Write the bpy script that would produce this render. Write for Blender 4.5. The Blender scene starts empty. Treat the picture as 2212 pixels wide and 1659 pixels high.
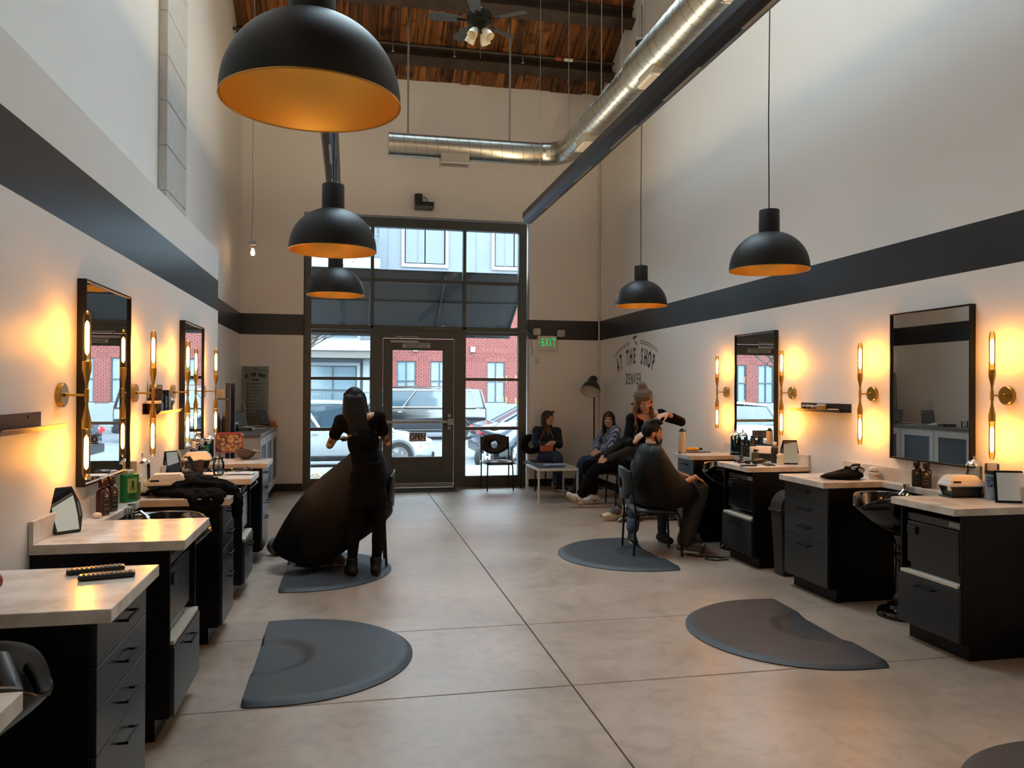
import bpy, bmesh, math, random
from mathutils import Vector as V, Matrix as MX
random.seed(7)
S = bpy.context.scene
COL = S.collection
PI = math.pi

# ---------------------------------------------------------------- camera
yaw, pit, rol = 0.20495, 0.005327, 0.004946
FPX = 1695.0
_f = V((math.sin(yaw)*math.cos(pit), math.cos(yaw)*math.cos(pit), math.sin(pit)))
_r = V((math.cos(yaw), -math.sin(yaw), 0))
_u = _r.cross(_f)
_r2 = _r*math.cos(rol) + _u*math.sin(rol)
_u2 = -_r*math.sin(rol) + _u*math.cos(rol)
EYE = V((0, 0, 1.65))
cd = bpy.data.cameras.new('camera')
cd.sensor_width = 36
cd.lens = FPX/2212*36
cd.clip_start = .05
cd.clip_end = 300
cam = bpy.data.objects.new('camera', cd)
COL.objects.link(cam)
cam.matrix_world = MX(((_r2.x, _u2.x, -_f.x, EYE.x), (_r2.y, _u2.y, -_f.y, EYE.y), (_r2.z, _u2.z, -_f.z, EYE.z), (0, 0, 0, 1)))
S.camera = cam

def at(x, y, axis, v):
    """world point where the sight line of photo pixel (x, y) meets the plane axis = v"""
    d = _r2*((x-1106)/FPX) - _u2*((y-829.5)/FPX) + _f
    i = 'xyz'.index(axis)
    return EYE + d*((v-EYE[i])/d[i])

# ---------------------------------------------------------------- world, exposure, lamps of the room
S.view_settings.view_transform = 'Standard'
S.view_settings.look = 'None'
S.view_settings.gamma = 1
S.view_settings.use_curve_mapping = False
S.view_settings.exposure = 0.46
S.cycles.use_denoising = True
S.cycles.max_bounces = 12
S.cycles.diffuse_bounces = 8
S.cycles.glossy_bounces = 5
S.cycles.transparent_max_bounces = 16
S.cycles.sample_clamp_indirect = 6.0
S.cycles.caustics_reflective = False
S.cycles.caustics_refractive = False
SKY = 11.0
w = bpy.data.worlds.new('sky')
S.world = w
w.use_nodes = True
nt = w.node_tree
bg = nt.nodes['Background']
tc = nt.nodes.new('ShaderNodeTexCoord')
nz = nt.nodes.new('ShaderNodeTexNoise')
nz.inputs['Scale'].default_value = 2.2
nz.inputs['Detail'].default_value = 4
cr = nt.nodes.new('ShaderNodeValToRGB')
cr.color_ramp.elements[0].position = .3
cr.color_ramp.elements[0].color = (.62, .80, 1, 1)
cr.color_ramp.elements[1].position = .7
cr.color_ramp.elements[1].color = (.86, .94, 1, 1)
nt.links.new(tc.outputs['Generated'], nz.inputs['Vector'])
nt.links.new(nz.outputs['Fac'], cr.inputs['Fac'])
nt.links.new(cr.outputs['Color'], bg.inputs['Color'])
bg.inputs['Strength'].default_value = SKY

def area(name, loc, rot, sx, sy, power, col):
    l = bpy.data.lights.new(name, 'AREA')
    l.shape = 'RECTANGLE'
    l.size, l.size_y = sx, sy
    l.energy = power
    l.color = col
    o = bpy.data.objects.new(name, l)
    o.location = loc
    o.rotation_euler = rot
    COL.objects.link(o)
    return o
# uplight tubes lying in the two hanging light troughs
TROUGH = ((-.20, 4.12, -3.0, 11.0), (2.56, 4.12, -3.0, 11.2))
for x, z, y0, y1 in TROUGH:
    area('uplight_tube', (x, (y0+y1)/2, z+.088), (PI, 0, 0), .06, y1-y0-.1, 80, (1, .78, .48))
# daylight portal in the shop window: guides sky sampling, gives no light of its own
po = area('window_portal', (1.13, 13.2, 2.2), (-PI/2, 0, 0), 3.7, 4.5, 1, (1, 1, 1))
po.data.cycles.is_portal = True
po = area('skylight_portal', (1.3, 8.25, 11.2), (0, 0, 0), 3.6, 5.7, 1, (1, 1, 1))  # portal of the added roof light
po.data.cycles.is_portal = True

# ---------------------------------------------------------------- materials
def lin(c):
    return tuple(((x/255)/12.92 if x/255 <= .04045 else ((x/255+.055)/1.055)**2.4) for x in c[:3]) + (1,)

MATS = {}
def mat(name, col, rough=.5, metal=0, spec=.5, var=0, vscale=6, bump=0, bscale=60, emit=None, estr=0, coat=0, col2=None, stretch=None, detail=4, sheen=0):
    if name in MATS:
        return MATS[name]
    m = bpy.data.materials.new(name)
    m.use_nodes = True
    nt = m.node_tree
    b = nt.nodes['Principled BSDF']
    c = lin(col)
    b.inputs['Base Color'].default_value = c
    b.inputs['Roughness'].default_value = rough
    b.inputs['Metallic'].default_value = metal
    b.inputs['Specular IOR Level'].default_value = spec
    if coat:
        b.inputs['Coat Weight'].default_value = coat
        b.inputs['Coat Roughness'].default_value = .08
    if sheen:
        b.inputs['Sheen Weight'].default_value = sheen
    vec = None
    if var or bump or col2:
        t = nt.nodes.new('ShaderNodeTexCoord')
        vec = t.outputs['Object']
        if stretch:
            mp = nt.nodes.new('ShaderNodeMapping')
            mp.inputs['Scale'].default_value = stretch
            nt.links.new(vec, mp.inputs['Vector'])
            vec = mp.outputs['Vector']
    if var or col2:
        n = nt.nodes.new('ShaderNodeTexNoise')
        n.inputs['Scale'].default_value = vscale
        n.inputs['Detail'].default_value = detail
        nt.links.new(vec, n.inputs['Vector'])
        r = nt.nodes.new('ShaderNodeValToRGB')
        r.color_ramp.elements[0].position = .35
        r.color_ramp.elements[1].position = .66
        if col2:
            r.color_ramp.elements[0].color = c
            r.color_ramp.elements[1].color = lin(col2)
        else:
            r.color_ramp.elements[0].color = tuple(x*(1-var) for x in c[:3]) + (1,)
            r.color_ramp.elements[1].color = tuple(min(1, x*(1+var)) for x in c[:3]) + (1,)
        nt.links.new(n.outputs['Fac'], r.inputs['Fac'])
        nt.links.new(r.outputs['Color'], b.inputs['Base Color'])
    if bump:
        n2 = nt.nodes.new('ShaderNodeTexNoise')
        n2.inputs['Scale'].default_value = bscale
        n2.inputs['Detail'].default_value = 3
        nt.links.new(vec, n2.inputs['Vector'])
        bp = nt.nodes.new('ShaderNodeBump')
        bp.inputs['Strength'].default_value = bump
        bp.inputs['Distance'].default_value = .01
        nt.links.new(n2.outputs['Fac'], bp.inputs['Height'])
        nt.links.new(bp.outputs['Normal'], b.inputs['Normal'])
    if emit:
        b.inputs['Emission Color'].default_value = lin(emit)
        b.inputs['Emission Strength'].default_value = estr
    MATS[name] = m
    return m

def emis(name, rgb, s):
    if name in MATS:
        return MATS[name]
    m = bpy.data.materials.new(name)
    m.use_nodes = True
    b = m.node_tree.nodes['Principled BSDF']
    b.inputs['Base Color'].default_value = (.8, .6, .3, 1)
    b.inputs['Emission Color'].default_value = tuple(rgb) + (1,)
    b.inputs['Emission Strength'].default_value = s
    MATS[name] = m
    return m

def glass(name, tint=(255, 255, 255), refl=1.0, ior=1.5, rough=0.0):
    """thin pane: clear transmission plus fresnel mirror"""
    if name in MATS:
        return MATS[name]
    m = bpy.data.materials.new(name)
    m.use_nodes = True
    nt = m.node_tree
    nt.nodes.remove(nt.nodes['Principled BSDF'])
    out = nt.nodes['Material Output']
    tr = nt.nodes.new('ShaderNodeBsdfTransparent')
    tr.inputs['Color'].default_value = lin(tint)
    gl = nt.nodes.new('ShaderNodeBsdfGlossy')
    gl.inputs['Roughness'].default_value = rough
    fr = nt.nodes.new('ShaderNodeFresnel')
    fr.inputs['IOR'].default_value = ior
    mu = nt.nodes.new('ShaderNodeMath')
    mu.operation = 'MULTIPLY'
    mu.inputs[1].default_value = refl
    mx = nt.nodes.new('ShaderNodeMixShader')
    nt.links.new(fr.outputs[0], mu.inputs[0])
    nt.links.new(mu.outputs[0], mx.inputs[0])
    nt.links.new(tr.outputs[0], mx.inputs[1])
    nt.links.new(gl.outputs[0], mx.inputs[2])
    nt.links.new(mx.outputs[0], out.inputs['Surface'])
    MATS[name] = m
    return m

# ---------------------------------------------------------------- mesh builder
class B:
    def __init__(s):
        s.v, s.f, s.mi, s.cur = [], [], [], 0
    def add(s, vs, fs):
        o = len(s.v)
        s.v += [tuple(p) for p in vs]
        s.f += [tuple(i+o for i in f) for f in fs]
        s.mi += [s.cur]*len(fs)
        return s
    def box(s, x0, x1, y0, y1, z0, z1, mx=None):
        vs = [V((x, y, z)) for x in (x0, x1) for y in (y0, y1) for z in (z0, z1)]
        if mx is not None:
            vs = [mx @ p for p in vs]
        return s.add(vs, [(0, 1, 3, 2), (4, 6, 7, 5), (0, 4, 5, 1), (2, 3, 7, 6), (0, 2, 6, 4), (1, 5, 7, 3)])
    def rings(s, rs, caps=True, closed=False):
        n = len(rs[0])
        vs = [p for r in rs for p in r]
        fs = []
        m = len(rs)
        for i in range(m if closed else m-1):
            a, b = i*n, ((i+1) % m)*n
            for j in range(n):
                k = (j+1) % n
                fs.append((a+j, a+k, b+k, b+j))
        if caps and not closed:
            fs.append(tuple(range(n)))
            fs.append(tuple((m-1)*n+j for j in range(n)))
        return s.add(vs, fs)
    def cyl(s, p, q, r, r2=None, n=14, caps=True):
        p, q = V(p), V(q)
        r2 = r if r2 is None else r2
        t = (q-p).normalized()
        a = t.orthogonal().normalized()
        b = t.cross(a)
        return s.rings([[c + a*(rr*math.cos(2*PI*i/n)) + b*(rr*math.sin(2*PI*i/n)) for i in range(n)] for c, rr in ((p, r), (q, r2))], caps)
    def lathe(s, prof, n=24, mx=None, caps=True):
        rs = []
        for r, z in prof:
            ring = [V((max(r, 1e-4)*math.cos(2*PI*i/n), max(r, 1e-4)*math.sin(2*PI*i/n), z)) for i in range(n)]
            rs.append([mx @ p for p in ring] if mx is not None else ring)
        return s.rings(rs, caps)
    def tube(s, pts, r, n=8, closed=False, rs=None):
        pts = [V(p) for p in pts]
        m = len(pts)
        rings = []
        prev = None
        for i, p in enumerate(pts):
            if closed:
                t = (pts[(i+1) % m]-pts[i-1]).normalized()
            else:
                t = (pts[min(i+1, m-1)]-pts[max(i-1, 0)]).normalized()
            if prev is None:
                a = t.orthogonal().normalized()
            else:
                a = (prev - t*prev.dot(t))
                a = a.normalized() if a.length > 1e-6 else t.orthogonal().normalized()
            prev = a
            b = t.cross(a)
            rr = rs[i] if rs else r
            rings.append([p + a*(rr*math.cos(2*PI*j/n)) + b*(rr*math.sin(2*PI*j/n)) for j in range(n)])
        return s.rings(rings, True, closed)
    def sph(s, c, rx, ry=None, rz=None, n=14, m=9, mx=None):
        ry = rx if ry is None else ry
        rz = rx if rz is None else rz
        rs = []
        for i in range(m+1):
            a = -PI/2 + PI*i/m
            k = max(math.cos(a), 1e-3)
            ring = [V((rx*k*math.cos(2*PI*j/n), ry*k*math.sin(2*PI*j/n), rz*math.sin(a))) for j in range(n)]
            rs.append([(mx @ p if mx is not None else p) + V(c) for p in ring])
        return s.rings(rs, True)
    def prism(s, poly, h0, h1, axis='z'):
        def P(a, b, h):
            return {'z': (a, b, h), 'x': (h, a, b), 'y': (a, h, b)}[axis]
        n = len(poly)
        vs = [P(a, b, h0) for a, b in poly] + [P(a, b, h1) for a, b in poly]
        fs = [tuple(range(n)), tuple(range(n, 2*n))]
        for i in range(n):
            k = (i+1) % n
            fs.append((i, k, n+k, n+i))
        return s.add(vs, fs)
    def grid(s, g):
        m, n = len(g), len(g[0])
        return s.add([p for r in g for p in r], [(i*n+j, i*n+j+1, (i+1)*n+j+1, (i+1)*n+j) for i in range(m-1) for j in range(n-1)])
    def xf(s, mx):
        s.v = [tuple(mx @ V(p)) for p in s.v]
        return s
    def mesh(s, name, mats, smooth=False, recalc=True, ang=38):
        me = bpy.data.meshes.new(name)
        me.from_pydata(s.v, [], s.f)
        for m in (mats if isinstance(mats, (list, tuple)) else [mats]):
            me.materials.append(m)
        if any(s.mi):
            me.polygons.foreach_set('material_index', s.mi)
        if recalc:
            bm = bmesh.new()
            bm.from_mesh(me)
            bmesh.ops.recalc_face_normals(bm, faces=bm.faces)
            bm.to_mesh(me)
            bm.free()
        if smooth:
            me.polygons.foreach_set('use_smooth', [True]*len(me.polygons))
            me.set_sharp_from_angle(angle=math.radians(ang))
        me.update()
        return me
    def build(s, name, mats, parent=None, smooth=False, bev=0, solid=0, sub=0, recalc=True, seg=2, ang=38):
        o = bpy.data.objects.new(name, s.mesh(name, mats, smooth, recalc, ang))
        COL.objects.link(o)
        if parent is not None:
            o.parent = parent
        if solid:
            md = o.modifiers.new('thickness', 'SOLIDIFY')
            md.thickness = solid
            md.offset = 0
        if bev:
            md = o.modifiers.new('edge', 'BEVEL')
            md.width = bev
            md.segments = seg
            md.limit_method = 'ANGLE'
        if sub:
            md = o.modifiers.new('sub', 'SUBSURF')
            md.levels = md.render_levels = sub
        return o

def tag(o, label=None, cat=None, group=None, kind=None):
    if label:
        o['label'] = label
    if cat:
        o['category'] = cat
    if group:
        o['group'] = group
    if kind:
        o['kind'] = kind
    return o

def thing(name, label, cat, loc=(0, 0, 0), rz=0, group=None):
    o = bpy.data.objects.new(name, None)
    o.empty_display_size = .05
    COL.objects.link(o)
    o.location = loc
    o.rotation_euler = (0, 0, rz)
    return tag(o, label, cat, group)

def struct(name, b, m, parent=None, **k):
    o = b.build(name, m, parent, **k)
    if parent is None:
        o['kind'] = 'structure'
    return o

def group_root(name, label=None):
    o = bpy.data.objects.new(name, None)
    COL.objects.link(o)
    o['kind'] = 'structure'
    return o

def dup(root, loc, rz=None, label=None, group=None):
    r = root.copy()
    COL.objects.link(r)
    r.location = loc
    if rz is not None:
        r.rotation_euler = (0, 0, rz)
    if label:
        r['label'] = label
    if group:
        r['group'] = group
    for ch in list(root.children):
        c = ch.copy()
        COL.objects.link(c)
        c.parent = r
        for g in ch.children:
            d = g.copy()
            COL.objects.link(d)
            d.parent = c
    return r

def text_bits(body, size, xs=1.0, align='CENTER', depth=0.0, bold=0.0):
    """filled letter faces in the XY plane as (verts, faces)"""
    c = bpy.data.curves.new('letters', 'FONT')
    c.body = body
    c.size = size
    c.align_x = align
    c.align_y = 'CENTER'
    c.extrude = depth
    c.offset = bold
    c.resolution_u = 3
    o = bpy.data.objects.new('letters', c)
    COL.objects.link(o)
    dg = bpy.context.evaluated_depsgraph_get()
    me = bpy.data.meshes.new_from_object(o.evaluated_get(dg))
    vs = [V((p.co.x*xs, p.co.y, p.co.z)) for p in me.vertices]
    fs = [tuple(p.vertices) for p in me.polygons]
    bpy.data.objects.remove(o)
    bpy.data.curves.remove(c)
    bpy.data.meshes.remove(me)
    return vs, fs

def frame(o, ex, ey):
    """matrix whose X axis is ex, Y axis is ey, origin o"""
    ex, ey = V(ex).normalized(), V(ey).normalized()
    ez = ex.cross(ey)
    return MX(((ex.x, ey.x, ez.x, o[0]), (ex.y, ey.y, ez.y, o[1]), (ex.z, ey.z, ez.z, o[2]), (0, 0, 0, 1)))
# ================================================================ room shell
XL, XP, XR, YF, YB = -1.67, -1.404, 4.21, 12.9, -4.0
def wall_mat():
    m = bpy.data.materials.new('white wall paint with charcoal band')
    m.use_nodes = True
    nt = m.node_tree
    b = nt.nodes['Principled BSDF']
    g = nt.nodes.new('ShaderNodeNewGeometry')
    sp = nt.nodes.new('ShaderNodeSeparateXYZ')
    nt.links.new(g.outputs['Position'], sp.inputs[0])
    a = nt.nodes.new('ShaderNodeMath'); a.operation = 'GREATER_THAN'; a.inputs[1].default_value = 2.476
    c = nt.nodes.new('ShaderNodeMath'); c.operation = 'LESS_THAN'; c.inputs[1].default_value = 2.806
    d = nt.nodes.new('ShaderNodeMath'); d.operation = 'MULTIPLY'
    nt.links.new(sp.outputs['Z'], a.inputs[0])
    nt.links.new(sp.outputs['Z'], c.inputs[0])
    nt.links.new(a.outputs[0], d.inputs[0])
    nt.links.new(c.outputs[0], d.inputs[1])
    n = nt.nodes.new('ShaderNodeTexNoise')
    n.inputs['Scale'].default_value = 1.4
    n.inputs['Detail'].default_value = 5
    nt.links.new(g.outputs['Position'], n.inputs['Vector'])
    r = nt.nodes.new('ShaderNodeValToRGB')
    r.color_ramp.elements[0].color = lin((232, 229, 224))
    r.color_ramp.elements[1].color = lin((238, 236, 231))
    nt.links.new(n.outputs['Fac'], r.inputs['Fac'])
    mx = nt.nodes.new('ShaderNodeMix'); mx.data_type = 'RGBA'
    nt.links.new(d.outputs[0], mx.inputs['Factor'])
    nt.links.new(r.outputs['Color'], mx.inputs[6])
    mx.inputs[7].default_value = lin((46, 50, 56))
    nt.links.new(mx.outputs[2], b.inputs['Base Color'])
    rg = nt.nodes.new('ShaderNodeMapRange')
    rg.inputs['To Min'].default_value = .5
    rg.inputs['To Max'].default_value = .32
    nt.links.new(d.outputs[0], rg.inputs['Value'])
    nt.links.new(rg.outputs[0], b.inputs['Roughness'])
    b.inputs['Specular IOR Level'].default_value = .5
    n2 = nt.nodes.new('ShaderNodeTexNoise')
    n2.inputs['Scale'].default_value = 180
    nt.links.new(g.outputs['Position'], n2.inputs['Vector'])
    bp = nt.nodes.new('ShaderNodeBump'); bp.inputs['Strength'].default_value = .06; bp.inputs['Distance'].default_value = .004
    nt.links.new(n2.outputs['Fac'], bp.inputs['Height'])
    nt.links.new(bp.outputs['Normal'], b.inputs['Normal'])
    return m
WALL = wall_mat()
OX0, OX1, OZ = -.715, 2.975, 4.45
b = B()
b.box(XL-.3, OX0, YF, YF+.32, 0, 11.2)
b.box(OX1, XR+.3, YF, YF+.32, 0, 11.2)
b.box(OX0, OX1, YF, YF+.32, OZ, 11.2)
struct('wall_front', b, WALL)
struct('wall_right', B().box(XR, XR+.3, YB, YF, 0, 11.2), WALL)
struct('wall_left', B().box(XL-.3, XL, YB, YF, 0, 11.2), WALL)
struct('wall_left_lower', B().box(XL, XP, YB, 9.04, 0, 3.13), WALL, bev=.004)
struct('wall_back', B().box(XL-.3, XR+.3, YB-.3, YB, 0, 11.2), WALL)

# concrete floor slabs with sawn joints
def floor_mat():
    m = bpy.data.materials.new('polished concrete')
    m.use_nodes = True
    nt = m.node_tree
    b = nt.nodes['Principled BSDF']
    g = nt.nodes.new('ShaderNodeNewGeometry')
    def noise(sc, de, dist=0):
        n = nt.nodes.new('ShaderNodeTexNoise')
        n.inputs['Scale'].default_value = sc
        n.inputs['Detail'].default_value = de
        n.inputs['Distortion'].default_value = dist
        nt.links.new(g.outputs['Position'], n.inputs['Vector'])
        return n
    n1 = noise(.9, 7, .4)
    r1 = nt.nodes.new('ShaderNodeValToRGB')
    r1.color_ramp.elements[0].position = .3
    r1.color_ramp.elements[0].color = lin((152, 130, 112))
    r1.color_ramp.elements[1].position = .72
    r1.color_ramp.elements[1].color = lin((186, 164, 146))
    nt.links.new(n1.outputs['Fac'], r1.inputs['Fac'])
    n2 = noise(9, 8, .6)
    r2 = nt.nodes.new('ShaderNodeValToRGB')
    r2.color_ramp.elements[0].position = .36
    r2.color_ramp.elements[0].color = (.8, .8, .8, 1)
    r2.color_ramp.elements[1].position = .55
    r2.color_ramp.elements[1].color = (1, 1, 1, 1)
    nt.links.new(n2.outputs['Fac'], r2.inputs['Fac'])
    mx = nt.nodes.new('ShaderNodeMix'); mx.data_type = 'RGBA'; mx.blend_type = 'MULTIPLY'
    mx.inputs['Factor'].default_value = .8
    nt.links.new(r1.outputs['Color'], mx.inputs[6])
    nt.links.new(r2.outputs['Color'], mx.inputs[7])
    # small dark chips and stains
    n3 = noise(3.3, 2)
    r3 = nt.nodes.new('ShaderNodeValToRGB')
    r3.color_ramp.elements[0].position = .74
    r3.color_ramp.elements[0].color = (1, 1, 1, 1)
    r3.color_ramp.elements[1].position = .80
    r3.color_ramp.elements[1].color = (.62, .56, .5, 1)
    nt.links.new(n3.outputs['Fac'], r3.inputs['Fac'])
    mx2 = nt.nodes.new('ShaderNodeMix'); mx2.data_type = 'RGBA'; mx2.blend_type = 'MULTIPLY'
    mx2.inputs['Factor'].default_value = 1
    nt.links.new(mx.outputs[2], mx2.inputs[6])
    nt.links.new(r3.outputs['Color'], mx2.inputs[7])
    nt.links.new(mx2.outputs[2], b.inputs['Base Color'])
    rr = nt.nodes.new('ShaderNodeMapRange')
    rr.inputs['To Min'].default_value = .27
    rr.inputs['To Max'].default_value = .46
    nt.links.new(n2.outputs['Fac'], rr.inputs['Value'])
    nt.links.new(rr.outputs[0], b.inputs['Roughness'])
    b.inputs['Specular IOR Level'].default_value = .55
    bp = nt.nodes.new('ShaderNodeBump'); bp.inputs['Strength'].default_value = .08; bp.inputs['Distance'].default_value = .004
    nt.links.new(n2.outputs['Fac'], bp.inputs['Height'])
    nt.links.new(bp.outputs['Normal'], b.inputs['Normal'])
    return m
FLOOR = floor_mat()
fl = struct('floor', B().box(XL-.3, XR+.3, YB, YF+.3, -.2, -.012), mat('joint grit', (52, 46, 40), .9))
xs = [XL, 1.227, XR]
ys = [YB, .6, 4.208, 5.355, 9.24, YF+.29]
for i in range(2):
    for j in range(5):
        B().box(xs[i]+.004, xs[i+1]-.004, ys[j]+.004, ys[j+1]-.004, -.05, 0).build('floor_slab', FLOOR, fl, bev=.003, seg=1)

# plank ceiling rising from the street wall to a ridge, on steel beams
YR, ZF, SL = 4.4, 6.68, .5
zc = lambda y: ZF + SL*(YF-y) if y > YR else ZF + SL*(YF-YR) - SL*(YR-y)
SX0, SX1, SY0, SY1 = -.5, 3.1, 5.4, 11.1      # added, unseen roof light that brightens the room
DECK = mat('roof deck', (60, 40, 24), .8)
b = B()
for xa, xb, ya, yb in ((XL-.3, SX0, YB-.3, YF+.3), (SX1, XR+.3, YB-.3, YF+.3), (SX0, SX1, SY1, YF+.3), (SX0, SX1, YB-.3, SY0)):
    ys_ = [y for y in (yb, YR, ya) if ya <= y <= yb]
    b.prism([(y, zc(y)+.06) for y in ys_] + [(y, zc(y)+.3) for y in reversed(ys_)], xa, xb, 'x')
ce = struct('ceiling', b, DECK)
sk_ = group_root('added_roof_light')  # roof light out of view, added because the window alone leaves the room dim
FIN = mat('added roof light baffle', (120, 116, 110), .7)
n_fin = 3
for k in range(n_fin+1):          # baffles added to keep the daylight steep and off the upper walls
    x = SX0 + (SX1-SX0)*k/n_fin
    for ya, yb in ((SY0, SY1),):
        B().prism([(ya, zc(ya)-.02), (yb, zc(yb)-.02), (yb, zc(yb)+.31), (ya, zc(ya)+.31)], x-.012, x+.012, 'x').build('baffle', FIN, sk_)
b = B()
for k in range(9):
    y = SY0 + (SY1-SY0)*k/8
    b.box(SX0, SX1, y-.02, y+.02, zc(y)+.20, zc(y)+.30)
b.build('added_roof_light_bar', FIN, sk_)
for ya, yb in ((SY0, SY1),):
    B().prism([(ya, zc(ya)+.31), (yb, zc(yb)+.31), (yb, zc(yb)+.32), (ya, zc(ya)+.32)], SX0, SX1, 'x').build('pane', glass('added roof light glass', (244, 250, 250), 1.0), sk_)
def wood_mat(k):
    m = bpy.data.materials.new('aged pine plank %d' % k)
    m.use_nodes = True
    nt = m.node_tree
    b = nt.nodes['Principled BSDF']
    g = nt.nodes.new('ShaderNodeNewGeometry')
    mp = nt.nodes.new('ShaderNodeMapping')
    mp.inputs['Scale'].default_value = (9, .55, .55)
    mp.inputs['Location'].default_value = (k*3.1, k*1.7, 0)
    nt.links.new(g.outputs['Position'], mp.inputs['Vector'])
    n = nt.nodes.new('ShaderNodeTexNoise')
    n.inputs['Scale'].default_value = 1.6
    n.inputs['Detail'].default_value = 8
    n.inputs['Distortion'].default_value = 1.2
    nt.links.new(mp.outputs['Vector'], n.inputs['Vector'])
    r = nt.nodes.new('ShaderNodeValToRGB')
    e = r.color_ramp.elements
    base = [(150, 92, 40), (128, 76, 34), (166, 106, 50), (108, 66, 32)][k]
    e[0].position = .33
    e[0].color = lin(tuple(int(x*.36) for x in base))
    e[1].position = .62
    e[1].color = lin(base)
    nt.links.new(n.outputs['Fac'], r.inputs['Fac'])
    n2 = nt.nodes.new('ShaderNodeTexNoise')
    n2.inputs['Scale'].default_value = 4.5
    n2.inputs['Detail'].default_value = 1
    nt.links.new(g.outputs['Position'], n2.inputs['Vector'])
    r2 = nt.nodes.new('ShaderNodeValToRGB')
    r2.color_ramp.elements[0].position = .30
    r2.color_ramp.elements[0].color = (.22, .16, .12, 1)
    r2.color_ramp.elements[1].position = .40
    r2.color_ramp.elements[1].color = (1, 1, 1, 1)
    nt.links.new(n2.outputs['Fac'], r2.inputs['Fac'])
    mx = nt.nodes.new('ShaderNodeMix'); mx.data_type = 'RGBA'; mx.blend_type = 'MULTIPLY'; mx.inputs['Factor'].default_value = .75
    nt.links.new(r.outputs['Color'], mx.inputs[6])
    nt.links.new(r2.outputs['Color'], mx.inputs[7])
    nt.links.new(mx.outputs[2], b.inputs['Base Color'])
    b.inputs['Roughness'].default_value = .6
    return m
WOODS = [wood_mat(k) for k in range(4)]
x = XL-.02
while x < XR:
    wd = random.choice((.15, .19, .19, .235))
    x1 = min(x+wd, XR+.02)
    off = random.uniform(0, .022)
    hole = x1 > SX0 and x < SX1
    for (ya, yb) in (((SY1, YF+.02), (YB, SY0)) if hole else ((YR, YF+.02), (YB, YR))):
        B().prism([(yb, zc(yb)+off), (ya, zc(ya)+off), (ya, zc(ya)+off+.05), (yb, zc(yb)+off+.05)], x+.004, x1-.004, 'x').build('plank', random.choice(WOODS), ce)
    x = x1
STEEL = mat('brown painted steel', (70, 58, 50), .55, .3, var=.2, vscale=5)
for yb in (12.32, 11.4, 5.1, 2.5, .6, -1.5):
    bb = B()
    z = zc(yb)-.01
    tl = MX.Translation((0, yb, z)) @ MX.Rotation(-math.atan(SL) if yb > YR else math.atan(SL), 4, 'X')
    bb.box(XL, XR, -.10, .10, -.035, -.01, tl).box(XL, XR, -.012, .012, -.24, -.03, tl).box(XL, XR, -.10, .10, -.265, -.24, tl)
    bb.build('beam', STEEL, ce)
# rubber base
BASE = mat('black rubber base', (24, 24, 26), .5)
struct('baseboard_front', B().box(XL, OX0, YF-.012, YF, 0, .12).box(OX1, XR, YF-.012, YF, 0, .12), BASE, bev=.003)
struct('baseboard_right', B().box(XR-.012, XR, YB, YF-.012, 0, .12), BASE, bev=.003)
struct('baseboard_left', B().box(XP, XP+.012, YB, 9.04, 0, .12), BASE, bev=.003)
# block pilaster on the tall left wall, painted joint lines as recessed courses
pil = group_root('trim_1')
CMU = mat('painted concrete block', (196, 194, 188), .7, var=.05, vscale=14, bump=.3, bscale=40)
z = 3.0
while z < 9:
    B().box(XL+.001, XL+.075, 7.45, 8.3, z+.004, z+.396).build('block', CMU, pil, bev=.004, seg=1)
    z += .4
B().box(XL, XL+.068, 7.455, 8.295, 3.0, 9.0).build('mortar', mat('mortar', (168, 166, 160), .8), pil)
# slim conduit in the far right corner
struct('trim_2', B().cyl((XR-.02, YF-.05, .12), (XR-.02, YF-.05, 6.6), .014, n=10), mat('white conduit', (210, 207, 200), .5), smooth=True)
# ================================================================ shop window and door
ALU = mat('grey green aluminium frame', (82, 86, 82), .42, .3, var=.05)
PANE = glass('window glass', (244, 250, 250), 1.0)
win = group_root('window_1')
yf0, yf1 = 12.97, 13.10
def fr(name, x0, x1, z0, z1, ya=yf0, yb=yf1, m=ALU, par=None, bev=.004):
    return B().box(x0, x1, ya, yb, z0, z1).build(name, m, par or win, bev=bev, seg=1)
fr('jamb', OX0, -.60, 0, 4.43)
fr('jamb', 2.81, OX1-.03, 0, 4.43)
fr('head_rail', -.60, 2.81, 4.28, 4.43)
fr('mullion', .338, .392, 2.62, 4.28)
fr('mullion', 1.855, 1.908, 2.62, 4.28)
for a, c in ((-.60, .338), (.392, 1.855), (1.908, 2.81)):
    fr('rail', a, c, 3.38, 3.435)
    B().box(a, c, 13.03, 13.038, 3.435, 4.28).build('pane', PANE, win)
    B().box(a, c, 13.03, 13.038, 2.665, 3.38).build('pane', PANE, win)
fr('rail', -.60, 2.81, 2.59, 2.665)
fr('mullion', .338, .54, 0, 2.59)
fr('mullion', 1.715, 1.908, 0, 2.59)
fr('door_head', .54, 1.715, 2.465, 2.59)
for a, c in ((-.60, .338), (1.908, 2.81)):
    fr('rail', a, c, 1.77, 1.818)
    fr('rail', a, c, .947, 1.0)
    fr('sill', a, c, 0, .165)
    fr('glazing_bead', a, c, .165, .185, 12.955, 13.0, mat('bright aluminium edge', (150, 152, 150), .35, .7))
    for z0, z1 in ((.165, .947), (1.0, 1.77), (1.818, 2.59)):
        B().box(a, c, 13.03, 13.038, z0, z1).build('pane', PANE, win)
    fr('shade_roll', a+.01, c-.01, 2.535, 2.585, 12.985, 13.025, mat('grey shade fabric', (92, 92, 90), .7))
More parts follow.
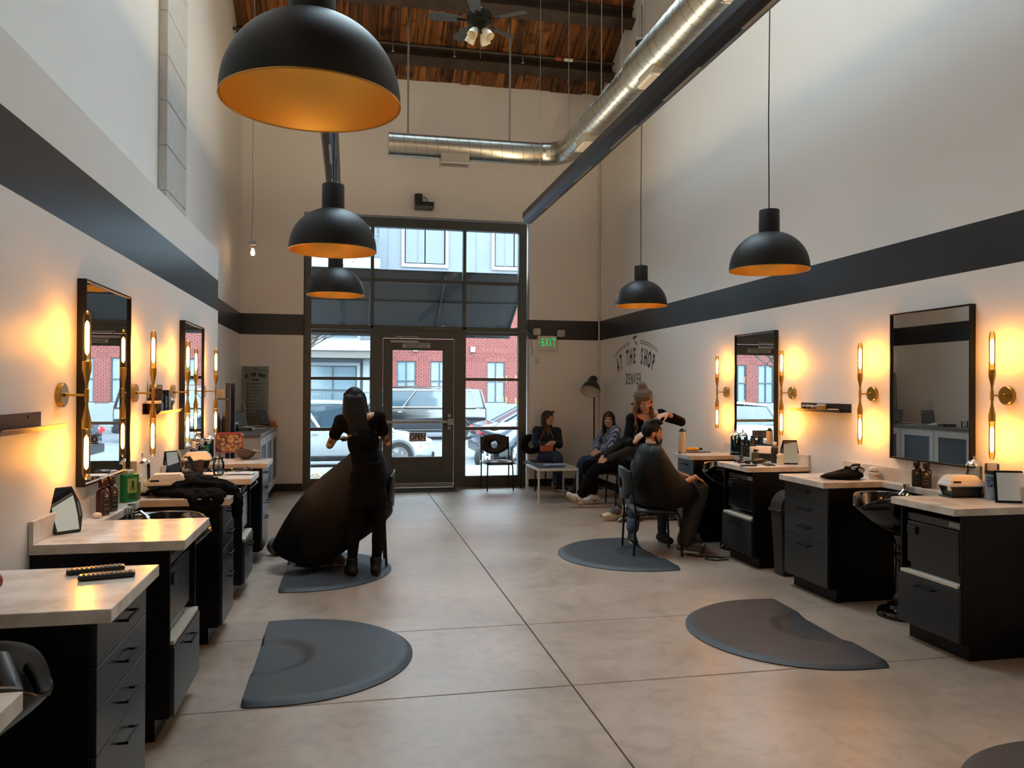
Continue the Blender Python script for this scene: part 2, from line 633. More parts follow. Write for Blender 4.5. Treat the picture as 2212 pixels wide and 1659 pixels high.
# door leaf
door = group_root('door_1')
dl = lambda n, x0, x1, z0, z1, ya=13.0, yb=13.055: fr(n, x0, x1, z0, z1, ya, yb, par=door)
dl('stile', .546, .70, .075, 2.455)
dl('stile', 1.525, 1.708, .075, 2.455)
dl('top_rail', .70, 1.525, 2.268, 2.455)
dl('bottom_rail', .70, 1.525, .075, .508)
B().box(.70, 1.525, 13.024, 13.032, .508, 2.268).build('pane', PANE, door)
CHR = mat('brushed steel', (170, 170, 166), .3, .9)
B().box(.53, 1.72, 12.975, 13.09, .012, .04).build('threshold', CHR, door, bev=.004)
B().box(.546, 1.708, 12.995, 13.0, .04, .075).build('sweep', CHR, door)
pb = B().box(.60, 1.60, 12.945, 12.985, 1.065, 1.112).build('push_bar', CHR, door, bev=.006)
B().box(1.60, 1.70, 12.93, 13.0, 1.03, 1.145).box(1.605, 1.66, 12.925, 13.0, 1.16, 1.22).box(1.605, 1.66, 12.925, 13.0, .955, 1.02).box(.585, .625, 12.94, 13.0, 1.055, 1.122).build('latch_case', CHR, door, bev=.006)
dc = B().box(.66, 1.12, 12.965, 12.998, 2.385, 2.43).build('door_closer', CHR, door, bev=.008)
B().box(.74, 1.12, 12.94, 12.96, 2.475, 2.492).cyl((.78, 12.96, 2.43), (.80, 12.95, 2.48), .012).build('closer_arm', CHR, door)
# required sign on the top rail
sg = B().box(.86, 1.312, 12.988, 12.9995, 2.312, 2.388).build('door_sign', mat('white vinyl', (196, 198, 192), .5), None)
tag(sg, 'white sign with two lines of black capitals on the top rail of the street door', 'sign')
BLK = mat('black print', (14, 14, 16), .6)
def print_on(parent, body, mx, size, xs=.8, m=None, name='lettering', bold=0.0, align='CENTER'):
    vs, fs = text_bits(body, size, xs, align, 0, bold)
    b = B().add([mx @ p for p in vs], fs)
    return b.build(name, m or BLK, parent, recalc=False)
print_on(sg, 'THIS DOOR TO REMAIN UNLOCKED', frame((1.086, 12.9868, 2.367), (1, 0, 0), (0, 0, 1)), .032, .82, bold=.0012)
print_on(sg, 'WHEN BUILDING IS OCCUPIED', frame((1.086, 12.9868, 2.333), (1, 0, 0), (0, 0, 1)), .032, .82, bold=.0012)
# hanging OPEN sign
so = thing('open_sign', 'small white OPEN sign with bold black letters hanging from the door bar', 'sign', (1.112, 12.935, .84))
B().box(-.14, .14, -.004, .004, -.072, .072).build('board', mat('sign white', (226, 224, 228), .5), so, bev=.003)
B().box(-.14, .14, -.0055, -.004, .056, .068).box(-.14, .14, -.0055, -.004, -.068, -.056).build('border', BLK, so)
for sx in (-1, 1):
    pass
print_on(so, 'OPEN', frame((0, -.0062, -.002), (1, 0, 0), (0, 0, 1)), .125, .78, bold=.004)
B().cyl((-.06, 0, .07), (-.01, .0, .235), .0016, n=5).cyl((.06, 0, .07), (-.01, 0, .235), .0016, n=5).build('string', mat('white string', (220, 220, 215), .7), so)
B().cyl((.05, 0, -.07), (.045, 0, -.19), .003, n=6).build('pull_tail', BLK, so)
# entrance mat
tag(B().box(.55, 1.72, 12.42, 12.86, 0, .014).build('door_mat', mat('ribbed grey mat', (64, 68, 70), .85, var=.3, vscale=90), None, bev=.005), 'ribbed grey entrance mat on the floor before the street door', 'mat')

# ---- fittings on the street wall
ex = thing('exit_sign', 'white box exit sign with green EXIT letters and two lamp heads', 'sign', (3.275, 12.9, 2.41))
B().box(-.168, .168, -.05, 0, -.125, .125).build('housing', mat('white plastic', (214, 214, 208), .4), ex, bev=.006)
for k, c in enumerate('EXIT'):
    print_on(ex, c, frame((-.075+.068*k-(.012 if k == 3 else (.004 if k == 2 else 0)), -.0515, .01), (1, 0, 0), (0, 0, 1)), .19, .50, mat('green exit letters', (0, 190, 90), .5, emit=(0, 220, 100), estr=.55), bold=.001)
print_on(ex, '<', frame((-.14, -.0515, .01), (1, 0, 0), (0, 0, 1)), .10, .7, MATS['green exit letters'], name='arrow')
for sx, dz in ((-.185, .19), (.235, .17)):
    hd = B().box(-.062, .062, -.055, .055, -.058, .058).build('lamp_head', mat('clear lens plastic', (198, 200, 200), .2), ex, bev=.02)
    hd.location = (sx, -.06, dz)
    B().cyl((0, -.056, 0), (0, -.066, 0), .038, .034, n=16).build('lens', CHR, hd, smooth=True)
sw = thing('wall_switch', 'white wall switch below the exit sign', 'switch', (3.11, 12.9, 2.12))
B().box(-.04, .04, -.008, 0, -.063, .063).build('plate', mat('switch white', (205, 204, 198), .4), sw, bev=.004)
B().box(-.016, .016, -.014, -.008, -.034, .034).build('rocker', mat('switch white', (205, 204, 198), .4), sw, bev=.003)
pj = thing('wall_projector', 'black boxy projector on a bracket above the shop window', 'projector', (1.16, 12.9, 4.6))
B().box(-.13, .17, -.26, -.03, -.05, .05).build('body', mat('black satin plastic', (22, 22, 24), .4), pj, bev=.01)
B().box(-.125, .165, -.262, -.25, -.055, -.02).build('front_strip', mat('grey strip', (84, 90, 96), .4), pj)
B().box(-.13, -.01, -.16, 0, .05, .2).build('bracket', mat('black satin plastic', (22, 22, 24), .4), pj, bev=.01)
B().tube([(0, -.1, .16), (.05, -.12, .14), (.08, -.13, .08), (.1, -.12, .05)], .006).build('cable', BLK, pj, smooth=True)
wc = B().tube([(2.86, 12.95, 2.62), (2.93, 12.93, 2.62), (3.0, 12.89, 2.55), (3.01, 12.89, 2.4), (3.03, 12.89, 2.28), (3.02, 12.89, 2.2)], .006)
tag(wc.build('sensor_cable', mat('grey cable', (150, 150, 146), .5), None, smooth=True), 'thin grey cable looping from the window frame beside the exit sign', 'cable')
# ================================================================ work stations
ZC = .935
QUARTZ = mat('white quartz with grey flecks', (228, 222, 212), .27, 0, .5, col2=(196, 186, 172), vscale=8, detail=9)
CAB = mat('black laminate', (13, 12, 12), .4, 0, .2, var=.12, vscale=4)
FACE = mat('charcoal drawer laminate', (27, 30, 34), .33, 0, .6, var=.08, vscale=8)
HND = mat('black metal', (16, 16, 17), .35, .5)
LEDGE = mat('pale edge strip', (206, 196, 178), .5)
GLOSS = mat('gloss black plastic', (9, 9, 10), .12, 0, .6)
BRASS = mat('satin brass', (186, 146, 70), .28, 1)
XF = {-1: -.742, 1: 3.575}       # front edge of the worktops
WL = {-1: XP, 1: XR}
def X(s, d):                     # d metres behind the worktop edge
    return XF[s] + s*d
def bx(b, s, d0, d1, y0, y1, z0, z1):
    a, c = sorted((X(s, d0), X(s, d1)))
    return b.box(a, c, y0, y1, z0, z1)
def pull(s, d, y0, y1, z, parent, drop=.0):
    ym = (y0+y1)/2
    b = B()
    bx(b, s, d-.034, d, ym-.075, ym-.067, z-.004, z+.004)
    bx(b, s, d-.034, d, ym+.067, ym+.075, z-.004, z+.004)
    bx(b, s, d-.034, d-.024, ym-.075, ym+.075, z-.004, z+.004)
    return b.build('handle', HND, parent)
def drawer(root, s, y0, y1, z0, z1, hz):
    o = bx(B(), s, .045, .064, y0, y1, z0, z1).build('drawer', FACE, root, bev=.0015, seg=1)
    pull(s, .045, y0, y1, hz, o)
def drawer_cabinet(s, y0, y1, label, hooks=0):
    r = thing('drawer_cabinet', label, 'cabinet', group='station cabinets')
    b = B()
    D = abs(WL[s]-XF[s])
    bx(b, s, .066, D-.008, y0+.012, y1-.012, .105, .888)
    bx(b, s, .13, D-.008, y0+.02, y1-.02, 0, .106)
    b.build('carcass', CAB, r, bev=.002, seg=1)
    for z0, z1 in ((.745, .884), (.602, .741), (.458, .598), (.115, .454)):
        drawer(r, s, y0+.014, y1-.014, z0, z1, z1-.058)
    for k in range(hooks):
        xx = X(s, .38 + .075*k)
        B().cyl((xx, y0+.012, .815), (xx, y0-.012, .815), .006, n=8).tube([(xx, y0-.012, .815), (xx, y0-.02, .80), (xx, y0-.028, .80), (xx, y0-.03, .815)], .0035, n=6).build('hook', BRASS, r, smooth=True)
    return r
def niche_cabinet(s, y0, y1, label):
    r = thing('appliance_cabinet', label, 'cabinet', group='station cabinets')
    D = abs(WL[s]-XF[s])
    b = B()
    bx(b, s, .066, D-.008, y0+.012, y0+.03, .105, .888)
    bx(b, s, .066, D-.008, y1-.03, y1-.012, .105, .888)
    bx(b, s, .45, D-.006, y0+.03, y1-.03, .105, .888)
    bx(b, s, .068, .45, y0+.03, y1-.03, .105, .44)
    bx(b, s, .13, D-.008, y0+.02, y1-.02, 0, .106)
    b.build('carcass', CAB, r, bev=.002, seg=1)
    bx(B(), s, .05, .45, y0+.03, y1-.03, .441, .462).build('niche_ledge', LEDGE, r, bev=.002, seg=1)
    drawer(r, s, y0+.014, y1-.014, .115, .437, .385)
    return r
def towel_warmer(s, y0, y1, label, hl):
    ym = (y0+y1)/2
    w = min(.235, (y1-y0)/2-.034)
    r = thing('towel_warmer', label, 'towel warmer')
    yy0, yy1 = ym-w, ym+w
    bx(B(), s, .10, .44, yy0, yy1, .464, .84).build('case', GLOSS, r, bev=.01)
    dr = bx(B(), s, .082, .10, yy0+.005, yy1-.005, .51, .785).build('door', mat('black door panel', (20, 21, 23), .25, 0, .6), r, bev=.008)
    far = yy1-.02 if s > 0 else yy0+.02
    a, c = sorted((far, far-.085 if s > 0 else far+.085))
    bx(B(), s, .066, .082, a, c, .70, .755).build('handle', mat('dark grip', (30, 32, 34), .3), dr, bev=.012)
    bx(B(), s, .092, .10, yy0+.005, yy1-.005, .795, .835).build('control_strip', mat('grey control strip', (66, 74, 80), .3, .2), r)
    q = (yy0+.01, yy0+.10) if s > 0 else (yy1-.10, yy1-.01)
    lb = bx(B(), s, .09, .092, q[0], q[1], .80, .832).build('switch_plate', mat('pale switch plate', (150, 156, 158), .3), r)
    return r
def worktop(s, arms, y_shelf, label, depth=.125):
    """U-shaped slab: arms reach out to the front edge, a shallow ledge along the wall joins them"""
    D = abs(WL[s]-XF[s])
    r = thing('worktop', label, 'worktop', group='station worktops')
    ya, yb = y_shelf
    pts = [(X(s, D-.002), ya)]
    (n0, n1), (f0, f1) = arms
    pts = [(X(s, D-.002), n0), (X(s, 0), n0), (X(s, 0), n1), (X(s, D-depth), n1), (X(s, D-depth), f0), (X(s, 0), f0), (X(s, 0), f1), (X(s, D-.002), f1)]
    B().prism(pts, ZC-.046, ZC).build('slab', QUARTZ, r, bev=.003)
    bx(B(), s, D-.022, D-.002, n0, f1, ZC, ZC+.105).build('backsplash', QUARTZ, r, bev=.002)
    bx(B(), s, D-depth+.012, D-.002, n1, f0, ZC-.16, ZC-.047).build('ledge_apron', CAB, r)
    return r
drawer_cabinet(-1, 2.73, 3.38, 'black drawer cabinet nearest on the left, three hooks on its side', hooks=3)
niche_cabinet(-1, 1.42, 2.035, 'black cabinet whose worktop corner shows at the left picture edge, beside the big basin')
worktop(-1, ((1.42, 2.035), (2.73, 3.38)), (1.42, 3.38), 'speckled quartz worktop holding two remote controls')
niche_cabinet(-1, 3.885, 4.54, 'black cabinet with open niche under the worktop with the tilted hand mirror')
towel_warmer(-1, 3.885, 4.54, 'gloss black towel warmer in the niche second from the left edge', 'l')
drawer_cabinet(-1, 5.30, 5.815, 'black drawer cabinet with a black jacket draped over its top', hooks=4)
worktop(-1, ((3.885, 4.54), (5.30, 5.815)), (3.885, 5.815), 'speckled quartz worktop with a green bottle and a draped black jacket')
niche_cabinet(-1, 6.40, 6.955, 'black cabinet with open niche below the drinking jar with a straw')
towel_warmer(-1, 6.40, 6.955, 'towel warmer with a shiny door below the drinking jar with a straw', 'l')
drawer_cabinet(-1, 7.66, 8.215, 'black drawer cabinet below the upturned cap, farthest on the left')
worktop(-1, ((6.40, 6.955), (7.66, 8.215)), (6.40, 8.215), 'speckled quartz worktop holding the drinking jar and the upturned cap')
niche_cabinet(1, 4.09, 4.655, 'black cabinet with open niche nearest on the right, under the white and black clipper box')
towel_warmer(1, 4.09, 4.655, 'black towel warmer with a hooked door grip, nearest on the right', 'r')
drawer_cabinet(1, 5.42, 6.057, 'charcoal four drawer cabinet below the crumpled black cap')
worktop(1, ((4.09, 4.655), (5.42, 6.057)), (4.09, 6.057), 'speckled quartz worktop with two dark square bottles on its ledge')
niche_cabinet(1, 6.59, 7.195, 'black cabinet with open niche below the crowded tools and spray bottles')
towel_warmer(1, 6.59, 7.195, 'dark towel warmer below the crowded tools and spray bottles', 'r')
drawer_cabinet(1, 7.83, 8.26, 'charcoal drawer cabinet below the tall cream flask')
worktop(1, ((6.59, 7.195), (7.83, 8.26)), (6.59, 8.26), 'speckled quartz worktop with a cream flask and crowded tools')

# ---- wall mirrors
MIR = mat('mirror glass', (236, 240, 240), .0, 1)
def wall_mirror(s, y0, y1, z0, z1, label):
    x = WL[s]
    r = thing('wall_mirror', label, 'mirror', (x, (y0+y1)/2, (z0+z1)/2), group='station mirrors')
    h, w = (z1-z0)/2, (y1-y0)/2
    d = -s*.045
    b = B()
    for a in ((-w, -w+.013, -h, h), (w-.013, w, -h, h), (-w+.013, w-.013, -h, -h+.013), (-w+.013, w-.013, h-.013, h)):
        x0, x1 = sorted((0, d))
        b.box(x0, x1, *a)
    b.build('frame', HND, r, bev=.0015, seg=1)
    x0, x1 = sorted((-s*.002, d*.72))
    B().box(x0, x1, -w+.012, w-.012, -h+.012, h-.012).build('glass', MIR, r)
    return r
wall_mirror(-1, 4.508, 5.388, 1.117, 2.218, 'tall black framed mirror nearest on the left wall')
wall_mirror(-1, 7.063, 7.975, 1.117, 2.212, 'tall black framed mirror farther along the left wall, behind a shelf of jars')
wall_mirror(1, 4.622, 5.44, 1.117, 2.245, 'wide looking black framed mirror nearest on the right wall')
wall_mirror(1, 7.15, 7.981, 1.085, 2.245, 'black framed mirror farther along the right wall, reflecting the street door')

# ---- brass wall lamps with two tube bulbs
FIL = emis('glowing amber filament', (1, .47, .085), 125)
BULB = glass('amber bulb glass', (255, 226, 170), .9)
def sconce_mesh():
    R = thing('wall_sconce', 'x', 'wall lamp')
    rot = MX.Rotation(PI/2, 4, 'Y')
    B().lathe([(0, 0), (.060, 0), (.060, .022), (.056, .026), (0, .026)], 28, rot).build('wall_plate', BRASS, R, smooth=True)
    B().cyl((.02, 0, 0), (.125, 0, 0), .006, n=10).sph((.03, 0, 0), .012).build('arm', BRASS, R, smooth=True)
    B().lathe([(.0085, -.032), (.011, -.03), (.011, .03), (.0085, .032)], 14, MX.Translation((.125, 0, 0))).lathe([(.0075, -.06), (.0075, .06)], 14, MX.Translation((.125, 0, 0))).build('stem', BRASS, R, smooth=True)
    for sgn in (1, -1):
        m = MX.Translation((.125, 0, 0)) @ (MX.Identity(4) if sgn > 0 else MX.Rotation(PI, 4, 'X'))
        so_ = B().lathe([(.0075, .05), (.0085, .062), (.0165, .105), (.021, .125), (.0215, .168), (.019, .169), (.019, .16), (.001, .16)], 20, m).build('socket', BRASS, R, smooth=True)
        B().lathe([(.017, .165), (.0185, .175), (.0185, .385), (.015, .405), (.008, .418), (.001, .422)], 18, m, caps=False).build('bulb', BULB, so_, smooth=True)
        B().lathe([(.0005, .20), (.0085, .212), (.0105, .23), (.0105, .345), (.0085, .36), (.0005, .372)], 10, m).build('filament', FIL, so_, smooth=True)
    return R
sc0 = sconce_mesh()
sc_l = [(4.261, 'brass two bulb wall lamp at the near edge of the nearest left mirror'), (5.613, 'brass two bulb wall lamp between the first left mirror and the shelf of jars'), (6.765, 'brass two bulb wall lamp between the shelf of jars and the farther left mirror'), (8.135, 'brass two bulb wall lamp farthest along the left wall')]
sc_r = [(8.23, 'brass two bulb wall lamp farthest along the right wall, above the flask'), (6.882, 'brass two bulb wall lamp on the near side of the farther right mirror'), (5.692, 'brass two bulb wall lamp between the shelf and the nearest right mirror'), (4.35, 'brass two bulb wall lamp nearest on the right wall')]
for i, (y, lb) in enumerate(sc_l):
    if i == 0:
        o = sc0
        o.location = (XP, y, 1.605)
        o['group'] = 'brass wall lamps'
        o['label'] = lb
    else:
        dup(sc0, (XP, y, 1.605), 0, lb)
for y, lb in sc_r:
    dup(sc0, (XR, y, 1.618), PI, lb)

# ---- small wall shelves of bent dark steel
SHM = mat('dark bronze steel', (46, 42, 40), .4, .6)
def wall_shelf(s, y0, y1, z, label):
    x = WL[s]
    r = thing('wall_shelf', label, 'shelf', (x, (y0+y1)/2, z), group='small wall shelves')
    w = (y1-y0)/2
    d = -s
    b = B().prism([(d*.001, .075), (d*.003, .075), (d*.003, .003), (d*.10, .003), (d*.118, .024), (d*.12, .022), (d*.102, 0), (d*.001, 0)], -w, w, 'z')
    b.v = [(p[0], p[2], p[1]) for p in b.v]
    b.build('tray', SHM, r)
    for k in (-1, 1):
        B().cyl((d*.003, k*w*.6, .055), (d*.006, k*w*.6, .055), .006, n=8).build('screw', HND, r)
    return r
shL0 = wall_shelf(-1, 3.30, 4.02, 1.455, 'empty dark metal shelf at the left picture edge beside the first lamp')
shL = wall_shelf(-1, 5.86, 6.60, 1.455, 'dark metal shelf crowded with jars and small boxes on the left wall')
shR = wall_shelf(1, 5.98, 6.74, 1.453, 'dark metal shelf with a row of tiny tins on the right wall')
# ================================================================ hanging lamps, troughs, ducts, fan
SHB = mat('matt black lamp enamel', (17, 17, 18), .5, 0, .4)
GOLD = mat('gold lamp lining', (222, 166, 76), .38, .75)
CORD = mat('black cord', (12, 12, 12), .7)
def pendant():
    R = thing('pendant_lamp', 'x', 'pendant lamp')
    r, h = .30, .30
    out = [(r*math.cos(a)**.92 if False else r*math.sqrt(max(0, 1-(t/1.0)**2.15)), t*h) for a, t in [(0, k/18) for k in range(0, 18)]]
    prof = [(rr, z) for rr, z in out if rr > .078]
    prof.append((.078, h*.955))
    outer = B().lathe(prof, 48, caps=False).build('shade', SHB, R, smooth=True)
    inn = [(max(rr-.006, .07), z+.0004) for rr, z in prof]
    inn.append((.001, inn[-1][1]))
    B().lathe(inn, 48, caps=False).build('lining', GOLD, R, smooth=True)
    B().tube([(r*.995*math.cos(k*PI/24), r*.995*math.sin(k*PI/24), 0) for k in range(48)], .0035, n=6, closed=True).build('rim', mat('gold rim', (214, 160, 70), .35, .8), R, smooth=True)
    B().lathe([(.0781, h*.93), (.0781, h*.955), (.076, h+.16), (.072, h+.165), (.012, h+.168), (.012, h+.18), (.001, h+.18)], 28).build('neck', SHB, R, smooth=True)
    B().lathe([(.02, h*.9), (.02, h*.72), (.001, h*.72)], 14).lathe([(.001, h*.56), (.022, h*.60), (.032, h*.68), (.026, h*.76), (.012, h*.82)], 16).build('bulb', emis('warm pendant bulb', (1, .80, .52), 24), R, smooth=True)
    B().tube([(.002, 0, h+.17), (.006, .004, h+.9), (0, 0, h+1.9), (.004, 0, h+3.2)], .0045, n=6).build('cord', CORD, R, smooth=True)
    return R
p0 = pendant()
pl = [((-.13, 2.745, 2.615), 'huge black dome pendant with gold lining, nearest, at the top left'), ((-.115, 5.61, 2.60), 'black dome pendant second in the left row, below the biggest one'), ((-.145, 8.51, 2.625), 'smallest black dome pendant of the left row, in front of the shop window'),
      ((3.172, 5.525, 2.57), 'black dome pendant nearer on the right side, before the dark wall band'), ((3.31, 8.60, 2.61), 'black dome pendant farther on the right side, above the wall lettering')]
for i, (loc, lb) in enumerate(pl):
    if i == 0:
        p0.location = loc
        p0['label'] = lb
        p0['group'] = 'black dome pendants'
    else:
        dup(p0, loc, .7*i, lb)
# canopy and rods that carry the far right cord
cp = thing('pendant_canopy', 'black ceiling cup on thin rods carrying the far right pendant cord', 'lamp fitting', (3.31, 8.60, 5.62))
B().lathe([(.001, -.055), (.03, -.05), (.06, -.03), (.072, 0), (.072, .06), (.001, .06)], 20).build('cup', GLOSS, cp, smooth=True)
GALV = mat('galvanised steel', (178, 180, 178), .34, .95, var=.08, vscale=7)
B().box(-.09, .09, -.012, .012, .06, .11).build('bracket', GALV, cp)
for sx in (-.035, .03):
    B().cyl((sx, 0, .1), (sx, 0, zc(8.6)-5.62), .007, n=6).build('rod', GALV, cp)

# light troughs
TRG = mat('blue black trough enamel', (38, 44, 52), .34, .3)
for i, (x, z, y0, y1) in enumerate(TROUGH):
    r = thing('light_trough', ['slim dark uplight trough hanging above the left pendant row', 'long slim dark uplight trough running below the silver duct'][i], 'light fitting', (x, (y0+y1)/2, z), group='uplight troughs')
    L = (y1-y0)/2
    w = .085
    prof = [(-w, .10), (-w, .02), (-w*.7, -.045), (0, -.065), (w*.7, -.045), (w, .02), (w, .10), (w-.006, .10), (w-.006, .024), (w*.66, -.036), (0, -.055), (-w*.66, -.036), (-w+.006, .024), (-w+.006, .10)]
    b = B().prism(prof, -L, L, 'y')
    b.build('body', TRG, r)
    B().prism([(-w, .10), (-w, .02), (-w*.7, -.045), (0, -.065), (w*.7, -.045), (w, .02), (w, .10)], L, L+.01, 'y').build('end_cap', TRG, r)
    n = 10
    for k in range(n):
        yy = -L + .4 + k*(2*L-.8)/n
        B().box(-.012, .012, yy, yy+.62*(2*L)/n*.8, -.0665, -.058).build('slot_lens', mat('frosted slot', (170, 168, 150), .4), r)
    for yy in (-L+.8, 0, L-.7):
        B().cyl((0, yy, .0), (0, yy, zc((y0+y1)/2+yy)-z), .004, n=5).build('hanger', GALV, r)

# spiral duct: run along the room, elbow, run across the street end
def duct_mat():
    m = bpy.data.materials.new('spiral galvanised duct')
    m.use_nodes = True
    b = m.node_tree.nodes['Principled BSDF']
    nt = m.node_tree
    b.inputs['Base Color'].default_value = lin((196, 194, 184))
    b.inputs['Metallic'].default_value = 1
    g = nt.nodes.new('ShaderNodeNewGeometry')
    n = nt.nodes.new('ShaderNodeTexNoise'); n.inputs['Scale'].default_value = 6
    nt.links.new(g.outputs['Position'], n.inputs['Vector'])
    mr = nt.nodes.new('ShaderNodeMapRange'); mr.inputs['To Min'].default_value = .22; mr.inputs['To Max'].default_value = .42
    nt.links.new(n.outputs['Fac'], mr.inputs['Value'])
    nt.links.new(mr.outputs[0], b.inputs['Roughness'])
    return m
DUCT = duct_mat()
VENTW = mat('white register', (206, 202, 190), .5)
dr_ = thing('air_duct', 'silver spiral air duct with an elbow under the plank ceiling', 'duct', (0, 0, 0))
DX, DZ = 3.2, 5.22
def run(name, p, q, r0, r1=None, seam=.16):
    r1 = r1 or r0
    p, q = V(p), V(q)
    o = B().cyl(p, q, r0, r1, n=40).build(name, DUCT, dr_, smooth=True)
    L = (q-p).length
    t = (q-p).normalized()
    a = t.orthogonal().normalized()
    c = t.cross(a)
    pts = []
    n = int(L/seam*20)
    for k in range(n+1):
        u = k/n
        an = 2*PI*u*L/seam
        pts.append(p + t*(u*L) + (a*math.cos(an)+c*math.sin(an))*(r0+(r1-r0)*u+.0005))
    B().tube(pts, .0035, n=4).build('spiral_seam', mat('seam steel', (120, 120, 116), .4, .9), o)
    return o
run('cross_run', (.55, 11.62, DZ), (2.82, 11.62, DZ), .168)
B().cyl((.545, 11.62, DZ), (.56, 11.62, DZ), .17, n=40).build('end_cap', DUCT, dr_, smooth=True)
# elbow in four gores
eb = B()
rs = []
for k in range(6):
    an = k/5*PI/2
    c = V((2.82+.38*math.sin(an), 11.24+.38*math.cos(an), DZ))
    t = V((math.cos(an), -math.sin(an), 0))
    s_ = V((math.sin(an), math.cos(an), 0))
    rr = .168+.012*k/5
    rs.append([c + s_*(rr*math.cos(2*PI*j/40)) + V((0, 0, 1))*(rr*math.sin(2*PI*j/40)) for j in range(40)])
eb.rings(rs, True).build('elbow', DUCT, dr_, smooth=True, ang=15)
for k, (yy, rr) in enumerate(((11.24, .183), (8.3, .222), (4.2, .262))):
    B().cyl((DX, yy-.03, DZ), (DX, yy+.03, DZ), rr, n=40).build('collar', DUCT, dr_, smooth=True)
B().cyl((2.79, 11.62, DZ), (2.85, 11.62, DZ), .172, n=40).build('collar', DUCT, dr_, smooth=True)
run('main_run', (DX, 8.5, DZ), (DX, 11.24, DZ), .18)
B().cyl((DX, 8.3, DZ), (DX, 8.5, DZ), .218, .18, n=40).build('reducer', DUCT, dr_, smooth=True)
run('main_run', (DX, 4.3, DZ), (DX, 8.3, DZ), .218)
run('main_run', (DX, -3.9, DZ), (DX, 4.3, DZ), .258)
def register(x, y, r, along, zc_=None, parent=dr_):
    L, W = .21, .105
    lx, ly = (L, W) if along == 'x' else (W, L)
    zt, zb = DZ-.08, DZ-r-.075
    o = B().box(x-lx, x+lx, y-ly, y+ly, zb, zt).build('register_box', mat('galvanised box', (176, 172, 160), .5, .5), parent, bev=.004, seg=1)
    b = B()
    for a in ((-lx-.012, lx+.012, -ly-.012, -ly+.016), (-lx-.012, lx+.012, ly-.016, ly+.012), (-lx-.012, -lx+.016, -ly, ly), (lx-.016, lx+.012, -ly, ly)):
        b.box(x+a[0], x+a[1], y+a[2], y+a[3], zb-.012, zb)
    b.build('grille_frame', VENTW, o)
    b = B()
    n = 16
    for k in range(n):
        u = -L + .02 + (2*L-.04)*(k+.5)/n
        if along == 'x':
            b.box(x+u-.006, x+u+.006, y-ly+.016, y+ly-.016, zb-.009, zb-.003)
        else:
            b.box(x-lx+.016, x+lx-.016, y+u-.006, y+u+.006, zb-.009, zb-.003)
    b.build('grille_bars', VENTW, o)
    B().box(x-lx+.01, x+lx-.01, y-ly+.01, y+ly-.01, zb-.002, zb+.002).build('grille_shadow', mat('painted grille shade', (50, 48, 44), .8), o)  # dark plate painted as the shade behind the bars
register(1.52, 11.60, .168, 'x')
register(DX-.02, 10.3, .18, 'y')
register(DX-.02, 7.9, .20, 'y')
register(DX-.02, 5.9, .218, 'y')
for x in (.83, 2.36):
    B().box(x-.014, x+.014, 11.61, 11.63, DZ+.16, zc(11.62)).build('strut_hanger', GALV, dr_)
for yy in (10.9, 9.4):
    B().cyl((DX-.12, yy, DZ+.12), (DX-.12, yy, zc(yy)), .005, n=5).cyl((DX+.15, yy, DZ+.08), (DX+.15, yy, zc(yy)), .005, n=5).build('wire_hanger', GALV, dr_)
# ceiling fan
fan = thing('ceiling_fan', 'dark ceiling fan with four white glass lamp shades under the planks', 'fan', (1.63, 10.05, 6.42), .30)
FD = mat('dark bronze fan metal', (34, 36, 36), .35, .6)
FBL = mat('blue grey fan blade', (62, 72, 80), .5)
B().lathe([(.001, .17), (.05, .165), (.09, .13), (.16, .10), (.17, .05), (.165, -.02), (.10, -.055), (.075, -.07), (.07, -.13), (.001, -.14)], 28).build('motor', FD, fan, smooth=True)
B().cyl((0, 0, .16), (0, 0, zc(10.05)-6.42), .013, n=10).build('down_rod', mat('bright rod', (170, 168, 160), .3, .8), fan)
for k in range(5):
    an = 2*PI*k/5+.35
    m = MX.Rotation(an, 4, 'Z') @ MX.Translation((.15, 0, .0)) @ MX.Rotation(.21, 4, 'X')
    b = B()
    pl_ = [(.09, -.05), (.16, -.065), (.46, -.078), (.50, -.055), (.51, 0), (.50, .055), (.46, .078), (.16, .065), (.09, .05)]
    b.prism(pl_, -.004, .004)
    b.xf(m)
    bl = b.build('blade', FBL, fan)
    B().box(0, .14, -.018, .018, -.012, -.004, m).build('blade_iron', FD, bl)
for k in range(4):
    an = 2*PI*k/4+.5
    m = MX.Rotation(an, 4, 'Z') @ MX.Translation((.075, 0, -.13)) @ MX.Rotation(PI-.65, 4, 'Y')
    sh = B().lathe([(.03, 0), (.045, .03), (.062, .09), (.066, .15), (.062, .15), (.056, .09), (.04, .03), (.001, .01)], 18, m).build('glass_shade', mat('opal glass', (226, 220, 200), .4), fan, smooth=True)
    B().lathe([(.022, -.02), (.03, .012), (.001, .012)], 12, m).build('fitter', FD, sh, smooth=True)
B().cyl((.03, .02, -.13), (.03, .02, -.42), .002, n=5).cyl((.03, .02, -.42), (.03, .02, -.47), .005, n=6).build('pull_chain', GALV, fan)
